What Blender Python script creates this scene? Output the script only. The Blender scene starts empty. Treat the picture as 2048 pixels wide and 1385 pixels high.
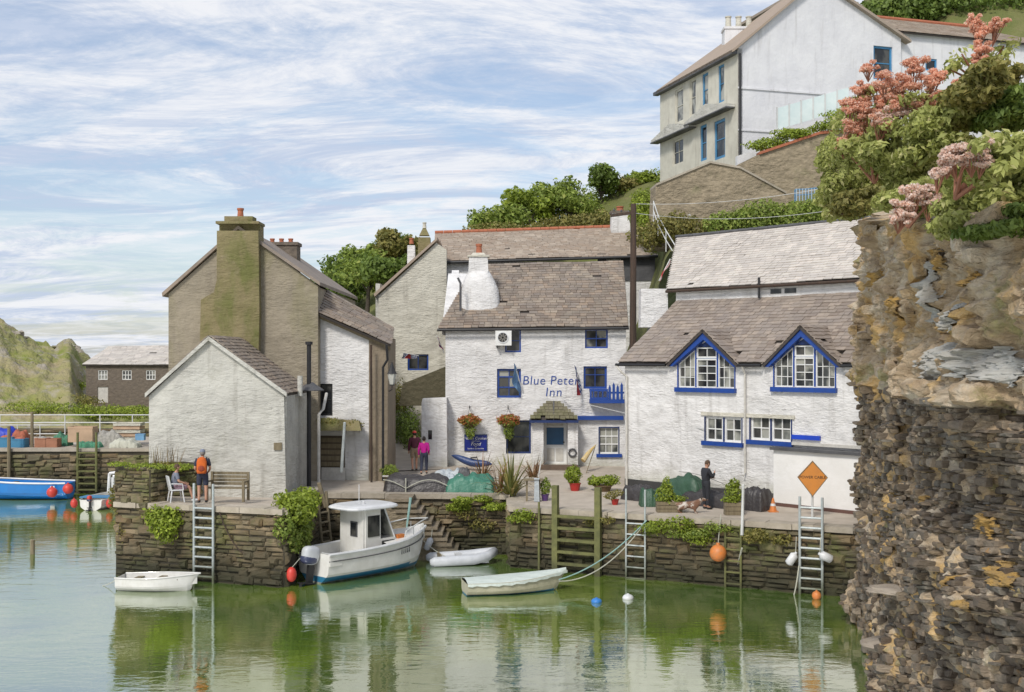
import bpy, math, random
import numpy as np
from mathutils import Vector, Matrix, noise
from mathutils.geometry import tessellate_polygon
R = math.radians
rnd = random.Random(7)
npr = np.random.RandomState(11)
scene = bpy.context.scene
COL = scene.collection
# ---------------------------------------------------------------- camera, sky, sun, exposure
F, HZ, CX, HC = 2300.0, 720.0, 1024.0, 7.2
cam = bpy.data.objects.new('camera', bpy.data.cameras.new('camera'))
COL.objects.link(cam)
cam.location = (0, 0, HC)
cam.rotation_euler = (R(90), 0, 0)
cam.data.sensor_width = 36
cam.data.lens = F / 2048 * 36
cam.data.shift_y = (HZ - 692.5) / 2048
cam.data.clip_end = 3000
scene.camera = cam
SUN_EL, SUN_AZ = 44.0, 205.0      # degrees; azimuth clockwise from +Y: the sun stands behind the viewer
world = bpy.data.worlds.new('World')
scene.world = world
world.use_nodes = True
wt = world.node_tree
wt.nodes.clear()
def wn(t, **k):
    n = wt.nodes.new(t)
    for a, b in k.items():
        setattr(n, a, b)
    return n
def wl(a, b):
    wt.links.new(a, b)
sky = wn('ShaderNodeTexSky', sky_type='NISHITA', sun_disc=False)
sky.sun_elevation = R(SUN_EL)
sky.sun_rotation = R(SUN_AZ)
sky.altitude = 0
sky.air_density = 1.0
sky.dust_density = 1.4
tc = wn('ShaderNodeTexCoord')
sep = wn('ShaderNodeSeparateXYZ')
wl(tc.outputs['Generated'], sep.inputs[0])
# project the view direction on a cloud deck so that the cloud bands flatten towards the horizon
zc = wn('ShaderNodeMath', operation='MAXIMUM')
wl(sep.outputs['Z'], zc.inputs[0]); zc.inputs[1].default_value = 0.0
za = wn('ShaderNodeMath', operation='ADD')
wl(zc.outputs[0], za.inputs[0]); za.inputs[1].default_value = 0.13
dx = wn('ShaderNodeMath', operation='DIVIDE'); wl(sep.outputs['X'], dx.inputs[0]); wl(za.outputs[0], dx.inputs[1])
dy = wn('ShaderNodeMath', operation='DIVIDE'); wl(sep.outputs['Y'], dy.inputs[0]); wl(za.outputs[0], dy.inputs[1])
cmb = wn('ShaderNodeCombineXYZ'); wl(dx.outputs[0], cmb.inputs[0]); wl(dy.outputs[0], cmb.inputs[1])
def cloud(scale, sx, sy, off, detail, rough, lo, hi, dist=0.6):
    mp = wn('ShaderNodeMapping')
    mp.inputs['Scale'].default_value = (sx, sy, 1)
    mp.inputs['Location'].default_value = off
    mp.inputs['Rotation'].default_value = (0, 0, R(14))
    wl(cmb.outputs[0], mp.inputs[0])
    nz = wn('ShaderNodeTexNoise')
    nz.inputs['Scale'].default_value = scale
    nz.inputs['Detail'].default_value = detail
    nz.inputs['Roughness'].default_value = rough
    nz.inputs['Distortion'].default_value = dist
    wl(mp.outputs[0], nz.inputs['Vector'])
    mr = wn('ShaderNodeMapRange', interpolation_type='SMOOTHSTEP')
    mr.inputs['From Min'].default_value = lo
    mr.inputs['From Max'].default_value = hi
    wl(nz.outputs['Fac'], mr.inputs['Value'])
    return mr.outputs[0]
c1 = cloud(1.25, 0.62, 1.0, (3.1, 1.7, 0), 10, 0.68, 0.40, 0.60, 1.0)
c2 = cloud(4.2, 0.7, 1.2, (7.3, 2.2, 0), 9, 0.72, 0.42, 0.66, 1.6)
mx = wn('ShaderNodeMath', operation='MULTIPLY'); wl(c2, mx.inputs[0]); mx.inputs[1].default_value = 0.45
ad = wn('ShaderNodeMath', operation='ADD', use_clamp=True); wl(c1, ad.inputs[0]); wl(mx.outputs[0], ad.inputs[1])
# thickness shading of the clouds themselves
c3 = cloud(1.5, 0.6, 1.1, (11.0, 5.2, 0), 10, 0.72, 0.42, 0.60, 1.4)
cc = wn('ShaderNodeMixRGB'); wl(c3, cc.inputs[0])
cc.inputs[1].default_value = (6.9, 7.0, 7.3, 1)
cc.inputs[2].default_value = (4.3, 4.95, 6.2, 1)
sk = wn('ShaderNodeMixRGB', blend_type='MULTIPLY'); sk.inputs[0].default_value = 1
wl(sky.outputs[0], sk.inputs[1]); sk.inputs[2].default_value = (1.1, 1.1, 1.12, 1)
mixc = wn('ShaderNodeMixRGB')
mf = wn('ShaderNodeMapRange'); mf.inputs['To Min'].default_value = 0.32; mf.inputs['To Max'].default_value = 0.97
wl(ad.outputs[0], mf.inputs['Value'])
wl(mf.outputs[0], mixc.inputs[0]); wl(sk.outputs[0], mixc.inputs[1]); wl(cc.outputs[0], mixc.inputs[2])
bg = wn('ShaderNodeBackground'); bg.inputs['Strength'].default_value = 0.1
wl(mixc.outputs[0], bg.inputs[0])
wo = wn('ShaderNodeOutputWorld'); wl(bg.outputs[0], wo.inputs[0])
sun = bpy.data.objects.new('sun', bpy.data.lights.new('sun', 'SUN'))
COL.objects.link(sun)
sun.data.energy = 2.1
sun.data.angle = R(11)
sun.data.color = (1.0, 0.95, 0.87)
_a, _e = R(SUN_AZ), R(SUN_EL)
sdir = Vector((math.sin(_a) * math.cos(_e), math.cos(_a) * math.cos(_e), math.sin(_e)))
sun.rotation_euler = sdir.to_track_quat('Z', 'Y').to_euler()
scene.view_settings.view_transform = 'Standard'
scene.view_settings.look = 'None'
scene.view_settings.exposure = 0.38
scene.view_settings.gamma = 1
scene.view_settings.use_curve_mapping = False

# ---------------------------------------------------------------- helpers
Z = Vector((0, 0, 1))
def V(*a): return Vector(a)
def W(px, py, D): return Vector(((px - CX) * D / F, D, HC - (py - HZ) * D / F))
def zat(py, D): return HC - (py - HZ) * D / F
def xat(px, D): return (px - CX) * D / F
def wloc(o):
    v = Vector((0, 0, 0))
    while o is not None:
        v = v + o.location
        o = o.parent
    return v
def tag(o, label=None, cat=None, group=None, kind=None):
    if label: o['label'] = label
    if cat: o['category'] = cat
    if group: o['group'] = group
    if kind: o['kind'] = kind
    return o
def thing(name, label, cat, loc=(0, 0, 0), rz=0, group=None):
    o = bpy.data.objects.new(name, None)
    COL.objects.link(o)
    o.empty_display_size = 0.2
    o.location = loc
    o.rotation_euler = (0, 0, rz)
    return tag(o, label, cat, group)
def link(name, me, parent=None, mx=None):
    o = bpy.data.objects.new(name, me)
    COL.objects.link(o)
    if parent is not None: o.parent = parent
    if mx is not None: o.matrix_basis = mx
    return o
def copy_tree(o, parent=None):
    c = o.copy(); COL.objects.link(c); c.parent = parent
    for ch in list(o.children): copy_tree(ch, c)
    return c

class MB:
    def __init__(s):
        s.v, s.f, s.m, s.cur = [], [], [], 0
    def add(s, vs, fs):
        b = len(s.v)
        s.v.extend([tuple(p) for p in vs])
        for q in fs:
            s.f.append([b + i for i in q]); s.m.append(s.cur)
        return s
    def box(s, c, size, rot=None, taper=1.0):
        c = Vector(c); hx, hy, hz = size[0] / 2, size[1] / 2, size[2] / 2
        vs = []
        for k in (-1, 1):
            t = taper if k > 0 else 1.0
            for x, y in ((-1, -1), (1, -1), (1, 1), (-1, 1)):
                p = Vector((x * hx * t, y * hy * t, k * hz))
                if rot is not None: p = rot @ p
                vs.append(c + p)
        return s.add(vs, [(3, 2, 1, 0), (4, 5, 6, 7), (0, 1, 5, 4), (1, 2, 6, 5), (2, 3, 7, 6), (3, 0, 4, 7)])
    def hexa(s, p):      # 8 corners, bottom ring then top ring
        return s.add(p, [(3, 2, 1, 0), (4, 5, 6, 7), (0, 1, 5, 4), (1, 2, 6, 5), (2, 3, 7, 6), (3, 0, 4, 7)])
    def tube(s, pts, r, n=8, cap=True):
        pts = [Vector(p) for p in pts]
        rr = r if isinstance(r, (list, tuple)) else [r] * len(pts)
        rings = []
        for i, p in enumerate(pts):
            d = (pts[min(i + 1, len(pts) - 1)] - pts[max(i - 1, 0)]).normalized()
            a = Vector((0, 0, 1)) if abs(d.z) < 0.9 else Vector((1, 0, 0))
            x = d.cross(a).normalized(); y = x.cross(d).normalized()
            rings.append([p + (x * math.cos(2 * math.pi * k / n) + y * math.sin(2 * math.pi * k / n)) * rr[i] for k in range(n)])
        vs = [q for g in rings for q in g]
        fs = []
        for i in range(len(pts) - 1):
            for k in range(n):
                a, b = i * n + k, i * n + (k + 1) % n
                fs.append((a, a + n, b + n, b))
        if cap:
            fs.append(tuple(range(n))); fs.append(tuple(reversed(range((len(pts) - 1) * n, len(pts) * n))))
        return s.add(vs, fs)
    def lathe(s, prof, c, n=16, rot=None, cap=True):     # prof: (radius, z)
        c = Vector(c); vs = []
        for r, z in prof:
            for k in range(n):
                p = Vector((r * math.cos(2 * math.pi * k / n), r * math.sin(2 * math.pi * k / n), z))
                if rot is not None: p = rot @ p
                vs.append(c + p)
        fs = []
        for i in range(len(prof) - 1):
            for k in range(n):
                a, b = i * n + k, i * n + (k + 1) % n
                fs.append((a, b, b + n, a + n))
        if cap:
            fs.append(tuple(reversed(range(n)))); fs.append(tuple(range((len(prof) - 1) * n, len(prof) * n)))
        return s.add(vs, fs)
    def ball(s, c, r, n=12, m=8, rot=None):
        if not isinstance(r, (tuple, list)): r = (r, r, r)
        c = Vector(c); vs = []; fs = []
        for i in range(m + 1):
            th = math.pi * i / m
            for k in range(n):
                ph = 2 * math.pi * k / n
                p = Vector((r[0] * math.sin(th) * math.cos(ph), r[1] * math.sin(th) * math.sin(ph), -r[2] * math.cos(th)))
                if rot is not None: p = rot @ p
                vs.append(c + p)
        for i in range(m):
            for k in range(n):
                a, b = i * n + k, i * n + (k + 1) % n
                fs.append((a, b, b + n, a + n))
        return s.add(vs, fs)
    def build(s, name, mat, parent=None, local=False, smooth=False):
        me = bpy.data.meshes.new(name)
        off = Vector((0, 0, 0)) if (local or parent is None) else wloc(parent)
        me.from_pydata([(p[0] - off.x, p[1] - off.y, p[2] - off.z) for p in s.v], [], s.f)
        mats = mat if isinstance(mat, (list, tuple)) else [mat]
        for m in mats: me.materials.append(m)
        if len(mats) > 1: me.polygons.foreach_set('material_index', s.m)
        if smooth: me.polygons.foreach_set('use_smooth', [True] * len(me.polygons))
        me.update()
        return link(name, me, parent)

class Fr:                      # a vertical wall plane: a along it, c = height, b outwards
    def __init__(s, o, u):
        s.o = Vector((o[0], o[1], 0)); s.u = Vector((u[0], u[1], 0)).normalized()
        s.n = Vector((s.u.y, -s.u.x, 0))
        s.rz = math.atan2(s.u.y, s.u.x)
    def p(s, a, c, b=0.0): return s.o + s.u * a + s.n * b + Z * c
    def hit(s, px, py, b=0.0):
        d = Vector(((px - CX) / F, 1, -(py - HZ) / F))
        C = Vector((0, 0, HC)); q = s.o + s.n * b
        t = (q - C).dot(s.n) / d.dot(s.n)
        h = C + d * t
        return (h - s.o).dot(s.u), h.z
    def rect(s, x0, y0, x1, y1, b=0.0):
        xm, ym = (x0 + x1) / 2, (y0 + y1) / 2
        return s.hit(x0, ym, b)[0], s.hit(x1, ym, b)[0], s.hit(xm, y1, b)[1], s.hit(xm, y0, b)[1]
    def box(s, mb, a0, a1, c0, c1, b0, b1):
        q = [s.p(a0, c0, b1), s.p(a1, c0, b1), s.p(a1, c0, b0), s.p(a0, c0, b0)]
        return mb.hexa(q + [v + Z * (c1 - c0) for v in q])
    def slab(s, mb, outline, holes, b0, b1):
        loops = [outline] + list(holes)
        flat = [p for l in loops for p in l]
        tris = tessellate_polygon([[Vector((p[0], p[1], 0)) for p in l] for l in loops])
        n = len(flat)
        vs = [s.p(a, c, b1) for a, c in flat] + [s.p(a, c, b0) for a, c in flat]
        fs = []
        for t in tris:
            A, B, Cc = [flat[i] for i in t]
            cr = (B[0] - A[0]) * (Cc[1] - A[1]) - (B[1] - A[1]) * (Cc[0] - A[0])
            if abs(cr) < 1e-9: continue
            t = tuple(t) if cr > 0 else tuple(reversed(t))
            fs.append(t); fs.append(tuple(reversed([i + n for i in t])))
        k = 0
        for li, l in enumerate(loops):
            area = sum(l[i][0] * l[(i + 1) % len(l)][1] - l[(i + 1) % len(l)][0] * l[i][1] for i in range(len(l)))
            ccw = area > 0
            if li > 0: ccw = not ccw
            for i in range(len(l)):
                a, b = k + i, k + (i + 1) % len(l)
                fs.append((a, a + n, b + n, b) if ccw else (b, b + n, a + n, a))
            k += len(l)
        return mb.add(vs, fs)

# ---------------------------------------------------------------- materials
def srgb(r, g, b):
    return tuple((c / 255 / 12.92) if c / 255 <= 0.04045 else ((c / 255 + 0.055) / 1.055) ** 2.4 for c in (r, g, b))
class NT:
    def __init__(s, name):
        s.mat = bpy.data.materials.new(name); s.mat.use_nodes = True
        s.t = s.mat.node_tree; s.t.nodes.clear()
    def n(s, t, **k):
        n = s.t.nodes.new(t)
        for a, b in k.items(): setattr(n, a, b)
        return n
    def l(s, a, b): s.t.links.new(a, b)
    def math(s, op, a, b=None, clamp=False):
        n = s.n('ShaderNodeMath', operation=op, use_clamp=clamp)
        for i, x in enumerate((a, b)):
            if x is None: continue
            if isinstance(x, (int, float)): n.inputs[i].default_value = x
            else: s.l(x, n.inputs[i])
        return n.outputs[0]
    def noise(s, vec, scale, detail=4, rough=0.55, stretch=None, dist=0.0, off=None):
        if stretch or off:
            m = s.n('ShaderNodeMapping')
            if stretch: m.inputs['Scale'].default_value = stretch
            if off: m.inputs['Location'].default_value = off
            s.l(vec, m.inputs[0]); vec = m.outputs[0]
        z = s.n('ShaderNodeTexNoise')
        z.inputs['Scale'].default_value = scale; z.inputs['Detail'].default_value = detail
        z.inputs['Roughness'].default_value = rough; z.inputs['Distortion'].default_value = dist
        s.l(vec, z.inputs['Vector'])
        return z.outputs['Fac']
    def rng(s, v, lo, hi, a=0.0, b=1.0):
        m = s.n('ShaderNodeMapRange', interpolation_type='SMOOTHSTEP')
        m.inputs['From Min'].default_value = lo; m.inputs['From Max'].default_value = hi
        m.inputs['To Min'].default_value = a; m.inputs['To Max'].default_value = b
        s.l(v, m.inputs['Value']); return m.outputs[0]
    def mix(s, f, a, b, blend='MIX'):
        m = s.n('ShaderNodeMixRGB', blend_type=blend)
        for i, x in enumerate((f, a, b)):
            if isinstance(x, (int, float)): m.inputs[i].default_value = x
            elif isinstance(x, tuple): m.inputs[i].default_value = (*x[:3], 1)
            else: s.l(x, m.inputs[i])
        return m.outputs[0]
    def rand(s):
        o = s.n('ShaderNodeObjectInfo'); g = s.n('ShaderNodeNewGeometry')
        return s.math('FRACT', s.math('ADD', o.outputs['Random'], g.outputs['Random Per Island']))
def M(name, c1, c2=None, scale=1.5, stretch=None, rough=0.85, bump=0.25, bscale=14, bstretch=None, bdist=0.05,
      stains=(), vary=0.0, palette=None, metal=0.0, coat=0.0, ior=1.5, tide=None, coords='pos', streak=0.0):
    t = NT(name)
    p = t.n('ShaderNodeBsdfPrincipled'); o = t.n('ShaderNodeOutputMaterial'); t.l(p.outputs[0], o.inputs[0])
    if coords == 'pos': vec = t.n('ShaderNodeNewGeometry').outputs['Position']
    else: vec = t.n('ShaderNodeTexCoord').outputs['Object']
    c2 = c2 or tuple(x * 0.8 for x in c1)
    if palette:
        r = t.rand()
        cr = t.n('ShaderNodeValToRGB'); cr.color_ramp.interpolation = 'CONSTANT'
        el = cr.color_ramp.elements
        while len(el) < len(palette): el.new(0.5)
        for i, c in enumerate(palette):
            el[i].position = i / len(palette); el[i].color = (*c, 1)
        t.l(r, cr.inputs[0])
        base = t.mix(t.rng(t.noise(vec, scale, 5, 0.6, stretch), 0.35, 0.65, 0, 0.6), cr.outputs[0], c2)
    else:
        base = t.mix(t.rng(t.noise(vec, scale, 6, 0.62, stretch), 0.3, 0.7), c1, c2)
    if vary:
        v = t.math('MULTIPLY_ADD', t.rand(), 2 * vary); v.node.inputs[2].default_value = 1 - vary
        h = t.n('ShaderNodeHueSaturation'); t.l(v, h.inputs['Value']); t.l(base, h.inputs['Color']); base = h.outputs[0]
    if streak:
        f = t.rng(t.noise(vec, 1.0, 5, 0.6, (3.0, 3.0, 0.35), off=(2.2, 5.1, 0.7)), 0.52, 0.78, 0, streak)
        base = t.mix(f, base, (0.16, 0.14, 0.11))
    for (col, sc, lo, hi, amt, st) in stains:
        f = t.rng(t.noise(vec, sc, 6, 0.65, st, 0.4, off=(sc * 3.1, sc, 1.7)), lo, hi, 0, amt)
        base = t.mix(f, base, col)
    if tide:
        sp = t.n('ShaderNodeSeparateXYZ'); t.l(t.n('ShaderNodeNewGeometry').outputs['Position'], sp.inputs[0])
        nz = t.noise(vec, 1.2, 4, 0.6)
        zz = t.math('ADD', sp.outputs['Z'], t.math('MULTIPLY', t.math('SUBTRACT', nz, 0.5), -1.1))
        base = t.mix(t.rng(zz, tide[1], tide[2], tide[3] if len(tide) > 3 else 0.85, 0), base, tide[0])
    t.l(base, p.inputs['Base Color'])
    p.inputs['Roughness'].default_value = rough; p.inputs['Metallic'].default_value = metal
    p.inputs['IOR'].default_value = ior; p.inputs['Coat Weight'].default_value = coat
    if bump:
        b = t.n('ShaderNodeBump'); b.inputs['Strength'].default_value = bump; b.inputs['Distance'].default_value = bdist
        hgt = t.noise(vec, bscale, 5, 0.6, bstretch, 0.6 if bstretch else 0.0)
        if bstretch and bscale < 5:      # uneven rubble under the limewash: lumpier and smoother areas
            hgt = t.math('MULTIPLY', hgt, t.rng(t.noise(vec, 0.55, 4, 0.6, off=(9, 2, 4)), 0.3, 0.7, 0.25, 1.25))
            hgt = t.math('ADD', hgt, t.math('MULTIPLY', t.noise(vec, 1.5, 3, 0.5, (1, 1, 1.5), off=(3, 7, 1)), 1.6))
        t.l(hgt, b.inputs['Height']); t.l(b.outputs[0], p.inputs['Normal'])
    return t.mat
def leafmat(name, ca, cb, cc=None, trans=0.35, rough=0.6):
    t = NT(name)
    r = t.n('ShaderNodeNewGeometry').outputs['Random Per Island']
    cr = t.n('ShaderNodeValToRGB'); el = cr.color_ramp.elements
    el[0].color = (*ca, 1); el[1].color = (*cb, 1)
    if cc: e = el.new(0.82); e.color = (*cb, 1); el[-1].color = (*cc, 1)
    t.l(r, cr.inputs[0])
    pos = t.n('ShaderNodeNewGeometry').outputs['Position']
    col = t.mix(t.rng(t.noise(pos, 0.9, 3), 0.35, 0.65, 0.0, 0.3), cr.outputs[0], tuple(x * 0.6 for x in ca))
    d = t.n('ShaderNodeBsdfPrincipled'); d.inputs['Roughness'].default_value = rough
    t.l(col, d.inputs['Base Color'])
    tr = t.n('ShaderNodeBsdfTranslucent'); t.l(col, tr.inputs[0])
    mx = t.n('ShaderNodeMixShader'); mx.inputs[0].default_value = trans
    t.l(d.outputs[0], mx.inputs[1]); t.l(tr.outputs[0], mx.inputs[2])
    o = t.n('ShaderNodeOutputMaterial'); t.l(mx.outputs[0], o.inputs[0])
    return t.mat
G_ = {}
WALLB = dict(bump=0.75, bscale=3.2, bstretch=(1.2, 1.2, 4.2), bdist=0.09)
m_white = M('white_limewash', (0.74, 0.73, 0.72), (0.62, 0.61, 0.60), scale=1.2, streak=0.35, stains=[((0.33, 0.32, 0.30), 0.6, 0.55, 0.85, 0.5, (1, 1, 0.4)), ((0.30, 0.33, 0.2), 2.4, 0.66, 0.86, 0.4, None), ((0.42, 0.31, 0.2), 1.7, 0.70, 0.85, 0.5, (2, 2, .4))], tide=((0.33, 0.33, 0.22), 2.1, 3.3, 0.6), **WALLB)
m_white2 = M('white_render_hill', (0.70, 0.70, 0.71), (0.62, 0.62, 0.64), scale=0.8, streak=0.3, stains=[((0.4, 0.4, 0.4), 0.5, 0.55, 0.85, 0.4, None)], bump=0.5, bscale=3, bdist=0.06)
m_whitegable = M('grey_white_render', (0.56, 0.55, 0.50), (0.46, 0.45, 0.41), scale=1.4, streak=0.4, stains=[((0.3, 0.29, 0.22), 0.9, 0.55, 0.8, 0.5, (1, 1, 0.5))], **WALLB)
m_cream = M('cream_render', (0.60, 0.575, 0.49), (0.50, 0.475, 0.40), scale=1.0, streak=0.35, stains=[((0.34, 0.31, 0.22), 0.7, 0.55, 0.8, 0.5, None)], **WALLB)
m_facade = M('aged_cream_stucco', (0.60, 0.58, 0.50), (0.50, 0.48, 0.41), scale=1.5, streak=0.4, bump=0.3)
m_brown = M('brown_rendered_gable', (0.32, 0.275, 0.205), (0.25, 0.215, 0.16), scale=0.9, streak=0.35, stains=[((0.19, 0.18, 0.07), 0.5, 0.48, 0.72, 0.5, (1.2, 1, 0.45)), ((0.38, 0.345, 0.28), 0.8, 0.56, 0.8, 0.5, None), ((0.28, 0.20, 0.09), 0.8, 0.62, 0.8, 0.4, None)], **WALLB)
m_mossy = M('mossy_chimney_stone', (0.238, 0.194, 0.102), (0.180, 0.156, 0.066), scale=1.2, streak=.3, stains=[((0.109, 0.125, 0.024), 0.8, 0.44, 0.66, 0.75, (1, 1, .5)), ((0.270, 0.225, 0.144), 1.9, 0.58, 0.75, 0.5, None)], **WALLB)
m_stonewall = M('brown_rubble_wall', (0.348, 0.284, 0.194), (0.222, 0.182, 0.123), scale=3.5, stretch=(1, 1, 2.2), stains=[((0.139, 0.162, 0.052), 0.8, 0.55, 0.8, 0.5, None)], bump=0.9, bscale=4.5, bstretch=(1, 1, 2.2), bdist=0.12)
m_darkstone = M('dark_stone_house', (0.185, 0.150, 0.115), (0.124, 0.102, 0.081), scale=3.5, stretch=(1, 1, 2), bump=0.8, bscale=5, bdist=0.1)
SL = [(0.280, 0.226, 0.180), (0.229, 0.188, 0.149), (0.336, 0.277, 0.216), (0.257, 0.215, 0.181), (0.200, 0.155, 0.122), (0.303, 0.233, 0.174)]
m_slate = M('lichened_slate', SL[0], (0.184, 0.157, 0.134), palette=SL, scale=1.6, rough=0.72, bump=0.5, bscale=20, bdist=0.02,
            stains=[((0.33, 0.29, 0.22), 1.1, 0.56, 0.74, 0.55, None), ((0.10, 0.075, 0.06), 0.6, 0.55, 0.75, 0.6, None), ((0.27, 0.17, 0.06), 4.0, 0.66, 0.8, 0.6, None)])
SLb = [(0.315, 0.261, 0.214), (0.267, 0.222, 0.183), (0.350, 0.288, 0.234), (0.287, 0.236, 0.195), (0.236, 0.189, 0.154)]
m_slate_b = M('brown_slate', SLb[0], (0.243, 0.210, 0.190), palette=SLb, scale=1.6, rough=0.7, bump=0.4, bscale=20, bdist=0.02,
              stains=[((0.14, 0.125, 0.05), 0.5, 0.62, 0.74, 0.55, None), ((0.11, 0.085, 0.075), 0.6, 0.6, 0.75, 0.4, None)])
SLp = [(0.528, 0.488, 0.445), (0.578, 0.537, 0.480), (0.478, 0.439, 0.398), (0.616, 0.561, 0.504)]
m_slate_p = M('pale_slate', SLp[0], (0.445, 0.408, 0.369), palette=SLp, scale=1.4, rough=0.7, bump=0.3, bscale=20, bdist=0.02,
              stains=[((0.27, 0.24, 0.21), 0.7, 0.6, 0.8, 0.4, None)])
m_slate_e = M('old_tile_slate', (0.375, 0.310, 0.247), (0.309, 0.248, 0.196), palette=[(0.401, 0.335, 0.268), (0.337, 0.279, 0.223), (0.455, 0.384, 0.308), (0.357, 0.279, 0.212)], scale=1.6, rough=0.75,
              bump=0.4, bscale=20, bdist=0.02, stains=[((0.38, 0.35, 0.31), 1.1, 0.58, 0.78, 0.5, None)])
m_under = M('roof_underlay', (0.06, 0.05, 0.045), bump=0.1)
m_blue = M('blue_gloss_paint', (0.012, 0.06, 0.30), (0.012, 0.05, 0.24), scale=5, rough=0.4, bump=0.1)
m_dblue = M('dark_blue_paint', (0.015, 0.035, 0.13), rough=0.45, bump=0.1)
m_ltblue = M('light_blue_paint', (0.06, 0.24, 0.45), rough=0.45, bump=0.1)
m_wpaint = M('white_joinery_paint', (0.76, 0.76, 0.74), (0.68, 0.68, 0.66), scale=6, rough=0.5, bump=0.08)
m_wpaint_old = M('weathered_white_joinery', (0.60, 0.58, 0.53), (0.48, 0.46, 0.42), scale=6, rough=0.6, bump=0.15)
m_terra = M('terracotta', (0.42, 0.14, 0.07), (0.32, 0.11, 0.06), scale=6, bump=0.2)
m_black = M('black_painted_iron', (0.02, 0.02, 0.022), rough=0.5, bump=0.1)
m_lead = M('lead_flashing', (0.10, 0.10, 0.105), (0.06, 0.06, 0.065), rough=0.55, bump=0.2)
m_wood = M('weathered_timber', (0.23, 0.19, 0.12), (0.16, 0.13, 0.08), scale=4, stretch=(4, 4, 0.6), rough=0.85, bump=0.5, bscale=20, bdist=0.02)
m_greenwood = M('algae_green_timber', (0.17, 0.17, 0.06), (0.10, 0.105, 0.04), scale=3, rough=0.85, bump=0.5, bscale=15, bdist=0.03, tide=((0.035, 0.035, 0.02), -0.3, 0.9))
m_pole = M('creosoted_pole', (0.075, 0.045, 0.03), (0.04, 0.028, 0.02), scale=4, stretch=(3, 3, 0.3), rough=0.8, bump=0.5, bscale=20)
m_galv = M('galvanised_steel', (0.50, 0.54, 0.54), (0.38, 0.42, 0.42), scale=5, rough=0.5, metal=0.3, bump=0.15, tide=((0.08, 0.09, 0.035), 0.0, 1.1, 0.9))
m_steel = M('white_painted_rail', (0.62, 0.63, 0.62), rough=0.5, bump=0.05)
m_rope = M('pale_rope', (0.50, 0.50, 0.42), rough=0.9, bump=0.3, bscale=60)
m_bluerope = M('teal_rope', (0.28, 0.45, 0.42), rough=0.9, bump=0.3, bscale=60)
m_gel = M('white_gelcoat', (0.72, 0.71, 0.68), (0.62, 0.61, 0.57), scale=2.5, rough=0.3, coat=0.3, bump=0.05, stains=[((0.42, 0.38, 0.28), 2.0, 0.55, 0.8, 0.4, (1, 1, 0.4))])
m_gelblue = M('blue_boot_stripe', (0.03, 0.17, 0.30), rough=0.35, bump=0.05)
m_antifoul = M('grey_antifouling', (0.30, 0.31, 0.30), (0.16, 0.18, 0.13), scale=5, rough=0.7, bump=0.1)
m_boatblue = M('bright_blue_hull', (0.008, 0.19, 0.55), (0.008, 0.16, 0.48), scale=2, rough=0.3, coat=0.3, bump=0.03)
m_red = M('faded_red_plastic', (0.62, 0.055, 0.04), rough=0.45, bump=0.03)
m_orange = M('orange_plastic', (0.66, 0.20, 0.04), (0.5, 0.2, 0.07), scale=8, rough=0.5, bump=0.05)
m_sign = M('orange_sign_enamel', (0.62, 0.24, 0.045), (0.55, 0.22, 0.05), scale=3, rough=0.45, bump=0.05, stains=[((0.30, 0.13, 0.05), 5, 0.62, 0.8, 0.4, None)])
m_greytube = M('grey_inflatable_rubber', (0.55, 0.57, 0.60), (0.45, 0.47, 0.50), scale=3, rough=0.5, bump=0.05)
m_plast = M('white_plastic', (0.70, 0.71, 0.72), rough=0.4, bump=0.02)
m_tarpg = M('green_tarpaulin', (0.035, 0.15, 0.10), (0.055, 0.20, 0.14), scale=2.5, rough=0.45, bump=0.5, bscale=4, bdist=0.1)
m_tarpdg = M('dark_green_tarpaulin', (0.03, 0.075, 0.045), (0.04, 0.095, 0.055), scale=2.5, rough=0.5, bump=0.5, bscale=4, bdist=0.1)
m_tarpk = M('black_tarpaulin', (0.035, 0.03, 0.03), (0.055, 0.05, 0.05), scale=2.5, rough=0.4, bump=0.6, bscale=4, bdist=0.1)
m_sack = M('pale_blue_white_sheeting', (0.48, 0.52, 0.54), (0.38, 0.42, 0.45), scale=3, rough=0.7, bump=0.5, bscale=5, bdist=0.1)
m_cover = M('pale_aqua_boat_cover', (0.58, 0.64, 0.60), (0.48, 0.54, 0.50), scale=2, stretch=(1, 3, 1), rough=0.7, bump=0.5, bscale=6, bdist=0.06)
m_cream_hull = M('cream_dinghy_hull', (0.44, 0.42, 0.31), (0.34, 0.33, 0.23), scale=3, rough=0.6, bump=0.2, stains=[((0.20, 0.18, 0.10), 3, 0.55, 0.8, 0.6, None)])
m_paving = M('pale_concrete_quay', (0.47, 0.41, 0.34), (0.38, 0.33, 0.27), scale=1.6, rough=0.9, bump=0.3, bscale=12, bdist=0.03, stains=[((0.25, 0.21, 0.15), 0.8, 0.55, 0.8, 0.6, None)])
m_coping = M('granite_coping', (0.42, 0.37, 0.30), (0.32, 0.28, 0.22), scale=2.5, rough=0.9, bump=0.4, bscale=10, bdist=0.04, vary=0.12, stains=[((0.17, 0.19, 0.07), 1.6, 0.6, 0.8, 0.5, None)])
ST = [(0.208, 0.153, 0.084), (0.154, 0.114, 0.064), (0.252, 0.192, 0.112), (0.180, 0.123, 0.064), (0.131, 0.108, 0.064), (0.285, 0.216, 0.131), (0.170, 0.148, 0.075)]
m_quaystone = M('quay_rubble_stone', ST[0], (0.115, 0.10, 0.065), palette=ST, scale=2.5, rough=0.85, bump=0.7, bscale=9, bstretch=(1, 1, 2.5), bdist=0.05,
                stains=[((0.10, 0.125, 0.025), 0.7, 0.46, 0.68, 0.7, None), ((0.20, 0.17, 0.12), 1.4, 0.58, 0.75, 0.4, None)], tide=((0.026, 0.026, 0.012), 0.15, 1.65, 0.9))
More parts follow.
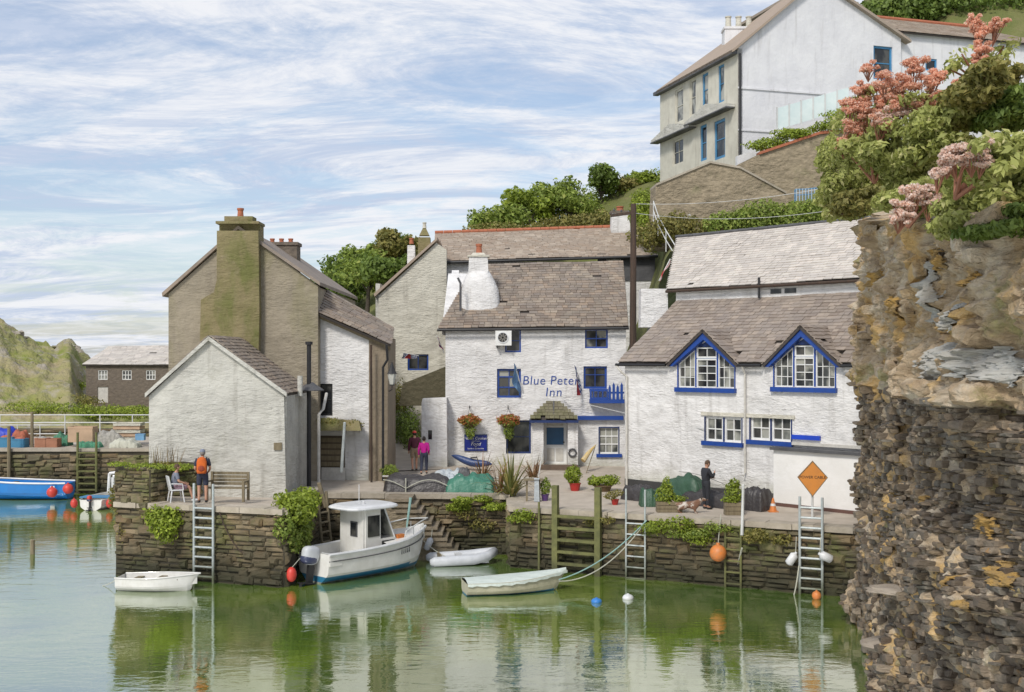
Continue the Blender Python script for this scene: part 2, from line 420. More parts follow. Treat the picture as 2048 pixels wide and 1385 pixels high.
m_mortar = M('quay_wall_core', (0.085, 0.07, 0.045), (0.05, 0.042, 0.028), scale=3, bump=0.5, bscale=8, tide=((0.02, 0.02, 0.012), 0.1, 1.3))
CS = [(0.21, 0.165, 0.12), (0.14, 0.11, 0.08), (0.27, 0.215, 0.155), (0.19, 0.17, 0.14), (0.32, 0.26, 0.195), (0.12, 0.09, 0.065), (0.23, 0.175, 0.115)]
m_cliffstone = M('cliff_slate_stone', CS[0], (0.12, 0.095, 0.07), palette=CS, scale=2.2, stretch=(1, 1, 3), rough=0.8, bump=0.9, bscale=7, bstretch=(1, 1, 3.5), bdist=0.06,
                 stains=[((0.42, 0.20, 0.03), 0.9, 0.66, 0.74, 0.8, None), ((0.09, 0.10, 0.035), 0.7, 0.6, 0.8, 0.5, None), ((0.33, 0.29, 0.24), 1.9, 0.64, 0.78, 0.6, None)])
m_cliff = M('cliff_face', (0.52, 0.40, 0.26), (0.34, 0.245, 0.15), scale=1.6, stretch=(1, 1, 1.8), rough=0.85, bump=1.0, bscale=5.5, bstretch=(1, 1, 2), bdist=0.15,
            stains=[((0.60, 0.53, 0.42), 1.0, 0.46, 0.66, 0.8, None), ((0.64, 0.40, 0.12), 0.55, 0.50, 0.64, 0.75, None), ((0.24, 0.25, 0.07), 0.8, 0.58, 0.7, 0.6, None), ((0.10, 0.07, 0.045), 1.3, 0.58, 0.74, 0.75, (1, 1, 2))])
m_oldrender = M('old_grey_render_patch', (0.42, 0.42, 0.40), (0.33, 0.31, 0.27), scale=1.6, rough=0.9, bump=0.6, bscale=5, bdist=0.06, stains=[((0.25, 0.2, 0.14), 1.5, 0.55, 0.75, 0.6, None)])
m_lichen = M('orange_lichen_crust', (0.46, 0.28, 0.075), (0.25, 0.18, 0.09), scale=5, rough=0.95, bump=0.8, bscale=20)
m_hill = M('rocky_hillside', (0.34, 0.28, 0.17), (0.24, 0.25, 0.065), scale=0.35, rough=0.95, bump=1.0, bscale=0.9, bdist=0.6,
           stains=[((0.17, 0.21, 0.03), 0.2, 0.53, 0.64, 0.8, (1,1,2.5)), ((0.36, 0.32, 0.27), 0.4, 0.5, 0.66, 0.85, (1,1,2)), ((0.33, 0.19, 0.08), 0.25, 0.62, 0.74, 0.5, None)])
m_hillr = M('grassy_hillside', (0.17, 0.17, 0.06), (0.12, 0.14, 0.035), scale=0.5, rough=0.95, bump=1.0, bscale=2.0, bdist=0.3,
            stains=[((0.22, 0.17, 0.09), 0.4, 0.55, 0.7, 0.7, None)])
m_leaf = leafmat('green_leaves', (0.16, 0.23, 0.035), (0.35, 0.44, 0.08), (0.47, 0.50, 0.13))
m_leafd = leafmat('dark_green_leaves', (0.11, 0.17, 0.03), (0.24, 0.33, 0.06))
m_leafb = leafmat('bright_ivy_leaves', (0.17, 0.23, 0.025), (0.38, 0.48, 0.05), (0.48, 0.53, 0.09))
m_leafv = leafmat('valerian_leaves', (0.27, 0.30, 0.07), (0.52, 0.55, 0.17), (0.62, 0.57, 0.28))
m_leafo = leafmat('olive_moss', (0.15, 0.155, 0.035), (0.34, 0.30, 0.08), (0.42, 0.35, 0.12))
m_pink = leafmat('coral_pink_blossom', (0.92, 0.48, 0.32), (0.96, 0.68, 0.52), (0.96, 0.84, 0.76), 0.5)
m_pinkpale = leafmat('pale_pink_blossom', (0.92, 0.64, 0.50), (0.95, 0.84, 0.77), (0.96, 0.91, 0.88), 0.5)
m_redfl = leafmat('bedding_flowers', (0.40, 0.10, 0.04), (0.55, 0.22, 0.06), (0.45, 0.30, 0.06), 0.3)
m_blade = leafmat('sword_leaves', (0.12, 0.14, 0.035), (0.30, 0.27, 0.07), (0.42, 0.33, 0.14), 0.25)
m_bladeo = leafmat('bronze_sword_leaves', (0.14, 0.075, 0.03), (0.30, 0.15, 0.06), (0.34, 0.24, 0.08), 0.25)
m_reed = leafmat('dry_stems', (0.20, 0.15, 0.09), (0.36, 0.30, 0.21), (0.22, 0.20, 0.08), 0.2)
m_stem = M('plant_stem', (0.13, 0.085, 0.04), bump=0.2)
m_bark = M('tree_bark', (0.07, 0.055, 0.04), bump=0.6)
m_skin = M('skin', (0.50, 0.28, 0.19), (0.46, 0.25, 0.17), rough=0.6, bump=0.0)
def glass(name, c1, c2):
    t = NT(name)
    p = t.n('ShaderNodeBsdfPrincipled'); o = t.n('ShaderNodeOutputMaterial'); t.l(p.outputs[0], o.inputs[0])
    pos = t.n('ShaderNodeNewGeometry').outputs['Position']
    t.l(t.mix(t.rng(t.noise(pos, 1.3, 3, 0.5, (1, 1, 0.7)), 0.42, 0.58), c1, c2), p.inputs['Base Color'])
    p.inputs['Roughness'].default_value = 0.07; p.inputs['IOR'].default_value = 1.5
    return t.mat
m_glass = glass('dark_window_glass', (0.015, 0.017, 0.02), (0.07, 0.07, 0.065))
m_glassl = glass('curtained_window_glass', (0.05, 0.055, 0.055), (0.34, 0.34, 0.30))
m_glassb = M('frosted_balustrade_glass', (0.66, 0.74, 0.73), (0.56, 0.66, 0.66), rough=0.15, bump=0.0)
# water
t = NT('harbour_water')
p = t.n('ShaderNodeBsdfPrincipled'); o = t.n('ShaderNodeOutputMaterial'); t.l(p.outputs[0], o.inputs[0])
pos = t.n('ShaderNodeNewGeometry').outputs['Position']
t.l(t.mix(t.rng(t.noise(pos, 0.22, 3), 0.4, 0.62), (0.075, 0.140, 0.025), (0.145, 0.215, 0.03)), p.inputs['Base Color'])
p.inputs['Roughness'].default_value = 0.03; p.inputs['IOR'].default_value = 7.5
b1 = t.n('ShaderNodeBump'); b1.inputs['Strength'].default_value = 0.34; b1.inputs['Distance'].default_value = 0.025
t.l(t.noise(pos, 1.3, 4, 0.55, (0.7, 1.5, 1), 0.8), b1.inputs['Height'])
b2 = t.n('ShaderNodeBump'); b2.inputs['Strength'].default_value = 0.15; b2.inputs['Distance'].default_value = 0.015
t.l(t.noise(pos, 5.0, 3, 0.5, (0.6, 1.3, 1)), b2.inputs['Height']); t.l(b1.outputs[0], b2.inputs['Normal'])
t.l(b2.outputs[0], p.inputs['Normal'])
m_water = t.mat

# ---------------------------------------------------------------- repeated small pieces
def piece_mesh(name, kind, seed, mat):
    r = random.Random(seed)
    mb = MB()
    j = lambda a: r.uniform(-a, a)
    if kind == 'slate':
        ring = [(0 + j(.03), 0 + j(.05)), (1 + j(.03), 0 + j(.05)), (1, 1), (0, 1)]
        mb.add([(x, y, 0) for x, y in ring] + [(x, y, 1) for x, y in ring],
               [(3, 2, 1, 0), (4, 5, 6, 7), (0, 1, 5, 4), (1, 2, 6, 5), (2, 3, 7, 6), (3, 0, 4, 7)])
    elif kind == 'slab':
        A = [(0, 0), (1, 0), (1, 1), (0, 1)]
        back = [(x, 0.6, z) for x, z in A]
        ring = [(x + j(.02), -0.7 + j(.2), z + j(.10)) for x, z in A]
        face = [(min(max(x, .03 + abs(j(.05))), .97 - abs(j(.05))), -1 + j(.18), min(max(z, .10 + abs(j(.14))), .90 - abs(j(.14)))) for x, z in A]
        mb.add(back + ring + face, [(0, 1, 5, 4), (1, 2, 6, 5), (2, 3, 7, 6), (3, 0, 4, 7), (4, 5, 9, 8), (5, 6, 10, 9), (6, 7, 11, 10), (7, 4, 8, 11), (8, 9, 10), (8, 10, 11)])
    else:            # stone: x, z in 0..1, y = 0 (back) .. -1 (face)
        A = [(0, 0), (1, 0), (1, 1), (0, 1)]
        back = [(x, 0.6, z) for x, z in A]
        ring = [(x + j(.04), -0.35 + j(.2), z + j(.08)) for x, z in A]
        e = 0.10
        face = [(min(max(x, e + abs(j(.12))), 1 - e - abs(j(.12))), -1 + j(.35), min(max(z, .14 + abs(j(.16))), .86 - abs(j(.16)))) for x, z in A]
        mb.add(back + ring + face, [(0, 1, 5, 4), (1, 2, 6, 5), (2, 3, 7, 6), (3, 0, 4, 7), (4, 5, 9, 8), (5, 6, 10, 9), (6, 7, 11, 10), (7, 4, 8, 11), (8, 9, 10), (8, 10, 11)])
    me = bpy.data.meshes.new(name)
    me.from_pydata(mb.v, [], mb.f); me.materials.append(mat); me.update()
    return me
_pc = {}
def pieces(parent, mats4, kind, mat, name, stuffname, limit=300):
    """mats4: list of 4x4 world matrices; the nearest become objects, the rest one joined part."""
    if not mats4: return
    key = (kind, mat.name)
    if key not in _pc: _pc[key] = [piece_mesh(name, kind, k, mat) for k in range(6)]
    var = _pc[key]
    eye = Vector((0, 0, HC))
    order = sorted(mats4, key=lambda m: ((m.translation - eye).length) / max(1e-3, (m.to_scale().x * m.to_scale().y * m.to_scale().z) ** 0.33))
    off = Matrix.Translation(-wloc(parent))
    for i, m in enumerate(order[:limit]):
        link(name, var[i % 6], parent, off @ m)
    rest = order[limit:]
    if rest:
        vv, ff, n = [], [], 0
        arrs = [(np.array([tuple(v.co) + (1,) for v in me.vertices]), [tuple(p.vertices) for p in me.polygons]) for me in var]
        for i, m in enumerate(rest):
            a, fs = arrs[i % 6]
            q = a @ np.array(off @ m).T
            vv.append(q[:, :3]); ff.extend([tuple(k + n for k in g) for g in fs]); n += len(a)
        me = bpy.data.meshes.new(stuffname)
        me.from_pydata(np.concatenate(vv).tolist(), [], ff); me.materials.append(mat); me.update()
        o = link(stuffname, me, parent); o['kind'] = 'stuff'
def axes(o, x, y, z):
    return Matrix(((x.x, y.x, z.x, o.x), (x.y, y.y, z.y, o.y), (x.z, y.z, z.z, o.z), (0, 0, 0, 1)))
def slates(parent, e0, e1, r1, r0, mat, expo=0.22, wid=(0.24, 0.42), limit=300, thick=0.03, under=True, name='slate', over=0.0):
    e0, e1, r1, r0 = [Vector(p) for p in (e0, e1, r1, r0)]
    nrm = (e1 - e0).cross(r0 - e0).normalized()
    if nrm.z < 0: nrm = -nrm
    if under:
        mb = MB(); d = nrm * 0.10
        mb.hexa([e0 - d, e1 - d, r1 - d, r0 - d, e0 - nrm * .012, e1 - nrm * .012, r1 - nrm * .012, r0 - nrm * .012])
        mb.build('roof', m_under, parent)
    L = ((r0 + r1) / 2 - (e0 + e1) / 2).length
    n = max(1, int(L / expo)); out = []
    for i in range(n):
        t = i / n
        a, b = e0.lerp(r0, t), e1.lerp(r1, t)
        a2, b2 = e0.lerp(r0, min(1, t + 1.25 / n)), e1.lerp(r1, min(1, t + 1.25 / n))
        w = (b - a).length; x = 0.0
        ux = (b - a).normalized()
        up = ((a2 + b2) / 2 - (a + b) / 2)
        up = up - ux * up.dot(ux)
        while x < w - 0.03:
            ww = min(rnd.uniform(*wid), w - x)
            o = a + ux * x + nrm * (thick * 0.9 + rnd.uniform(0, .012)) + up * rnd.uniform(-.06, .03)
            uv = (up - nrm * (thick * 0.9)) * 1.0
            if rnd.random() < .006: x += ww; continue
            o = o + nrm * (.05 * noise.noise(o * .45))
            if rnd.random() < .04: uv = uv + ux * rnd.uniform(-.03, .03); o = o - up * rnd.uniform(0, .15)
            out.append(axes(o, ux * (ww - 0.012), uv - ux * uv.dot(ux) if False else uv, ux.cross(uv).normalized() * thick))
            x += ww
    pieces(parent, out, 'slate', mat, name, name + 's_beyond', limit)
def stones(parent, fr, a0, a1, c0, top, mat, wid=(0.22, 0.8), hei=(0.12, 0.22), proud=0.10, b=0.0, skip=None, limit=300, name='stone'):
    out = []; c = c0
    tmax = max(top(a0 + (a1 - a0) * k / 20) for k in range(21))
    while c < tmax:
        h = rnd.uniform(*hei); a = a0 - rnd.uniform(0, 0.2)
        while a < a1:
            w = rnd.uniform(*wid); x0, x1 = max(a, a0), min(a + w, a1)
            big = rnd.random() < .14
            hh = h * (rnd.uniform(1.6, 2.3) if big else rnd.uniform(0.7, 1.15)); 
            if c + hh * 0.6 < top((x0 + x1) / 2) and x1 - x0 > 0.08 and not (skip and skip((x0 + x1) / 2, c + h / 2)):
                pr = proud * (rnd.uniform(1.2, 1.7) if big else rnd.uniform(0.35, 1.3))
                tl = rnd.uniform(-.06, .06)
                ux = (fr.u + Z * tl)
                hh2 = min(hh, top((x0 + x1) / 2) - c)
                out.append(axes(fr.p(x0, c + rnd.uniform(-.015, .015), b), ux * (x1 - x0 - 0.02), -fr.n * pr, Z * (hh2 - 0.015)))
            a += w
        c += h
    pieces(parent, out, 'stone', mat, name, name + '_infill', limit)

def leaf_cloud(name, parent, blobs, n, size, mat, shell=0.55, flat=0.0, asp=0.6, local=False, seed=None, droop=0.0):
    """leaf-sized quads spread through a volume made of ellipsoids"""
    rs = np.random.RandomState(seed if seed is not None else npr.randint(1 << 30))
    vol = np.array([b[1][0] * b[1][1] * b[1][2] for b in blobs]) ** 0.75
    idx = rs.choice(len(blobs), n, p=vol / vol.sum())
    C = np.array([tuple(b[0]) for b in blobs])[idx]; RR = np.array([tuple(b[1]) for b in blobs])[idx]
    d = rs.normal(size=(n, 3)); d /= np.linalg.norm(d, axis=1)[:, None]
    rad = shell + (1.08 - shell) * rs.rand(n) ** 0.8
    rad *= 1 + 0.16 * np.sin(d[:, 0] * 7 + C[:, 0] * 3) * np.cos(d[:, 2] * 6 + C[:, 1])
    P = C + d * RR * rad[:, None]
    nn = d + rs.normal(size=(n, 3)) * 0.75; nn[:, 2] += 0.35
    nn /= np.linalg.norm(nn, axis=1)[:, None]
    a = rs.normal(size=(n, 3)); a[:, 2] -= droop * 2
    x = np.cross(nn, a); x /= (np.linalg.norm(x, axis=1)[:, None] + 1e-9)
    y = np.cross(nn, x)
    s = size * (0.5 + rs.rand(n))[:, None]
    hx, hy = x * s * asp * 0.5, y * s * 0.5
    k = nn * s * 0.12
    vs = np.stack([P - hy, P + hx + k, P + hy, P - hx + k], axis=1).reshape(-1, 3)
    off = np.array(Vector((0, 0, 0)) if (local or parent is None) else wloc(parent))
    vs = vs - off
    me = bpy.data.meshes.new(name)
    me.vertices.add(4 * n); me.vertices.foreach_set('co', vs.ravel())
    me.loops.add(4 * n); me.loops.foreach_set('vertex_index', np.arange(4 * n))
    me.polygons.add(n); me.polygons.foreach_set('loop_start', np.arange(0, 4 * n, 4))
    me.materials.append(mat); me.update(calc_edges=True)
    return link(name, me, parent)
def blades(name, parent, base, n, length, width, mat, spread=0.9, bend=0.6, seed=1, br=0.1, local=False):
    r = random.Random(seed); mb = MB(); base = Vector(base)
    for i in range(n):
        az = r.uniform(0, 2 * math.pi); L = length * r.uniform(.6, 1.1); tilt = r.uniform(0.05, spread)
        d = Vector((math.cos(az), math.sin(az), 0)); side = Vector((-d.y, d.x, 0))
        p = base + d * r.uniform(0, br); w = width * r.uniform(.7, 1.2)
        pts = []; ang = math.pi / 2 - tilt
        q = p.copy(); seg = 5
        for k in range(seg + 1):
            pts.append(q.copy()); q = q + (d * math.cos(ang) + Z * math.sin(ang)) * (L / seg); ang -= bend * tilt * 0.5
        vs = []
        for k, q in enumerate(pts):
            ww = w * (1 - (k / seg) ** 2 * 0.97) * 0.5
            vs += [q - side * ww, q + side * ww]
        mb.add(vs, [(2 * k, 2 * k + 1, 2 * k + 3, 2 * k + 2) for k in range(seg)])
    return mb.build(name, mat, parent, local=local)
def text_part(body, size, mat, parent, fr, a, c, b, name='lettering', shear=0.0, align='CENTER', thick=0.006, spacing=1.0, bold=0.0):
    cu = bpy.data.curves.new('t', 'FONT')
    cu.body = body; cu.size = size; cu.extrude = thick; cu.shear = shear; cu.align_x = align; cu.align_y = 'CENTER'; cu.offset = bold
    cu.space_character = spacing; cu.resolution_u = 4
    tmp = bpy.data.objects.new('t', cu); COL.objects.link(tmp)
    dg = bpy.context.evaluated_depsgraph_get()
    me = bpy.data.meshes.new_from_object(tmp.evaluated_get(dg))
    bpy.data.objects.remove(tmp); me.name = name
    me.materials.clear(); me.materials.append(mat)
    q = fr.p(a, c, b) - wloc(parent)
    return link(name, me, parent, axes(q, fr.u, Z, fr.n))
# ================================================================ THE SETTING
mb = MB(); mb.add([(-600, 6, 0), (600, 6, 0), (600, 900, 0), (-600, 900, 0), (600, -60, 0), (-600, -60, 0)], [(0, 1, 2, 3), (5, 4, 1, 0)])
tag(mb.build('water', m_water), kind='structure')
mb = MB(); mb.add([(-600, -60, -2.2), (600, -60, -2.2), (600, 900, -2.2), (-600, 900, -2.2)], [(0, 1, 2, 3)])
tag(mb.build('ground', M('harbour_bed', (0.06, 0.07, 0.04), bump=0.2)), kind='structure')
# ---- terrain: heights (m) by bearing and distance
def terrain(name, pxs, Ds, H_, mat, amp, nx, ny, sc=0.25, rock=0.0, d0=None):
    H_ = np.array(H_, float); vs = []
    D0, D1 = Ds[0], Ds[-1]
    for j in range(ny):
        D = D0 + (D1 - D0) * (j / (ny - 1)) ** 1.35
        for i in range(nx):
            px = pxs[0] + (pxs[-1] - pxs[0]) * i / (nx - 1)
            col = [np.interp(D, Ds, H_[k]) for k in range(len(pxs))]
            z = float(np.interp(px, pxs, col)); X = xat(px, D)
            f = min(1, max(0, (D - D0) / 8))
            z += amp * f * (noise.fractal(Vector((X * sc, D * sc, 0)), 0.9, 2.1, 5)) + rock * f * abs(noise.noise(Vector((X * .45, D * .45, 3)))) ** .7
            vs.append((X, D, z))
    fs = [(j * nx + i, j * nx + i + 1, (j + 1) * nx + i + 1, (j + 1) * nx + i) for j in range(ny - 1) for i in range(nx - 1)]
    mb = MB(); mb.add(vs, fs)
    return tag(mb.build(name, mat, smooth=True), kind='structure')
Dk = [53, 57, 60, 64, 70, 76, 90, 110, 160]
terrain('hillside', [330, 450, 640, 780, 900, 1050, 1200, 1300, 1335, 1500, 1650, 1750, 1900, 2500], Dk, [
    [1.5, 2.2, 2.4, 2.5, 3, 4, 5, 6, 4], [1.5, 2.3, 2.5, 2.6, 3, 5, 7, 7, 5], [1.8, 2.4, 2.6, 3, 4, 6.5, 10.4, 10.4, 5], [1.8, 2.4, 3, 3.5, 6, 9.5, 13.6, 13.6, 6],
    [1.8, 2.4, 3, 4, 7, 11, 14, 13, 8], [1.8, 2.5, 3, 6, 12, 15.8, 15.5, 14, 9], [1.8, 2.5, 4, 9, 15, 17.6, 17.5, 16, 10], [9, 10, 11, 13.5, 17, 18.9, 19, 17, 12],
    [12.2, 12.8, 14, 16, 17.8, 18.6, 19, 18, 14], [12.2, 12.9, 15, 17.6, 18.4, 19, 20, 22, 20], [12.3, 13, 16, 18, 19, 20, 27, 34, 30],
    [12.4, 14, 17, 19, 20, 22, 33, 44, 46], [12.5, 14, 17, 19, 20, 24, 40, 52, 56], [12.5, 14, 17, 19, 20, 24, 42, 56, 60]], m_hillr, 0.7, 220, 90)
terrain('rocky_hill', [-700, -250, 0, 35, 60, 110, 140, 172, 240, 420, 520], [71.2, 74, 80, 88, 96, 104, 130, 180], [
    [2.5, 3.0, 6, 12, 16, 20, 24, 20], [2.5, 3, 6, 10, 13, 15, 16, 12], [2.6, 3.2, 5.6, 8.2, 9.6, 10.6, 9, 6], [2.6, 3.2, 5.4, 7.2, 8.8, 9.6, 8, 6],
    [2.6, 3.2, 5.0, 7, 8.0, 8.9, 7, 5], [2.6, 3.2, 5.0, 6.5, 7.4, 8.0, 6, 4], [2.6, 3.4, 5.0, 6.8, 7.9, 8.7, 6, 4], [2.5, 2.9, 3.3, 3.9, 6.0, 7.6, 5, 4],
    [2.5, 2.8, 3.1, 3.4, 4, 4, 4, 3], [2.5, 2.8, 3.1, 3.4, 4, 4, 4, 3], [2.4, 3, 3.5, 4, 4, 4, 3, 2]], m_hill, 0.8, 260, 120, 0.55, 0.55)
# ---- quay paving sheets
def sheet(name, pts, mat, kind='structure'):
    tris = tessellate_polygon([[Vector((p[0], p[1], 0)) for p in pts]])
    fs = []
    for t in tris:
        A, B, C_ = [pts[i] for i in t]
        cr = (B[0] - A[0]) * (C_[1] - A[1]) - (B[1] - A[1]) * (C_[0] - A[0])
        fs.append(tuple(t) if cr > 0 else tuple(reversed(t)))
    mb = MB(); mb.add(pts, fs); o = mb.build(name, mat); tag(o, kind=kind); return o
ZP, ZQ = 2.45, 2.10
PA, PB, PC = V(-13.26, 38.5), V(-7.2, 36.4), V(-7.2, 43.0)
QG, QH = V(-0.07, 40.0), V(10.3, 34.9)
RE = V(-2.75, 42.75); RF = V(-0.07, 42.6)
fr_pier = Fr(PA, PB - PA); fr_pside = Fr(PB, PC - PB); fr_quay = Fr(QG, QH - QG)
fr_rear = Fr(PC, RF - PC); fr_ret = Fr(RF, QG - RF)
LP, LQ = (PB - PA).length, (QH - QG).length
LS, LR, LT = (PC - PB).length, (RF - PC).length, (QG - RF).length
sheet('quay_pavement', [(PA.x, PA.y, ZP - .02), (PB.x, PB.y, ZP - .02), (PC.x, PC.y, 2.2), (RE.x, RE.y, 2.2), (RF.x, RF.y, ZQ), (QG.x, QG.y, ZQ), (QH.x, QH.y, ZQ), (16, 33, ZQ),
      (18, 48, ZQ), (6, 52.5, 2.55), (-2.9, 54, 2.6), (-5, 54, 2.6), (-16, 54, ZP), (-13.26, 47, ZP)], m_paving)
sheet('alley_path', [(-5.6, 48.5, 2.50), (-3.0, 49.5, 2.50), (-3.3, 54, 2.78), (-4.6, 60, 3.5), (-7.2, 60, 3.5), (-7.0, 54, 2.78)], m_paving)
# ---- stone-faced quay walls
def quay_wall(label, fr, L, top, a_0=0.0, holes=None, base=-1.2, cop=0.16, name='quay_wall', seed=0, hei=(0.10, 0.2), wid=(0.3, 0.8), group=None, depth=0.7):
    t = thing(name, label, 'quay wall', fr.p(0, 0), group=group)
    mb = MB(); fr.box(mb, a_0, L, base, top - cop - 0.01, -depth, 0); mb.build('wall_core', m_mortar, t)
    stones(t, fr, 0.02, L - 0.02, -0.35, lambda a: top - cop - 0.01, m_quaystone, wid, hei, 0.10)
    a = 0
    while a < L - 0.05:
        w = min(rnd.uniform(0.6, 1.2), L - a)
        mb = MB(); j = rnd.uniform(0, .05)
        fr.box(mb, a + 0.006, a + w - 0.006, top - cop, top + rnd.uniform(0.012, .03), -0.5, 0.10 + j)
        mb.build('coping_stone', m_coping, t); a += w
    return t
quay_wall('rubble stone face of the pier behind the grey ladder and small white dinghy', fr_pier, LP, ZP)
quay_wall('receding rubble side of the pier hung with ivy behind the cabin boat', fr_pside, LS, ZP, .35, wid=(0.4, 0.9))
quay_wall('dark rubble wall under the tarpaulin-covered boats at the head of the basin', fr_rear, LR, 2.2)
quay_wall('short return of quay wall beside the thin upright pole', fr_ret, LT - .3, ZQ, .2)
quay_wall('long rubble quay wall with ladders in front of the white cottages', fr_quay, LQ + 3, ZQ, .0)
# raised mossy block at the pier head
fr_blk = Fr(fr_pier.p(0.0, 0, 0.04), fr_pier.u)
def block(label, fr, a0, a1, c0, top, dep, mat=m_quaystone, name='stone_wall', cat='wall', wid=(0.25, 0.6), hei=(0.1, 0.18)):
    t = thing(name, label, cat, fr.p(a0, c0))
    mb = MB(); tm = [(a0, c0), (a1, c0), (a1, top(a1)), ((a0 + a1) / 2, top((a0 + a1) / 2)), (a0, top(a0))]
    fr.slab(mb, tm, [], -dep, 0); mb.build('wall_core', m_mortar, t)
    stones(t, fr, a0 + .02, a1 - .02, c0, top, mat, wid, hei, 0.08)
    fs_ = Fr(fr.p(a1, 0), -fr.n); stones(t, fs_, .02, dep - .02, c0, lambda a: top(a1), mat, wid, hei, .07, name='side_stone')
    return t
blk = block('tall mossy stone block at the pier head beside the seated woman', fr_blk, 0.0, 1.4, ZP - .2, lambda a: 3.62 - 0.05 * math.sin(a * 9), 0.95, cat='wall')
fb2 = Fr(W(330, 1000, 40.6), (1, 0.05))
block('low stone parapet behind the woman in the white chair', fb2, 0, 1.15, ZP - .05, lambda a: 3.55 - .04 * math.sin(a * 7), 0.5)
# ---- far quay
FQ = 62.0
fr_far = Fr((xat(-300, FQ), FQ, 0), (1, 0))
LF = xat(420, FQ) - xat(-300, FQ)
far = thing('quay_wall', 'far dark quay wall behind the blue boat with a broad timber ladder', 'quay wall', fr_far.p(0, 0))
mb = MB(); fr_far.box(mb, 0, LF, -1.2, 2.25, -1.0, 0); mb.build('wall_core', m_mortar, far)
stones(far, fr_far, xat(-20, FQ) - fr_far.o.x, xat(330, FQ) - fr_far.o.x, -0.3, lambda a: 2.2, m_quaystone, (0.4, 0.9), (0.16, 0.26), 0.12)
mb = MB(); fr_far.box(mb, 0, LF, 2.26, 2.42, -0.8, 0.12); mb.build('coping', m_coping, far)
sheet('far_quay_pavement', [(xat(-300, FQ), FQ + .7, 2.40), (xat(420, FQ), FQ + .7, 2.40), (xat(420, FQ), 74, 2.6), (xat(-300, FQ) - 6, 74, 2.6)], m_paving)
fr_bw = Fr((xat(-300, 70), 70, 0), (1, 0))
bw = thing('stone_wall', 'dark boundary wall behind the far quay below the white railing', 'wall', fr_bw.p(0, 0))
mb = MB(); LB = xat(420, 70) - xat(-300, 70)
fr_bw.box(mb, 0, LB, 2.3, 3.0, -0.5, 0); mb.build('wall_core', m_mortar, bw)
stones(bw, fr_bw, xat(-20, 70) - fr_bw.o.x, xat(330, 70) - fr_bw.o.x, 2.4, lambda a: 3.02, m_quaystone, (0.4, 1.0), (0.15, 0.25), 0.1)
m_tread = M('worn_tread_stone', (.27, .22, .16), (.16, .13, .085), scale=2.5, bump=.6, bscale=8, tide=((.04, .04, .02), .0, 1.0))
# ---- stone steps down to the water
st = thing('stone_steps', 'worn stone steps going down to the water behind the cabin boat bow', 'steps', (-5.0, 42.2, 0))
for i in range(11):
    x0 = -4.55 + i * 0.185; zt = 2.22 - i * 0.2
    mb = MB(); mb.box((x0 + 0.47, 42.0 + rnd.uniform(-.03, .03), (zt - 1.16) / 2), (0.9, 1.5, zt + 1 - .12)); mb.build('riser_block', m_stonewall, st)
    mb = MB(); mb.box((x0 + 0.47 + rnd.uniform(-.03, .03), 41.97, zt - 0.055), (0.94, 1.6, 0.11)); mb.build('tread', m_tread, st)

# ================================================================ CLIFF on the near right
CP = [(15.0, 40.5), (10.9, 36.6), (9.25, 31.5), (8.35, 27.5), (7.45, 23.5), (6.75, 20.0), (6.25, 16.5), (6.0, 13.5), (5.9, 11.0), (5.9, 8.0)]
cl = [0.0]
for i in range(1, len(CP)): cl.append(cl[-1] + math.dist(CP[i - 1], CP[i]))
def cpath(s):
    x = float(np.interp(s, cl, [c[0] for c in CP])); y = float(np.interp(s, cl, [c[1] for c in CP]))
    d = 0.8; x2 = float(np.interp(s + d, cl, [c[0] for c in CP])); y2 = float(np.interp(s + d, cl, [c[1] for c in CP]))
    x1 = float(np.interp(s - d, cl, [c[0] for c in CP])); y1 = float(np.interp(s - d, cl, [c[1] for c in CP]))
    u = Vector((x2 - x1, y2 - y1, 0)).normalized()
    return Vector((x, y, 0)), u, Vector((u.y, -u.x, 0))
CTOP = lambda s: float(np.interp(s, [0, 5.6, 11, 15, 19, 23, 27, 32], [11.6, 11.5, 11.2, 10.5, 10.1, 9.6, 9.2, 8.9]))
ZM = 6.55
def cpos(s, z, extra=0.0):
    p, u, n = cpath(s)
    q = Vector((p.x * .35, p.y * .35, z * .55))
    d = 0.55 * noise.fractal(q, 0.9, 2.1, 4)
    d += (0.16 if z < ZM else 0.26) * noise.fractal(Vector((p.x * .9, p.y * .9, z * 2.6)), 0.6, 2.2, 5)
    if z < ZM: d += -0.55 + 0.07 * math.sin(z * 5 + s) + (ZM - z) * 0.035
    else:
        d -= 0.40 + (z - ZM) * 0.045
        d += 0.35 * abs(noise.noise(Vector((s * .8, 4.0, z * .8))))
    return p + n * (d + extra) + Z * z
cliff = thing('rock_wall', 'towering lichen-spotted stone retaining cliff close to the viewer', 'cliff', (8.0, 28.0, 0))
ns, nz = 440, 230
s0, s1 = 0.6, cl[-1] - .5
vs = []
for j in range(nz):
    for i in range(ns):
        s = s0 + (s1 - s0) * i / (ns - 1); z = -0.8 + (CTOP(s) + 0.8) * j / (nz - 1)
        vs.append(cpos(s, z))
fs = [(j * ns + i, j * ns + i + 1, (j + 1) * ns + i + 1, (j + 1) * ns + i) for j in range(nz - 1) for i in range(ns - 1)]
mb = MB(); mb.add(vs, fs)
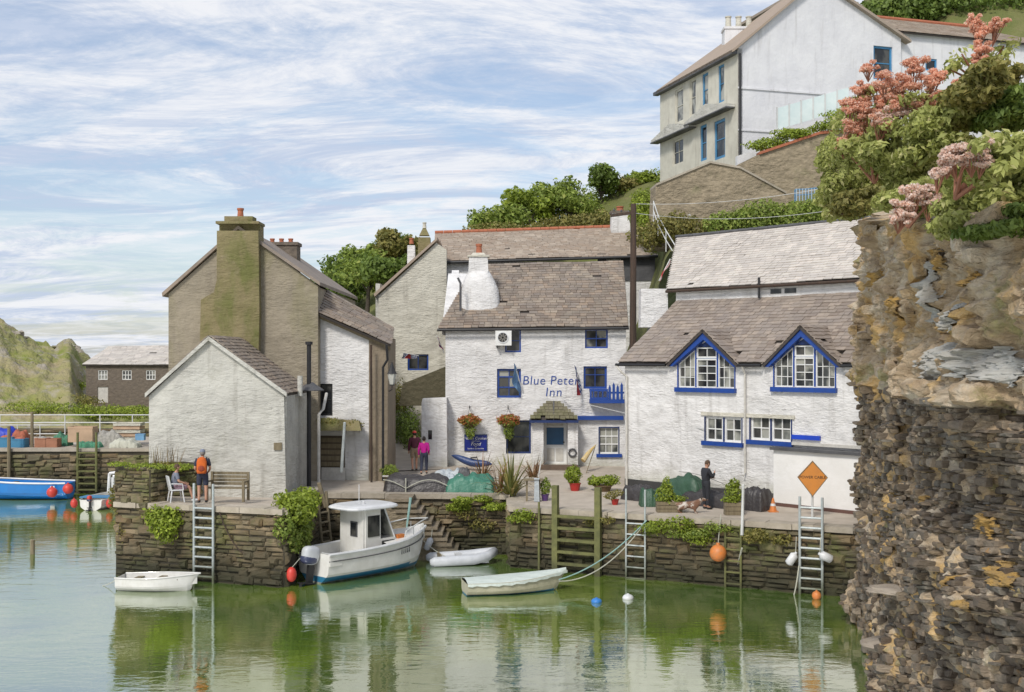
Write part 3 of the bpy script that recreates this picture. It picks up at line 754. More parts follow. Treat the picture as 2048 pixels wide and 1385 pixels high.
# the ground on top of the cliff, going back
b0 = len(mb.v); tops = []
for k, dd in enumerate((0.0, 1.2, 3, 7, 14)):
    for i in range(0, ns, 8):
        s = s0 + (s1 - s0) * i / (ns - 1); p, u, n = cpath(s)
        q = cpos(s, CTOP(s)) - n * dd
        tops.append(Vector((q.x, q.y, CTOP(s) + 0.12 * dd + (0.25 * noise.noise(q * .6) if k else 0))))
nw = len(range(0, ns, 8))
mb.add(tops, [(k * nw + i, k * nw + i + 1, (k + 1) * nw + i + 1, (k + 1) * nw + i) for k in range(4) for i in range(nw - 1)])
mb.build('rock_face', m_cliff, cliff)
# laid slaty stones of the lower wall
out = []
zf = -10.0                       # beds that dip gently away from the viewer
while zf < ZM:
    h = rnd.choice((.07, .09, .12, .14, .18, .23)); s = 1.0 + rnd.uniform(0, .5)
    while s < cl[-1] - 1.5:
        hor = h > .12
        p0, u, n = cpath(s); kD = (p0.y / 37.0) ** .75
        w = rnd.uniform(0.22, 0.8) * (1 if hor else 1.3) * (.45 + .55 * kD)
        z = HC - (HC - zf) * kD; hh = h * kD * rnd.uniform(.85, 1.12)
        if -.45 < z < ZM:
            p = cpos(s + w / 2, z + hh / 2); _, u, n = cpath(s + w / 2)
            pr = rnd.uniform(0.04, 0.14) * (1.7 if rnd.random() < .08 else 1)
            p1, _, _ = cpath(s + w); slope = (HC - (HC - zf) * (p1.y / 37.0) ** .75 - z) / w
            tl = slope + rnd.uniform(-.03, .03)
            o = p - (u + Z * tl) * (w / 2) - n * 0.04 + Z * (-hh / 2)
            out.append(axes(o, (u + Z * tl) * w, -n * pr, Z * hh))
        s += w * rnd.uniform(.95, 1.05)
    zf += h
pieces(cliff, out, 'slab', m_cliffstone, 'stone', 'stone_infill', 300)
def spx(px, z):        # path parameter of the cliff seen at that bearing
    best = None
    for k in range(400):
        s = 4.5 + (cl[-1] - 5) * k / 399; p = cpos(s, z); e = abs(CX + F * p.x / p.y - px)
        if best is None or e < best[0]: best = (e, s, p.y)
    return best[1], best[2]
def spot(px, py):
    z = 6.5
    for _ in range(4): s, D = spx(px, z); z = zat(py, D)
    return s, z, D
RP = [(1845, 590, 26, 60), (1850, 735, 62, 50), (1985, 735, 85, 36), (1775, 480, 34, 50), (1900, 640, 24, 30)]
PATCH = []
for (px, py, wx, wy) in RP:
    s, z, D = spot(px, py); PATCH.append((s, z, wx * D / F * 1.7, wy * D / F))
# rough blocks of the upper wall
out = []
PZ = []
for i in range(260):
    s = rnd.uniform(1.5, cl[-1] - 1); z = rnd.uniform(ZM - .1, CTOP(s) - .1)
    if noise.noise(Vector((s * .5, 9, z * .6))) > 0.1 or any(((s - a) / ra) ** 2 + ((z - b) / rb) ** 2 < 1 for a, b, ra, rb in PATCH): continue
    w, h = rnd.uniform(.2, .7), rnd.uniform(.1, .3)
    p = cpos(s, z); _, u, n = cpath(s)
    tl = rnd.uniform(-.2, .2)
    out.append(axes(p - n * .06, (u + Z * tl) * w, -n * rnd.uniform(.08, .22), (Z - u * tl) * h))
pieces(cliff, out, 'slab', m_cliff, 'rough_stone', 'rough_stone_infill', 300)
def patch(name, sc, zc, rs, rz_, mat, extra, seed, nn=34):
    """a ragged crust that follows the rock"""
    vs, idx, fs = [], {}, []
    for j in range(nn + 1):
        for i in range(nn + 1):
            a, b = (i / nn * 2 - 1), (j / nn * 2 - 1)
            r = math.hypot(a, b) + 0.55 * noise.fractal(Vector((a * 1.6 + seed, b * 1.6, seed * 2.1)), .8, 2.1, 4)
            if r < 0.82:
                p = cpos(sc + a * rs, zc + b * rz_, extra * min(1, (0.9 - r) * 3)); idx[i, j] = len(vs); vs.append(p)
    for j in range(nn):
        for i in range(nn):
            q = [(i, j), (i + 1, j), (i + 1, j + 1), (i, j + 1)]
            if all(k in idx for k in q): fs.append([idx[k] for k in q])
    if fs:
        mb = MB(); mb.add(vs, fs); mb.build(name, mat, cliff)
for k, (px, py, wx, wy) in enumerate(RP):
    s, z, D = spot(px, py)
    patch('render_patch', s, z, wx * D / F * 1.9, wy * D / F * 1.15, m_oldrender, 0.10, k * 3.3 + 1, 48)
for k, (px, py, wx, wy) in enumerate([(1752, 765, 20, 32), (1988, 1052, 30, 22), (2015, 1155, 40, 24), (1930, 1165, 16, 12), (1800, 620, 22, 26), (1890, 520, 40, 22), (1760, 560, 18, 20), (1800, 905, 14, 10), (1840, 1000, 10, 8), (1960, 560, 22, 16), (1925, 1210, 14, 14)]):
    s, z, D = spot(px, py)
    patch('lichen_patch', s, z, wx * D / F * 1.8, wy * D / F * 1.25, m_lichen, 0.14, k * 2.7 + 40, 30)
m_paleledge = M('pale_ledge_rock', (.36, .31, .25), (.22, .18, .14), scale=2, stretch=(1, 1, 4), bump=.8, bscale=6, bstretch=(1, 1, 3))
# ledges at the waterline and the dark overhang
for (px, py, L, dz, dd) in [(1745, 1168, 1.3, .16, .9), (1790, 1180, .8, .12, .7), (1730, 1345, 1.1, .25, .8), (1765, 1290, .9, .2, .7), (1800, 790, 1.6, .35, .5), (1870, 780, 1.1, .3, .45), (1960, 790, .9, .28, .4)]:
    s, z, D = spot(px + 10, py)
    p = cpos(s, z); _, u, n = cpath(s)
    mb = MB(); rs_ = rnd.uniform(0, 50)
    Rm = Matrix((u, n, Z)).transposed()
    mb.ball((0, 0, 0), 1.0, 18, 10)
    mb.v = [tuple(p + Rm @ Vector((v[0] * L * .5 * (1 + .35 * noise.noise(Vector(v) * 1.3 + Vector((rs_, 0, 0)))), v[1] * (dd * .5 + .2) * (1 + .3 * noise.noise(Vector(v) * 2 + Vector((0, rs_, 0)))) + .05, max(-1, min(1, v[2] * 1.6)) * dz * .5 * (1 + .4 * noise.noise(Vector(v) * 2.5 + Vector((rs_, rs_, 0))))))) for v in mb.v]
    mb.build('ledge_stone', m_paleledge if py > 1100 else m_cliff, cliff)
# ================================================================ BUILDINGS
def wall_part(parent, fr, outline, holes, mat, dep=0.35, b1=0.0, name='wall'):
    mb = MB(); fr.slab(mb, outline, holes, b1 - dep, b1)
    return mb.build(name, mat, parent)
def hole(r): a0, a1, c0, c1 = r; return [(a0, c0), (a1, c0), (a1, c1), (a0, c1)]
def window(parent, fr, r, cols=2, rows=2, fm=m_wpaint, sm=None, glassm=m_glass, rec=0.12, fw=0.07, mw=0.03, sill=None, rim=None, label=None, meet=False, split=None):
    """frame and glazing bars are the part; every pane, the sill and the reveal trim are sub-parts"""
    a0, a1, c0, c1 = r; sm = sm or fm
    mb = MB()
    fr.box(mb, a0, a0 + fw, c0, c1, -rec - .06, -rec + .03); fr.box(mb, a1 - fw, a1, c0, c1, -rec - .06, -rec + .03)
    fr.box(mb, a0 + fw, a1 - fw, c0, c0 + fw, -rec - .06, -rec + .028); fr.box(mb, a0 + fw, a1 - fw, c1 - fw, c1, -rec - .06, -rec + .028)
    ca = [a0 + fw + (a1 - a0 - 2 * fw) * i / cols for i in range(cols + 1)]
    cc = [c0 + fw + (c1 - c0 - 2 * fw) * i / rows for i in range(rows + 1)]
    if split: cc = [c0 + fw] + [c0 + (c1 - c0) * q for q in split] + [c1 - fw]
    for x in ca[1:-1]: fr.box(mb, x - mw / 2, x + mw / 2, c0 + fw, c1 - fw, -rec - .045, -rec + .012)
    for y in cc[1:-1]: fr.box(mb, a0 + fw, a1 - fw, y - mw / 2 * (1.8 if meet else 1), y + mw / 2 * (1.8 if meet else 1), -rec - .045, -rec + .016)
    o = mb.build('window', fm, parent)
    if label: o['label'] = label
    for i in range(cols):
        for j in range(len(cc) - 1):
            mb = MB(); g = .004
            fr.box(mb, ca[i] + g, ca[i + 1] - g, cc[j] + g, cc[j + 1] - g, -rec - .04, -rec - .02 + rnd.uniform(-.004, .004))
            mb.build('pane', glassm if not isinstance(glassm, list) else glassm[(i + j) % len(glassm)], o)
    if sill:
        mb = MB(); fr.box(mb, a0 - .10, a1 + .10, c0 - .15, c0 - .004, -rec, .10); mb.build('sill', sill, o)
    if rim:
        mb = MB()
        fr.box(mb, a0 + .003, a0 + .05, c0, c1, -rec + .03, .012); fr.box(mb, a1 - .05, a1 - .003, c0, c1, -rec + .03, .012)
        fr.box(mb, a0 + .05, a1 - .05, c1 - .05, c1 - .003, -rec + .03, .012)
        mb.build('reveal_trim', rim, o)
    return o
def chimney(parent, p, size, h, mat, pots=1, pot=m_terra, taper=0.92, potr=0.13, poth=0.4, cap=True, name='chimney', spacing=0.5, capm=None, crown=False):
    p = Vector(p); mb = MB()
    mb.box(p + Z * (h / 2), (size[0], size[1], h), taper=taper)
    o = mb.build(name, mat, parent)
    if cap:
        mb = MB(); mb.box(p + Z * (h + .05), (size[0] * taper + .12, size[1] * taper + .12, .14)); mb.build('chimney_cap', capm or mat, o)
    if crown:
        mb = MB(); mb.box(p + Z * (h + .3), (size[0] * .8, size[1] * .8, .4), taper=.3); mb.build('chimney_crown', mat, o)
    for i in range(pots):
        x = (i - (pots - 1) / 2) * spacing
        mb = MB(); mb.lathe([(potr * 1.1, 0), (potr, .05), (potr * .85, poth - .08), (potr * 1.05, poth - .06), (potr * 1.05, poth), (potr * .7, poth)], p + V(x, 0, h + .1 + (.4 if crown else 0)), 12)
        mb.build('chimney_pot', pot, o)
    return o
def pipe(parent, pts, r, mat, name='drainpipe'):
    mb = MB(); mb.tube(pts, r, 8); return mb.build(name, mat, parent)

# ---------------- The inn
fi = Fr((-2.95, 51, 0), (1, 0))
inn = thing('inn', 'white three-storey inn with blue windows and blue lettering over its porch', 'inn', (1.0, 53.5, 2.5))
wI = xat(1252, 51) + 2.95
E1 = 8.62
top = fi.rect(1010, 656, 1042, 705); topr = fi.rect(1170, 650, 1216, 697)
mid = fi.rect(994, 738, 1042, 796); midr = fi.rect(1167, 733, 1214, 778)
big = fi.rect(1012, 841, 1062, 908); gw = fi.rect(1197, 854, 1239, 908); door = fi.rect(1088, 838, 1133, 928)
top = (top[0], top[1], top[2], E1 - .06); topr = (topr[0], topr[1], topr[2], E1 - .05)
wall_part(inn, fi, [(0, 2.0), (wI, 2.0), (wI, E1), (0, E1)], [hole(q) for q in (top, topr, mid, midr, big, gw, door)], m_white)
fil = Fr((-2.95, 56.5, 0), (0, -1))
wall_part(inn, fil, [(0, 2.0), (5.13, 2.0), (5.13, E1), (0, 11.6)], [], m_white, b1=0.0)
window(inn, fi, top, 1, 2, m_blue, rec=.14, label='blue window behind the air conditioning unit')
window(inn, fi, topr, 2, 2, m_blue, rec=.14, glassm=[m_glassl, m_glass], meet=True)
window(inn, fi, mid, 2, 3, m_blue, rec=.14, glassm=[m_glass, m_glass, m_glassl], split=(.36, .72), fw=.09, meet=True)
window(inn, fi, midr, 2, 2, m_blue, rec=.14, split=(.62,), glassm=m_glass, fw=.09)
window(inn, fi, big, 1, 2, m_dblue, rec=.18, glassm=m_glass, fw=.08, label='tall dark blue bar window')
window(inn, fi, gw, 3, 3, m_wpaint, rec=.1, glassm=m_glassl, sill=m_blue, rim=m_dblue, meet=True)
# door with its blue upper panel
mb = MB(); fi.box(mb, door[0], door[1], door[2], door[3], -.2, -.12); dr = mb.build('door', m_wpaint, inn)
for (x0, x1, y0, y1, m, nm) in [(.12, .88, .42, .80, m_ltblue if False else M('blue_door_panel', (0.01, 0.09, 0.21), rough=.35, bump=.05), 'door_pane'), (.14, .46, .06, .34, m_wpaint_old, 'door_panel'), (.54, .86, .06, .34, m_wpaint_old, 'door_panel'), (.14, .86, .84, .96, m_wpaint_old, 'door_panel')]:
    w_, h_ = door[1] - door[0], door[3] - door[2]
    mb = MB(); fi.box(mb, door[0] + w_ * x0, door[0] + w_ * x1, door[2] + h_ * y0, door[2] + h_ * y1, -.12, -.09); mb.build(nm, m, dr)
mb = MB(); mb.ball(fi.p(door[1] - .12, door[2] + .95, -.06), .035); mb.build('handle', m_black, dr)
# porch
pa0, pa1 = fi.hit(1062, 836)[0], fi.hit(1152, 836)[0]
pz = fi.hit(1107, 838)[1]
por = MB()
for (x0, x1) in ((1064, 1086), (1134, 1154)):
    a, b = fi.hit(x0, 880)[0], fi.hit(x1, 880)[0]
    fi.box(por, a, b, 2.3, pz - .02, .012, .75)
por.build('porch_wall', m_white, inn)
mb = MB(); A0, A1 = pa0 - .05, pa1 + .02; zt = fi.hit(1107, 803)[1]
am = (A0 + A1) / 2; hw = .42
pr = [fi.p(A0, pz, 1.05), fi.p(A1, pz, 1.05), fi.p(A1, pz, .01), fi.p(A0, pz, .01), fi.p(am - hw * .45, zt, .35), fi.p(am + hw * .45, zt, .35), fi.p(am + hw * .45, zt, .02), fi.p(am - hw * .45, zt, .02)]
mb.hexa(pr); pro = mb.build('porch_roof', m_under, inn)
slates(pro, pr[0] + V(0, -.05, .02), pr[1] + V(0, -.05, .02), pr[5], pr[4], M('mossy_porch_slate', (.17, .15, .10), (.12, .12, .05), bump=.4, vary=.15), .16, (.16, .26), under=False)
mb = MB(); mb.tube([fi.p(am - .02, pz + .03, 1.12), fi.p(am + .01, zt + .02, .42)], .035); mb.build('hip_flashing', m_lead, pro)
mb = MB(); fi.box(mb, A0 - .03, A1 + .03, pz - .12, pz - .01, .05, 1.1); mb.build('porch_fascia', m_dblue, inn)
be = fi.rect(1155, 832, 1246, 840)
mb = MB(); fi.box(mb, A1 + .05, be[1], be[2], be[3], .01, .22); mb.build('blue_beam', m_blue, inn)
# doorstep
for i in range(3):
    mb = MB(); fi.box(mb, door[0] - .45, door[1] + .45, 2.1, 2.62 - i * .17, .77 + i * .28, 1.05 + i * .28)
    mb.build('doorstep', M('step_brown', (.17, .12, .085), (.11, .08, .06), bump=.4) if i == 0 else bpy.data.materials['step_brown'], inn)
# roof
e0, e1 = V(-3.25, 50.75, E1 - .05), V(5.15, 50.75, E1 + .05)
r0, r1 = V(-1.75, 55.2, 11.75), V(5.35, 55.2, 11.95)
slates(inn, e0, e1, r1, r0, m_slate, .21, (.22, .42))
pipe(inn, [e0 + V(-.05, -.08, -.06), e1 + V(0, -.08, -.08)], .06, m_black, 'gutter')
mb = MB(); mb.hexa([V(-3.1, 50.9, E1 - .3), V(-1.9, 54.9, E1 - .3), V(-1.9, 56, E1 - .3), V(-3.1, 56, E1 - .3), V(-3.1, 50.95, E1 - .02), V(-1.9, 54.9, 11.4), V(-1.9, 56, 11.4), V(-3.1, 56, 11.4)]); mb.build('gable_wall', m_white, inn)
# round-shouldered white chimney breast
ch = MB()
cx, cy = xat(958, 52.6), 52.6
zb = zat(618, 51.8)
prof = [(.98, zb - .6), (.93, zb + .3), (.86, zb + .9), (.76, zb + 1.35), (.60, zb + 1.62), (.50, zb + 1.75)]
nq = 24; rg = []
for r, z in prof:
    for q_ in range(nq):
        an = 2 * math.pi * q_ / nq; sq = lambda v: math.copysign(abs(v) ** .6, v)
        rg.append((cx + r * .92 * sq(math.cos(an)) + (.10 if math.cos(an) > 0 and z < zb + 1 else 0), cy + r * .8 * sq(math.sin(an)), z))
ch.add(rg, [(i * nq + q_, i * nq + (q_ + 1) % nq, (i + 1) * nq + (q_ + 1) % nq, (i + 1) * nq + q_) for i in range(len(prof) - 1) for q_ in range(nq)] + [tuple(range((len(prof) - 1) * nq, len(prof) * nq))])
cho = ch.build('chimney', m_white, inn, smooth=True)
mb = MB(); mb.box((cx - .02, cy, zb + 2.0), (.92, .8, .85), taper=.9); mb.build('chimney_stack', m_white, cho)
mb = MB(); mb.box((cx - .02, cy, zb + 2.42), (.98, .85, .08)); mb.box((cx - .02, cy, zb + 2.52), (.7, .6, .12), taper=.7); mb.build('chimney_cap', m_cream, cho)
mb = MB(); mb.lathe([(.16, 0), (.14, .05), (.12, .3), (.15, .32), (.15, .42), (.09, .42)], (cx, cy, zb + 2.58), 12); mb.build('chimney_pot', m_terra, cho)
x_, y_ = xat(921, 51.3), 51.3
pipe(inn, [(x_, y_, zat(622, 51)), (x_, y_, zat(566, 51)), (x_ - .12, y_, zat(555, 51))], .05, m_lead, 'vent_pipe')
# lettering and the air conditioner
a, c = fi.hit(1101, 762); text_part('Blue Peter', 0.56, m_blue, inn, fi, a, c, .012, spacing=1.06, shear=.1, bold=-.003)
a, c = fi.hit(1107, 783); text_part('Inn', 0.56, m_blue, inn, fi, a, c - .05, .012, spacing=1.1, shear=.1, bold=-.003)
ac = thing('air_conditioning_unit', 'white air conditioning unit with round fan grille mounted high on the inn', 'air conditioner', fi.p(*fi.hit(1008, 682)))
q = fi.rect(991, 662, 1023, 697); mb = MB(); fi.box(mb, q[0], q[1], q[2] + .12, q[3], .02, .36); mb.build('casing', m_wpaint, ac)
cx_, cz_ = (q[0] + q[1]) / 2 - .03, (q[2] + q[3]) / 2 + .08
rot = Matrix.Rotation(R(90), 3, 'X')
mb = MB(); mb.lathe([(.25, 0), (.25, .03), (.21, .03), (.21, .0)], fi.p(cx_, cz_, .36), 20, rot); mb.build('fan_ring', m_plast, ac)
mb = MB(); mb.lathe([(.21, 0), (.21, .012)], fi.p(cx_, cz_, .362), 20, rot); mb.build('fan_opening', m_black, ac)
for k in range(4):
    mb = MB(); mb.box(fi.p(cx_, cz_, .38), (.40, .008, .05), Matrix.Rotation(R(45 * k + 10), 3, 'Y')); mb.build('fan_blade', M('fan_grey', (.2, .19, .17)) if k == 0 else bpy.data.materials['fan_grey'], ac)
for s_ in (q[0] + .06, q[1] - .1):
    mb = MB(); fi.box(mb, s_, s_ + .04, q[2], q[2] + .12, .0, .34); mb.build('bracket', m_black, ac)
# blue railed landing by the right window
gt = thing('balcony_rail', 'blue picket-topped balcony front below the upper bar window', 'railing', fi.p(*fi.hit(1212, 806)))
q = fi.rect(1178, 778, 1214, 806); mb = MB()
fi.box(mb, q[0], q[1], q[3] - .1, q[3], .03, .55); mb.build('top_rail', m_blue, gt)
mb = MB(); fi.box(mb, q[0], q[1] + .72, q[2], q[2] + .16, .03, .6); mb.build('bottom_rail', m_blue, gt)
mb = MB(); fi.box(mb, q[0], q[0] + .08, q[2] + .16, q[3] - .1, .5, .56); mb.build('rail_post', m_blue, gt)
mb = MB(); fi.box(mb, q[0] + .08, q[1], q[2] + .16, q[2] + .26, .5, .55); mb.build('board', m_blue, gt)
for k in range(4):
    a = q[0] + .14 + k * .2
    mb = MB(); fi.box(mb, a, a + .05, q[2] + .26, q[3] - .1, .51, .55); mb.build('baluster', m_blue, gt)
for k in range(4):
    a = q[1] + .02 + k * .175; zz = q[3] + (.16 if k % 2 else .06)
    mb = MB(); fi.slab(mb, [(a, q[2] + .16), (a + .11, q[2] + .16), (a + .11, zz), (a + .055, zz + .14), (a, zz)], [], .52, .56); mb.build('picket', m_blue, gt)
mb = MB(); fi.box(mb, q[1], q[1] + .72, q[2] + .42, q[2] + .5, .50, .52); mb.build('cross_rail', m_blue, gt)
# name board
sg = thing('sign_board', 'blue painted board reading Home Cooked Food on the inn wall', 'sign', fi.p(*fi.hit(953, 885)))
q = fi.rect(930, 871, 973, 901); mb = MB(); fi.box(mb, q[0], q[1], q[2], q[3], .012, .05); mb.build('board', M('sign_navy', (.006, .018, .22), rough=.35, bump=0), sg)
mb = MB(); fi.box(mb, q[0] - .03, q[1] + .03, q[3], q[3] + .035, .01, .06); fi.box(mb, q[0] - .03, q[1] + .03, q[2] - .035, q[2], .01, .06); fi.box(mb, q[0] - .03, q[0], q[2], q[3], .01, .06); fi.box(mb, q[1], q[1] + .03, q[2], q[3], .01, .06)
mb.build('board_frame', m_dblue, sg)
am_, hh = (q[0] + q[1]) / 2, q[3] - q[2]
for (tx, sz, k) in (('Home Cooked', .17, .80), ('out of hours', .07, .62), ('Food', .21, .42), ('and', .06, .25), ('Snacks & Sandwiches', .085, .12)):
    text_part(tx, sz, m_wpaint, sg, fi, am_, q[2] + hh * k, .053, shear=.25 if sz > .1 else 0, thick=.002)
# flags on slanting staffs
def flag(label, base, tip, mat3, w, h, seed):
    t = thing('flag', label, 'flag', base, group=None)
    mb = MB(); mb.tube([base, tip], .022, 6); mb.build('flagstaff', m_wpaint, t)
    r = random.Random(seed); b, tp = Vector(base), Vector(tip)
    d = (tp - b); vs = []; nu, nv = 6, 8
    for j in range(nv + 1):
        for i in range(nu + 1):
            u, v = i / nu, j / nv
            p = b.lerp(tp, 1 - v * h) if False else tp.lerp(b, u * w)
            vs.append(p + Vector((.10 * v * (1 if seed % 2 else -1) + .05 * math.sin(u * 6 + v * 3), -.06 * math.sin(u * 9 + seed), -v * h * (1 - .45 * u))))
    mb = MB()
    for j in range(nv):
        for i in range(nu):
            mb.cur = (j + i) % len(mat3) if len(mat3) < 3 else (0 if abs(i - nu / 2 + .5) < 1 else (1 if (i + j) % 2 else 2))
            k = j * (nu + 1) + i
            mb.v.extend([tuple(vs[q]) for q in (k, k + 1, k + nu + 2, k + nu + 1)]); n0 = len(mb.v) - 4
            mb.f.append([n0, n0 + 1, n0 + 2, n0 + 3]); mb.m.append(mb.cur)
    mb.build('flag_cloth', mat3, t, smooth=True)
m_flagr, m_flagb, m_flagw = M('flag_red', (.45, .04, .04), bump=0), M('flag_blue', (.04, .08, .28), bump=0), M('flag_white', (.7, .7, .7), bump=0)
m_flags = M('flag_slate_blue', (.10, .20, .38), (.16, .30, .48), scale=6, bump=0)
flag('blue furled flag hanging between upper bar window and the lettering', fi.p(*fi.hit(1046, 785), .05), fi.p(*fi.hit(1028, 726), .7), [m_flags], .75, .75, 2)
flag('red white and blue flag hanging at the end of the lettering', fi.p(*fi.hit(1160, 762), .05), fi.p(*fi.hit(1147, 730), .7), [m_flagr, m_flagw, m_flagb], .85, 1.35, 3)
flag('small red and blue flag poking out beside the inn gutter', (-3.05, 51.6, zat(706, 51.6)), (-3.35, 51.2, zat(672, 51.2)), [m_flagr, m_flagb], .6, .4, 5)
flag('rainbow-edged pennant fluttering over the alley window', (xat(835, 56), 56.7, zat(712, 56)), (xat(806, 56), 56.0, zat(706, 56)), [m_flagr, m_flagw, m_flagb], .9, .28, 4)
flag('red and white flag behind the white chimney of the cottages', V(xat(1318, 50), 50.0, zat(562, 50)), V(xat(1338, 50), 49.6, zat(520, 50)), [m_flagr, m_flagw, m_flagr], .9, .35, 6)

# ---------------- House behind the inn (E) and its cream neighbour (F)
fe = Fr((xat(873, 59.5), 59.5, 0), (1, 0))
he = thing('terraced_house', 'white hillside house with long tiled roof directly above the inn roof', 'house', (0, 61.5, 3))
wE = xat(1310, 59.5) - xat(873, 59.5); zE = zat(524, 59.5)
dw = fe.rect(1212, 513, 1242, 543)
wall_part(he, fe, [(0, 2.5), (wE, 2.5), (wE, zE), (0, zE)], [hole(dw)], m_white)
window(he, fe, dw, 2, 2, m_wpaint, rec=.06, fw=.09, mw=.05)
q = fe.rect(1195, 508, 1310, 562); w4 = MB()
for (x0, x1, y0, y1) in ((q[0], dw[0], q[2], q[3]), (dw[1], q[1], q[2], q[3]), (dw[0], dw[1], q[2], dw[2])): fe.box(w4, x0, x1, y0, y1, .01, .05)
w4.build('slate_hanging', M('dark_slate_cladding', (.10, .10, .105), (.07, .07, .075), scale=2, bump=.5, bscale=8), he)
e0, e1 = V(xat(866, 59.2), 59.2, zE - .03), V(xat(1316, 59.2), 59.2, zat(511, 59.2))
r0, r1 = V(xat(870, 63.8), 63.8, zat(468, 63.8)), V(xat(1258, 63.8), 63.8, zat(455, 63.8))
slates(he, e0, e1, r1, r0, m_slate_e, .22, (.25, .42))
pipe(he, [e0 + V(0, -.08, -.06), e1 + V(0, -.08, -.06)], .07, m_black, 'gutter')
for k in range(22):
    a, b = r0.lerp(r1, k / 22), r0.lerp(r1, (k + 1) / 22)
    mb = MB(); mb.tube([a + V(0, 0, .06), b + V(-.02, 0, .06)], .11, 8); mb.build('ridge_tile', m_terra, he)
chimney(he, V(xat(1240, 63.2), 63.2, zat(468, 63.2)), (1.05, .9), 1.1, m_white, 1, m_terra, cap=True, capm=m_darkstone, potr=.2, poth=.3)
ff = Fr((xat(757, 58.6), 58.6, 0), (1, 0))
hf = thing('terraced_house', 'cream gable-ended house at the top of the alley', 'house', (-5, 60, 3))
c = lambda px, py: ff.hit(px, py)
lw = ff.rect(815, 709, 857, 741)
wall_part(hf, ff, [c(757, 900), c(893, 900), c(893, 500), c(873, 486), c(757, 592)], [hole(lw)], m_cream)
window(hf, ff, lw, 2, 1, m_blue, rec=.12, fw=.08)
mb = MB(); P0, P1 = c(750, 594), c(875, 481)
ff.slab(mb, [P0, P1, (P1[0], P1[1] + .14), (P0[0] - .05, P0[1] + .14)], [], -4.0, .18)
mb.build('roof', m_slate_e, hf)
mb = MB(); q = ff.hit(757, 620); mb.box((ff.o.x - .06, 60, 8.0), (.22, 2.4, 6.2)); mb.build('end_bay', m_whitegable, hf)
chimney(hf, V(xat(823, 60.5), 60.5, zat(545, 60.5)), (.42, .5), zat(492, 60.5) - zat(545, 60.5), m_white, 1, m_terra, potr=.12, poth=.3, cap=False)
chimney(hf, V(xat(849, 60.2), 60.2, zat(510, 60.2)), (.66, .6), zat(476, 60.2) - zat(510, 60.2), m_mossy, 1, m_cream, potr=.10, poth=.3, crown=True, cap=False)

# ---------------- alley walls
fa = Fr((xat(790, 55.6), 55.6, 0), (1, 0)); h_ = lambda px, py: fa.hit(px, py)
aw = thing('stone_wall', 'dark stone lean-to wall with sloping top over the alley beside the inn', 'wall', fa.p(1, 3))
wall_part(aw, fa, [h_(843, 930), h_(893, 930), h_(893, 733), h_(805, 768), h_(798, 812), h_(843, 812)], [], M('dark_olive_stone', (.115, .10, .06), (.08, .072, .04), scale=3, stretch=(1, 1, 2.5), bump=.9, bscale=4, bdist=.1), dep=.5)
aw2 = thing('stone_wall', 'shadowed rubble wall with worn openings at the end of the alley', 'wall', (xat(800, 61), 61, 3))
f61 = Fr((xat(740, 60.5), 60.5, 0), (1, 0))
wall_part(aw2, f61, [f61.hit(740, 880), f61.hit(880, 880), f61.hit(880, 770), f61.hit(740, 770)], [], m_stonewall, dep=.5)
for i in range(6):
    mb = MB(); mb.box((xat(786, 60), 60.2 - i * .3, 4.6 - i * .2 - .1), (1.1, .32, .14)); mb.build('step', m_coping, aw2)
wb = thing('garden_wall', 'white-painted low annexe wall with slit window at the alley corner of the inn', 'wall', (-3.6, 50.5, 2.4))
fwb = Fr((xat(843, 50.2), 50.2, 0), (1, 0)); sl = fwb.rect(856, 861, 864, 880)
wall_part(wb, fwb, [(0, 2.3), (1.12, 2.3), fwb.hit(893, 796), fwb.hit(845, 798), (0, fwb.hit(843, 806)[1])], [hole(sl)], m_white, dep=.78)
mb = MB(); fwb.box(mb, sl[0] - .02, sl[1] + .02, sl[2], sl[3], -.3, -.2); mb.build('slit_window', m_glass, wb)

# ---------------- The long white cottages (G)
fg = Fr((4.52, 46.0, 0), (6.96, -7.5)); bk = -fg.n
cot = thing('cottage', 'long white cottage with two blue gabled dormers along the quay', 'cottage', (8, 43, 2.1))
LG = 13.0; EG = 7.08
g1 = fg.rect(1411, 835, 1483, 884); g2 = fg.rect(1501, 833, 1582, 882)
def dorm(cx0, x0, x1, ys, yt, y1, ya):     # window pentagon
    return [fg.hit(x0, ys), fg.hit(x1, ys), fg.hit(x1, y1), fg.hit(cx0 + 22, ya), fg.hit(cx0 - 22, ya), fg.hit(x0, y1)]
d1 = dorm(1413, 1357, 1469, 775, 0, 727, 694); d2 = dorm(1608, 1549, 1670, 774, 0, 725, 690)
ap1, ap2 = fg.hit(1413, 668), fg.hit(1608, 661)
def sh(px): return fg.hit(px, 735)[0]
sl1, sr1, sl2, sr2 = sh(1348), sh(1476), sh(1540), sh(1682)
wall_part(cot, fg, [(0, 1.8), (LG, 1.8), (LG, EG), (sr2, EG), ap2, (sl2, EG), (sr1, EG), ap1, (sl1, EG), (0, EG)], [hole(g1), hole(g2), d1, d2], m_white)
mb = MB(); fg.box(mb, 0.01, LG, 1.9, 2.45, 0, .03); mb.build('plinth', M('black_plinth', (.05, .05, .05), bump=.3), cot)
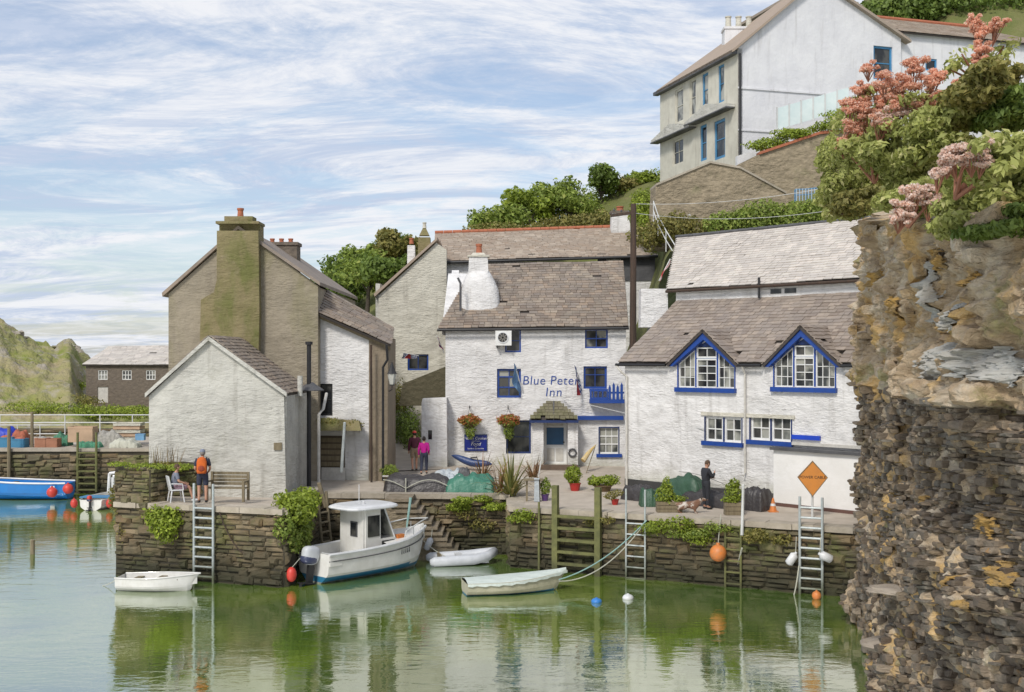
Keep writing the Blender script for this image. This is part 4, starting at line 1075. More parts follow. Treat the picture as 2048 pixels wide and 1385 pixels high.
for g in (g1, g2):
    gm = (g[0] + g[1]) / 2
    for (x0, x1) in ((g[0], gm - .03), (gm + .03, g[1])):
        window(cot, fg, (x0, x1, g[2], g[3]), 2, 2, m_wpaint, rec=.09, fw=.075, mw=.04, glassm=[m_glass, m_glassl])
    mb = MB(); fg.box(mb, gm - .03, gm + .03, g[2], g[3], -.1, -.02); mb.build('mullion', m_dblue, cot)
    mb = MB(); fg.box(mb, g[0] - .05, g[0], g[2], g[3], -.1, .015); fg.box(mb, g[1], g[1] + .05, g[2], g[3], -.1, .015); mb.build('window_surround', m_dblue, cot)
    mb = MB(); fg.box(mb, g[0] - .12, g[1] + .10, g[2] - .16, g[2] - .003, -.1, .12); mb.build('window_sill', m_blue, cot)
q = fg.rect(1403, 831, 1590, 835); mb = MB(); fg.box(mb, q[0], q[1], q[2], q[3] + .06, .002, .05); mb.build('lintel', m_cream, cot)
q = fg.rect(1586, 871, 1642, 880); mb = MB(); fg.box(mb, q[0], q[1], q[2], q[3], .01, .09); mb.build('blue_sign_board', M('vivid_blue', (.01, .06, .55), rough=.4, bump=0), cot)
q = fg.rect(1587, 888, 1720, 894); mb = MB(); fg.box(mb, q[0], q[1] + 1.0, q[2], q[3], .002, .12); mb.build('string_course', m_wpaint_old, cot)
for (ap, sl_, sr_, d, wx) in ((ap1, sl1, sr1, d1, (1391, 1434)), (ap2, sl2, sr2, d2, (1587, 1629))):
    # dormer: cheek boards, slate roof, glazing
    b = .02
    mb = MB(); m_ = (sl_ + sr_) / 2
    oz = .28; ov = .16
    L_, A_, R__ = (sl_ - ov, EG - .12), (ap[0], ap[1] + .12), (sr_ + ov, EG - .12)
    fg.slab(mb, [L_, (L_[0] + .22, L_[1] - .02), (A_[0], A_[1] - .34), A_, ], [], -.02, .2)
    fg.slab(mb, [A_, (A_[0], A_[1] - .34), (R__[0] - .22, R__[1] - .02), R__], [], -.02, .2)
    dm = mb.build('dormer', m_blue, cot)
    mb = MB(); t0 = (A_[0], A_[1] - .34)
    fg.slab(mb, [d[4], d[3], (ap[0], ap[1] - .30)], [], -.05, .012); mb.build('tympanum', m_dblue, dm)
    # roof planes reach back to the main slope
    for (P_, sgn) in ((L_, 0), (R__, 1)):
        run_t = (A_[1] - EG) / .85
        ea, eb = fg.p(P_[0], P_[1] + .06, .26), fg.p(P_[0], P_[1] + .06, -.3)
        ra, rb = fg.p(A_[0], A_[1] + .05, .26), fg.p(A_[0], A_[1] + .05, -run_t - .3)
        if sgn == 0: slates(dm, eb, ea, ra, rb, m_slate_b, .2, (.2, .34))
        else: slates(dm, ea, eb, rb, ra, m_slate_b, .2, (.2, .34))
    mb = MB()
    fg.box(mb, d[0][0] - .1, d[1][0] + .1, d[0][1] - .17, d[0][1] - .003, -.05, .14); mb.build('sill', m_blue, dm)
    x0, x1 = d[0][0], d[1][0]; y0 = d[0][1]; ys = d[2][1]; yt = d[3][1]
    m0, m1 = fg.hit(wx[0], 750)[0], fg.hit(wx[1], 750)[0]
    ytm = lambda a: ys + (yt - ys) * min(1, max(0, (a - x0) / (d[4][0] - x0))) if a < (x0 + x1) / 2 else ys + (yt - ys) * min(1, max(0, (x1 - a) / (x1 - d[3][0])))
    mb = MB(); rc = -.07; e = .05
    # blue posts between the lights
    fg.box(mb, x0 - .05, x0, y0, ys, rc, .02); fg.box(mb, x1, x1 + .05, y0, ys, rc, .02)
    fg.box(mb, m0 - .03, m0 + .03, y0, ytm(m0) - .04, rc, -.01); fg.box(mb, m1 - .03, m1 + .03, y0, ytm(m1) - .04, rc, -.01)
    mb.build('mullion', m_blue, dm)
    mb = MB()
    for (qa, qb) in ((x0, m0 - .03), (m1 + .03, x1)):
        for s in ((qa, y0, qa + e, ytm(qa + e) - .02), (qb - e, y0, qb, ytm(qb - e) - .03), (qa + e, y0, qb - e, y0 + e)): fg.box(mb, s[0], s[2], s[1], s[3], rc - .05, rc + .03)
        za, zb_ = ytm(qa + .02), ytm(qb - .02)
        fg.slab(mb, [(qa, za - e * 1.6), (qb, zb_ - e * 1.6), (qb, zb_ + .01), (qa, za + .01)], [], rc - .05, rc + .028)
        n = 3
        for k in range(1, n): fg.box(mb, qa + (qb - qa) * k / n - .012, qa + (qb - qa) * k / n + .012, y0 + e, ytm(qa + (qb - qa) * k / n) - .06, rc - .04, rc + .012)
        for k in range(1, 3):
            yy = y0 + (ys - y0) * k / 2.4
            fg.box(mb, qa + e, qb - e, yy - .012, yy + .012, rc - .04, rc + .014)
    ysp = y0 + (yt - y0) * .72
    for (lo, hi, rows) in ((y0, ysp - .02, 4), (ysp + .02, yt - .02, 1)):
        fg.box(mb, m0 + .03, m0 + .03 + e, lo, hi, rc - .05, rc + .04); fg.box(mb, m1 - .03 - e, m1 - .03, lo, hi, rc - .05, rc + .04)
        fg.box(mb, m0 + .03 + e, m1 - .03 - e, lo, lo + e, rc - .05, rc + .038); fg.box(mb, m0 + .03 + e, m1 - .03 - e, hi - e, hi, rc - .05, rc + .038)
        fg.box(mb, (m0 + m1) / 2 - .012, (m0 + m1) / 2 + .012, lo + e, hi - e, rc - .04, rc + .02)
        for k in range(1, rows): fg.box(mb, m0 + .03 + e, m1 - .03 - e, lo + (hi - lo) * k / rows - .012, lo + (hi - lo) * k / rows + .012, rc - .04, rc + .022)
    mb.build('window_frame', m_wpaint, dm)
    for (pa_, pb_, lo, hi) in ((x0 + .04, m0 - .07, None, None), (m1 + .07, x1 - .04, None, None)):
        for k in range(3):
            qa, qb = pa_ + (pb_ - pa_) * k / 3, pa_ + (pb_ - pa_) * (k + 1) / 3
            for r in range(3):
                lo_ = y0 + .04 + (ys - y0) * r / 2.4
                hi_ = y0 + .04 + (ys - y0) * (r + 1) / 2.4 if r < 2 else 99
                ta, tb = min(hi_, ytm(qa) - .05), min(hi_, ytm(qb) - .05)
                if min(ta, tb) - lo_ < .03: continue
                mb = MB(); fg.slab(mb, [(qa, lo_), (qb, lo_), (qb, tb), (qa, ta)], [], rc - .04, rc - .02); mb.build('pane', (m_glassl, m_glassl, m_glass)[(k + r * 2) % 3], dm)
    for k in range(2):
        for r in range(5):
            qa = m0 + .07 + (m1 - m0 - .14) * k / 2; qb = qa + (m1 - m0 - .14) / 2
            lo_, hi_ = (y0 + (ysp - y0) * r / 4 + .01, y0 + (ysp - y0) * (r + 1) / 4 - .01) if r < 4 else (ysp + .04, yt - .04)
            mb = MB(); fg.box(mb, qa + .004, qb - .004, lo_, hi_, rc - .04, rc - .02); mb.build('pane', (m_glass, m_glassl)[(k + r) % 2], dm)
# main roof, light band, upper roof
RU = 3.0; ZT = 9.62
e0, e1 = fg.p(-.15, EG - .02, .22), fg.p(LG, EG + .02, .22)
t0, t1 = fg.p(0.25, ZT, -RU), fg.p(LG, ZT, -RU)
k_ = .52 / 3.22
for (x0, x1) in ((-.15, sl1 - .02), (sr1 + .02, sl2 - .02), (sr2 + .02, LG)):
    zz_ = EG + k_ * (ZT - EG)
    slates(cot, fg.p(x0, EG, .22), fg.p(x1, EG, .22), fg.p(x1, zz_, -.30), fg.p(x0, zz_, -.30), m_slate_b, .2, (.22, .4), name='eaves_slate')
slates(cot, e0.lerp(t0, k_), e1.lerp(t1, k_), t1, t0, m_slate_b, .2, (.22, .4))
# gutters between the dormers
for (x0, x1) in ((-.25, sl1 - .2), (sr1 + .18, sl2 - .2), (sr2 + .18, LG)):
    pipe(cot, [fg.p(x0, EG - .08, .27), fg.p(x1, EG - .08, .27)], .055, m_black, 'gutter')
pipe(cot, [fg.p(-.22, EG - .1, .27), fg.p(.0, EG - .35, .25), fg.p(.16, EG - .55, .08), fg.p(.16, 2.2, .08)], .045, m_wpaint_old)
a = fg.hit(1493, 800)[0]
pipe(cot, [fg.p(a, EG - .12, .26), fg.p(a, EG - .4, .1), fg.p(a, 3.1, .09), fg.p(a, 3.0, .2)], .04, m_wpaint_old)
# left end wall and the raised band
fgl = Fr(fg.p(0, 0) + bk * 3.3, fg.n)
wall_part(cot, fgl, [(0, 1.8), (3.28, 1.8), (3.28, EG - .05), (.3, ZT - .1), (0, ZT - .1)], [], m_white, dep=.3)
mb = MB(); fg.box(mb, .15, LG, 9.45, 10.08, -RU - .3, -RU - .02); mb.build('clerestory_band', m_white, cot)
for (x0, x1) in ((1541, 1562), (1569, 1592)):
    a0, a1 = fg.hit(x0, 585, -RU)[0], fg.hit(x1, 585, -RU)[0]
    mb = MB(); fg.box(mb, a0, a1, 9.75, 9.93, -RU - .05, -RU + .004); mb.build('band_window', m_glass, cot)
e0, e1 = fg.p(-.2, 10.12, -RU + .18), fg.p(LG, 10.12, -RU + .18)
r0 = V(xat(1352, 52.3), 52.3, 12.72); r1 = r0 + fg.u * 12
slates(cot, e0, e1, r1, r0, m_slate_p, .22, (.26, .44))
pipe(cot, [e0 + V(-.02, -.05, -.07), e1 + V(0, -.05, -.07)], .06, m_pole, 'gutter')
a = fg.hit(1524, 580, -RU)[0]; pipe(cot, [fg.p(a, 9.6, -RU + .2), fg.p(a, 10.4, -RU + .2)], .05, m_black)
for k in range(24):
    a_, b_ = r0 + fg.u * (k * .5), r0 + fg.u * (k * .5 + .49)
    mb = MB(); mb.tube([a_ + Z * .07, b_ + Z * .06], .085, 6); mb.build('ridge_tile', m_lead, cot)
chimney(cot, V(xat(1308, 48.3), 48.6, zat(655, 48.3)), (1.15, .9), zat(583, 48.3) - zat(655, 48.3) + .1, m_white, 0, taper=.97, cap=False)
# white projecting store at the quay end
wbx = thing('lean_to_store', 'plain white lean-to store with flat front under the cottage beside the cliff', 'store', (10, 38, 2.1))
a0 = fg.hit(1547, 960, .55)[0]
zt = fg.hit(1620, 905, .55)[1]
mb = MB(); fg.box(mb, a0, LG, 1.9, zt, .03, .55); mb.build('wall', M('fresh_store_render', (.80, .79, .77), (.74, .73, .70), scale=1.2, bump=.25, bscale=5, stains=[((.45, .44, .38), .8, .6, .8, .4, None)]), wbx)
mb = MB(); fg.box(mb, a0 + .01, LG, 1.9, 2.22, .55, .565); mb.build('plinth', M('brown_plinth', (.14, .075, .06), bump=.2), wbx)
mb = MB(); fg.box(mb, a0 - .07, LG, zt + .002, zt + .10, .05, .68); mb.build('capping', m_lead, wbx)

# ---------------- Brown gabled house (A), white side block (B), shed (C)
fA = Fr((xat(337, 46), 46, 0), (1, 0)); cA = lambda px, py: fA.hit(px, py)
ha = thing('house', 'tall brown-rendered gable house with mossy chimney breast', 'house', (-10.8, 48, 2.4))
out_ = [cA(337, 1010), cA(636, 1010), cA(636, 572), cA(540, 503), cA(478, 462), cA(337, 588)]
wall_part(ha, fA, out_, [], m_brown, dep=.4)
fAr = Fr((xat(636, 46), 46, 0), (0, 1)); 
wall_part(ha, fAr, [(.1, 2), (11, 2), (11, out_[2][1] - .05), (.1, out_[2][1] - .05)], [], m_brown, dep=.4, b1=-.005)
fAl = Fr((xat(337, 46), 57, 0), (0, -1)); wall_part(ha, fAl, [(0, 2), (10.6, 2), (10.6, out_[5][1]), (0, out_[5][1])], [], m_brown, dep=.4, b1=-.005)
RL, RA, RR_ = out_[5], out_[4], out_[2]
mb = MB(); fA.slab(mb, [(RL[0] - .2, RL[1] - .12), (RA[0], RA[1] + .05), (RA[0], RA[1] + .19), (RL[0] - .22, RL[1] + .03)], [], -11, .16); mb.build('roof', m_slate, ha)
mb = MB(); fA.slab(mb, [(RA[0] + .004, RA[1] + .05), (RR_[0] + .1, RR_[1] + .0), (RR_[0] + .1, RR_[1] + .14), (RA[0] + .004, RA[1] + .19)], [], -11, .16); mb.build('roof', m_slate, ha)
# chimney breast with a shoulder, running up into the stack
q = lambda px, py, b=.35: fA.hit(px, py, b)
mb = MB()
fA.slab(mb, [q(412, 760), q(516, 760), q(519, 627), q(517, 462), q(434, 462), q(434, 560), q(428, 585), q(402, 600), q(400, 690)], [], .004, .38)
cb = mb.build('chimney', m_mossy, ha)
mb = MB(); a0, z0 = q(434, 462); a1, z1 = q(516, 448)
fA.box(mb, a0, a1, z0 - .6, z1, -.7, .0); mb.build('chimney_stack', m_mossy, cb)
mb = MB(); fA.box(mb, a0 - .04, a1 + .04, z1, z1 + .1, -.75, .42); fA.box(mb, a0 + .25, a1 - .25, z1 + .1, z1 + .32, -.5, .2); mb.build('chimney_cap', m_mossy, cb)
mb = MB(); am2 = (a0 + a1) / 2; mb.lathe([(.15, 0), (.13, .06), (.11, .3), (.14, .33), (.14, .4), (.08, .4)], fA.p(am2, z1 + .28, -.15), 12); mb.build('chimney_pot', m_terra, cb)
fA2 = Fr((xat(337, 52), 52, 0), (1, 0)); x0, zt = fA2.hit(525, 490); x1, _ = fA2.hit(594, 490)
c2 = chimney(ha, V((x0 + x1) / 2 + fA2.o.x, 52.4, 9.6), (x1 - x0, .9), zt - 9.6, m_darkstone, 3, m_terra, taper=1.0, potr=.11, poth=.22, cap=True, spacing=.42)
# side block B
fB = Fr((xat(638, 46.6), 46.6, 0), (1, -.12)); cB = lambda px, py: fB.hit(px, py)
hb = thing('house', 'white-walled cottage wing under a long sloping roof beside the brown gable', 'house', (-6.5, 47, 2.4))
sh_ = fB.rect(638, 768, 665, 832)
wall_part(hb, fB, [cB(636, 1000), cB(737, 980), cB(739, 674), cB(636, 622)], [hole((sh_[0] + .02, sh_[1], sh_[2], sh_[3]))], m_white, dep=.3)
window(hb, fB, (sh_[0] + .02, sh_[1], sh_[2], sh_[3]), 1, 2, m_black, rec=.1, label='dark shuttered opening')
qu = Fr(fB.p(cB(738, 800)[0] + .003, 0), (1, -.02)); wq = xat(776, 46.4) - xat(738, 46.4)
mb = MB(); qu.box(mb, 0, wq, 1.9, zat(676, 46.3), -2.5, .06); mb.build('corner_wall', M('brown_corner_stucco', (.26, .21, .15), (.19, .155, .11), scale=2, stretch=(2, 2, .5), bump=.7, bscale=4, bdist=.08, stains=[((.35, .31, .25), 1.0, .55, .75, .5, (2, 2, .4))]), hb)
b0_, b1_ = W(630, 624, 46.1), W(782, 690, 45.9); u0_, u1_ = W(630, 566, 48.2), W(786, 656, 48.0)
slates(hb, b0_, b1_, u1_, u0_, m_slate, .22, (.24, .4))
mb = MB(); mb.hexa([b0_ + V(0, .25, -.2), b1_ + V(-.05, .25, -.2), u1_ + V(-.05, 0, -.9), u0_ + V(0, 0, -.9), b0_ + V(0, .2, -.03), b1_ + V(-.05, .2, -.03), u1_ + V(-.05, 0, -.14), u0_ + V(0, 0, -.14)]); mb.build('eaves_board', m_wood, hb)
pipe(hb, [W(773, 690, 45.6), W(775, 720, 45.7), W(766, 735, 45.8), W(766, 962, 45.9)], .05, m_black)
pipe(hb, [W(742, 690, 45.9), W(743, 965, 45.9)], .045, m_pole)
# mossy door hood and recess
mb = MB(); mb.hexa([W(641, 862, 45.6), W(722, 862, 45.3), W(724, 862, 46.3), W(641, 862, 46.5), W(641, 836, 45.9), W(718, 842, 45.6), W(720, 842, 46.3), W(641, 836, 46.5)])
hd = mb.build('door_hood', m_mossy, hb)
leaf_cloud('moss', hd, [(W(660, 842, 45.9), (.55, .3, .12)), (W(700, 850, 45.8), (.55, .3, .2))], 900, .07, m_leafo)
mb = MB(); q = fB.rect(641, 872, 690, 985); fB.box(mb, q[0], q[1], q[2], q[3], .004, .03); mb.build('doorway', M('brown_boarding', (.12, .095, .065), (.09, .07, .05), stretch=(1, 1, 6), scale=2, bump=.5), hb)
for k in range(7):
    y = 876 + k * 12; q = fB.rect(643, y, 683, y + 9)
    mb = MB(); fB.box(mb, q[0], q[1], q[2], q[3], .03, .06); mb.build('board', m_wood, hb)
q = fB.rect(645, 935, 692, 992); mb = MB(); fB.box(mb, q[0], q[1], 2.3, q[3], .1, .16); mb.build('lower_gate', m_wpaint_old, hb)
# shed
fC = Fr((xat(298, 41), 41, 0), (1, 0)); cC = lambda px, py: fC.hit(px, py)
hs = thing('shed', 'small white rendered shed with pointed gable on the pier', 'shed', (-10, 42, 2.4))
oc = [cC(298, 1005), cC(572, 1005), cC(568, 787), cC(419, 677), cC(298, 789)]
wall_part(hs, fC, oc, [], m_whitegable, dep=.3)
fCr = Fr((xat(572, 41), 41, 0), (0, 1)); wall_part(hs, fCr, [(.1, 2), (4.6, 2), (4.6, oc[2][1] - .04), (.1, oc[2][1] - .04)], [], m_whitegable, dep=.3, b1=-.01)
a, c_ = oc[3]; aR, cR = oc[2][0] + .12, oc[2][1] - .10; aL, cL = oc[4][0] - .1, oc[4][1] - .09
slates(hs, fC.p(aR, cR + .08, .12), fC.p(aR, cR + .08, -4.6), fC.p(a, c_ + .08, -4.6), fC.p(a, c_ + .08, .12), m_slate, .2, (.22, .36))
slates(hs, fC.p(aL, cL + .08, -4.6), fC.p(aL, cL + .08, .12), fC.p(a, c_ + .08, .12), fC.p(a, c_ + .08, -4.6), m_slate, .2, (.22, .36))
mb = MB(); fC.slab(mb, [(aL, cL - .02), (a, c_ - .08), (a, c_ + .07), (aL, cL + .13)], [], .01, .16); fC.slab(mb, [(a + .003, c_ - .08), (aR, cR - .02), (aR, cR + .13), (a + .003, c_ + .07)], [], .01, .16)
mb.build('verge', m_whitegable, hs)
pipe(hs, [V(xat(601, 43), 42.9, zat(792, 43)), V(xat(601, 43), 42.9, zat(752, 43))], .1, m_whitegable, 'vent_pot')
mb = MB(); mb.box(fC.p(*cC(556, 893), .03), (.28, .05, .26)); mb.build('vent_grille', m_wood, hs)
fl = thing('flue_pipe', 'tall black flue pipe rising between shed and white cottage wing', 'flue', W(620, 985, 43.5))
x_ = xat(618, 43.6)
mb = MB(); mb.tube([(x_, 43.6, 2.35), (x_, 43.6, zat(690, 43.6))], .085, 10); mb.build('pipe', m_black, fl)
mb = MB(); mb.lathe([(.14, 0), (.14, .12), (.06, .12)], (x_, 43.6, zat(690, 43.6)), 12); mb.build('cowl', m_black, fl)
mb = MB(); mb.lathe([(.1, .28), (.2, .2), (.5, .0), (.5, -.04)], (x_ + .05, 43.7, zat(780, 43.6)), 16); mb.build('flashing_cone', m_lead, fl)
x2 = x_ + .32; mb = MB(); mb.tube([(x2, 43.9, 2.35), (x2, 43.9, zat(830, 43.6)), (x2 + .12, 44.2, zat(820, 43.6)), (x2 + .12, 45, zat(790, 43.6))], .06, 8); mb.build('waste_pipe', m_wpaint_old, fl)
# lantern
ln = thing('wall_lantern', 'black wall lantern with glass on the corner of the alley', 'lantern', W(783, 745, 45.3))
b = W(784, 748, 45.2)
mb = MB(); mb.lathe([(.20, 0), (.13, .12), (.03, .42), (.015, .48)], b, 8); mb.build('hood', m_black, ln)
mb = MB(); mb.lathe([(.09, -.42), (.17, -.03), (.17, -.005)], b, 6); mb.build('glass_box', M('lantern_glass', (.55, .55, .5), rough=.2, bump=0), ln)
mb = MB(); mb.lathe([(.10, -.46), (.10, -.42)], b, 6); mb.tube([b + V(0, 0, -.44), b + V(0, 0, -.62), b + V(-.15, .3, -.7)], .02, 6); mb.build('bracket', m_black, ln)

# ---------------- far left stone building
fd = Fr((xat(172, 84), 84, 0), (1, 0)); cd = lambda px, py: fd.hit(px, py)
hd_ = thing('stone_barn', 'long dark stone building with pale roof and three lattice windows by the hill', 'building', fd.p(2, 3.8))
ws = [fd.rect(x - 9, 741, x + 10, 760) for x in (205, 253, 301)]; dd_ = fd.rect(195, 774, 216, 806)
wD = cd(400, 800)[0]; zD = cd(250, 730)[1]
wall_part(hd_, fd, [(0, 3), (wD, 3), (wD, zD), (0, zD)], [hole(w) for w in ws + [dd_]], m_darkstone)
for w in ws: window(hd_, fd, w, 3, 2, m_wpaint, rec=.06, fw=.05, mw=.05, glassm=m_glassl)
mb = MB(); fd.box(mb, dd_[0], dd_[1], dd_[2], dd_[3], -.12, -.06); mb.build('door', m_wpaint_old, hd_)
slates(hd_, fd.p(-.2, zD, .2), fd.p(wD, zD, .2), fd.p(wD, zat(691, 88), -4), fd.p(.3, zat(693, 88), -4), m_slate_p, .34, (.4, .6), limit=0)

# ---------------- Upper white house (K)
kd = Vector((9.52, 74, 0)); kc = Vector((12.55, 64, 0))
fkf = Fr(kd, kc - kd); LK = (kc - kd).length
fk = Fr(kc, (10, 3.03))
hk = thing('house', 'large white villa with blue windows and tall gable on the hilltop', 'house', (14, 68, 18))
kk = lambda px, py: fk.hit(px, py)
kw = fk.rect(1747, 93, 1785, 160); kx = kk(1802, 75)[0]
gpts = [kk(1476, 345), (kk(1802, 345)[0], kk(1802, 345)[1]), kk(1802, 76), kk(1634, -37), kk(1476, 97)]
wall_part(hk, fk, gpts, [hole(kw)], m_white2)
window(hk, fk, kw, 1, 2, m_ltblue, rec=.12, glassm=m_glass, fw=.12, meet=True)
q1, q2 = kk(1480, 178), kk(1700, 160); mb = MB(); fk.box(mb, .02, kx - .02, q1[1], q1[1] + .1, .003, .07); mb.build('string_course', m_white2, hk)
q1 = kk(1480, 262); mb = MB(); fk.box(mb, .02, kx * .6, q1[1], q1[1] + .08, .003, .06); mb.build('string_course', m_white2, hk)
zk = gpts[4][1]
up = [(1349, 212, 13, 74), (1392, 192, 12, 70), (1415, 176, 7, 74), (1441, 167, 9, 76)]
kh = lambda px, py: fkf.hit(px, py)
wins = [fkf.rect(x0, y0, x1, y1) for (x0, y0, x1, y1) in ((1350, 178, 1366, 246), (1379, 158, 1391, 232), (1404, 147, 1416, 213), (1436, 130, 1448, 205))]
wing = [fkf.rect(1345, 278, 1366, 330), fkf.rect(1400, 250, 1413, 322), fkf.rect(1428, 240, 1450, 318)]
wall_part(hk, fkf, [(0, 17.6), (LK, 17.3), (LK, zk), (0, zk)], [hole(w) for w in wins + wing], m_facade, dep=.3, b1=-.01)
for w, m in zip(wins, (m_facade, m_facade, m_ltblue, m_ltblue)): window(hk, fkf, w, 1, 2, m, rec=.1, fw=.12, glassm=m_glassl)
window(hk, fkf, wing[0], 2, 2, m_facade, rec=.1, fw=.12, glassm=m_glass)
for w in wing[1:]: window(hk, fkf, w, 1, 2, m_ltblue, rec=.1, fw=.16, glassm=m_glass, meet=True)
for (x0, x1, y) in ((1316, 1392, 276), (1384, 1470, 238)):      # bay heads
    a0, z0 = kh(x0, y); a1, z1 = kh(x1, y - 20); zc = (z0 + z1) / 2
    mb = MB(); fkf.slab(mb, [(a0, zc - .15), (a1, zc - .15), (a1, zc), ((a0 + a1) / 2, zc + .55), (a0, zc)], [], .0, .5); bb = mb.build('bay_roof', m_whitegable, hk)
    mb = MB(); fkf.box(mb, a0, a1, zc - .22, zc - .152, .0, .56); mb.build('bay_eave', m_lead, bb)
# roofs
oA, oR = gpts[3], gpts[2]
def kroof(p0, p1, th=.16):
    mb = MB(); fk.slab(mb, [p0, p1, (p1[0], p1[1] + th), (p0[0], p0[1] + th)], [], -9.9, .3); mb.build('roof', m_slate_e, hk)
mb = MB(); hb_ = [fk.p(-.35, zk - .25, .3), fk.p(oA[0], oA[1] + .02, .3), fk.p(oA[0], oA[1] + .02, -2.6), fk.p(-.35, zk - .25, -10.2)]
mb.hexa(hb_ + [v + Z * .16 for v in hb_]); mb.build('roof', m_slate_e, hk)
kroof((oA[0] + .01, oA[1] + .02), (oR[0] + .5, oR[1] - .3))
mb = MB(); fkf.box(mb, -.3, LK, zk - .32, zk - .12, .0, .35); mb.build('eaves_gutter', m_lead, hk)
pipe(hk, [fk.p(.12, zk - .3, .08), fk.p(.12, 17.6, .08)], .07, m_black)
chx = W(1472, 92, 69); chimney(hk, V(chx.x + .25, 69.5, zat(110, 69.5)), (1.9, 1.0), zat(62, 69.5) - zat(110, 69.5), m_white2, 3, m_cream, taper=.96, potr=.19, poth=.75, cap=True, spacing=.62)
# lower wing
kwg = Fr(fk.p(kx + .01, 0, -.25), fk.u); g_ = lambda px, py: kwg.hit(px, py)
z1 = g_(1900, 76)[1]; wE_ = g_(2120, 76)[0]; w2 = kwg.rect(1851, 118, 1874, 142)
wg = thing('house', 'lower white wing with red ridge running back from the hilltop villa', 'house', kwg.p(2, 18))
wall_part(wg, kwg, [(0, 17), (wE_, 17), (wE_, z1), (0, z1)], [hole(w2)], m_white2)
window(wg, kwg, w2, 1, 1, m_ltblue, rec=.08, fw=.1)
q = kwg.rect(1958, 119, 2002, 124); mb = MB(); kwg.box(mb, q[0], q[1], q[2], q[3], .0, .12); mb.build('blue_lintel', m_ltblue, wg)
zr = zat(33, 71); rr0, rr1 = kwg.p(-2.2, zr, -4), kwg.p(kwg.hit(2000, 30)[0] + .8, zr, -4)
slates(wg, kwg.p(0, z1, .3), kwg.p(wE_, z1, .3), rr1, rr0, m_slate_e, .3, (.35, .55), limit=0)
mb = MB(); mb.tube([rr0 + Z * .08, rr1 + Z * .08], .14, 8); mb.build('ridge', m_terra, wg)

# ---------------- outbuilding, retaining walls, balustrade on the slope
fm = Fr((xat(1312, 56), 56, 0), (1, .06)); mm = lambda px, py: fm.hit(px, py)
ob = thing('stone_outbuilding', 'brown stone outbuilding with sloping gable below the hilltop villa', 'outbuilding', (9, 57, 13))
op = [mm(1306, 500), mm(1600, 480), mm(1572, 388), mm(1480, 338), mm(1420, 327), mm(1312, 372)]
wall_part(ob, fm, op, [], m_stonewall, dep=1.5)
mb = MB()
for (p0, p1) in ((op[5], op[4]), (op[4], op[3]), (op[3], op[2])): fm.slab(mb, [p0, p1, (p1[0], p1[1] + .1), (p0[0], p0[1] + .1)], [], -1.6, .08)
mb.build('coping', m_coping, ob)
fn = Fr(W(1470, 330, 60.5), (1, .08)); nn_ = lambda px, py: fn.hit(px, py)
rw = thing('retaining_wall', 'brown stone retaining wall with red coping climbing beneath the glass balustrade', 'wall', fn.p(3, 16))
npn = [nn_(1475, 440), nn_(1730, 440), nn_(1730, 262), nn_(1640, 268), nn_(1520, 308), nn_(1475, 330)]
wall_part(rw, fn, npn, [], m_stonewall, dep=.6)
mb = MB(); 
for (p0, p1) in ((nn_(1518, 310), nn_(1640, 269)), (nn_(1640, 269), nn_(1730, 262))): fn.slab(mb, [p0, p1, (p1[0], p1[1] + .14), (p0[0], p0[1] + .14)], [], -.5, .12)
mb.build('red_coping', m_terra, rw)
fp = Fr(W(1475, 330, 62.0), (1, .08)); pp = lambda px, py: fp.hit(px, py)
tw = thing('garden_wall', 'pale terrace bank wall climbing under the frosted balustrade panels', 'wall', fp.p(3, 17))
wall_part(tw, fp, [pp(1475, 345), pp(1740, 300), pp(1740, 215), pp(1555, 262), pp(1515, 300), pp(1475, 312)], [], m_white2, dep=.4)
gb = thing('glass_balustrade', 'frosted glass terrace balustrade climbing in front of the villa', 'balustrade', fp.p(4, 19))
for k in range(6):
    t0_, t1_ = k / 6, (k + .93) / 6
    x0, x1 = 1556 + (1700 - 1556) * t0_, 1556 + (1700 - 1556) * t1_
    yb0, yb1 = 262 - 42 * t0_, 262 - 42 * t1_; yt0, yt1 = 216 - 42 * t0_, 216 - 42 * t1_
    mb = MB(); fp.slab(mb, [pp(x0, yb0 - 3), pp(x1, yb1 - 3), pp(x1, yt1), pp(x0, yt0)], [], -.1, -.07); mb.build('glass_panel', m_glassb, gb)
    p0 = pp(x0 - 1, yb0); mb = MB(); fp.box(mb, p0[0] - .04, p0[0] + .04, p0[1] - .1, pp(x0, yt0)[1] + .06, -.12, -.04); mb.build('post', m_steel, gb)
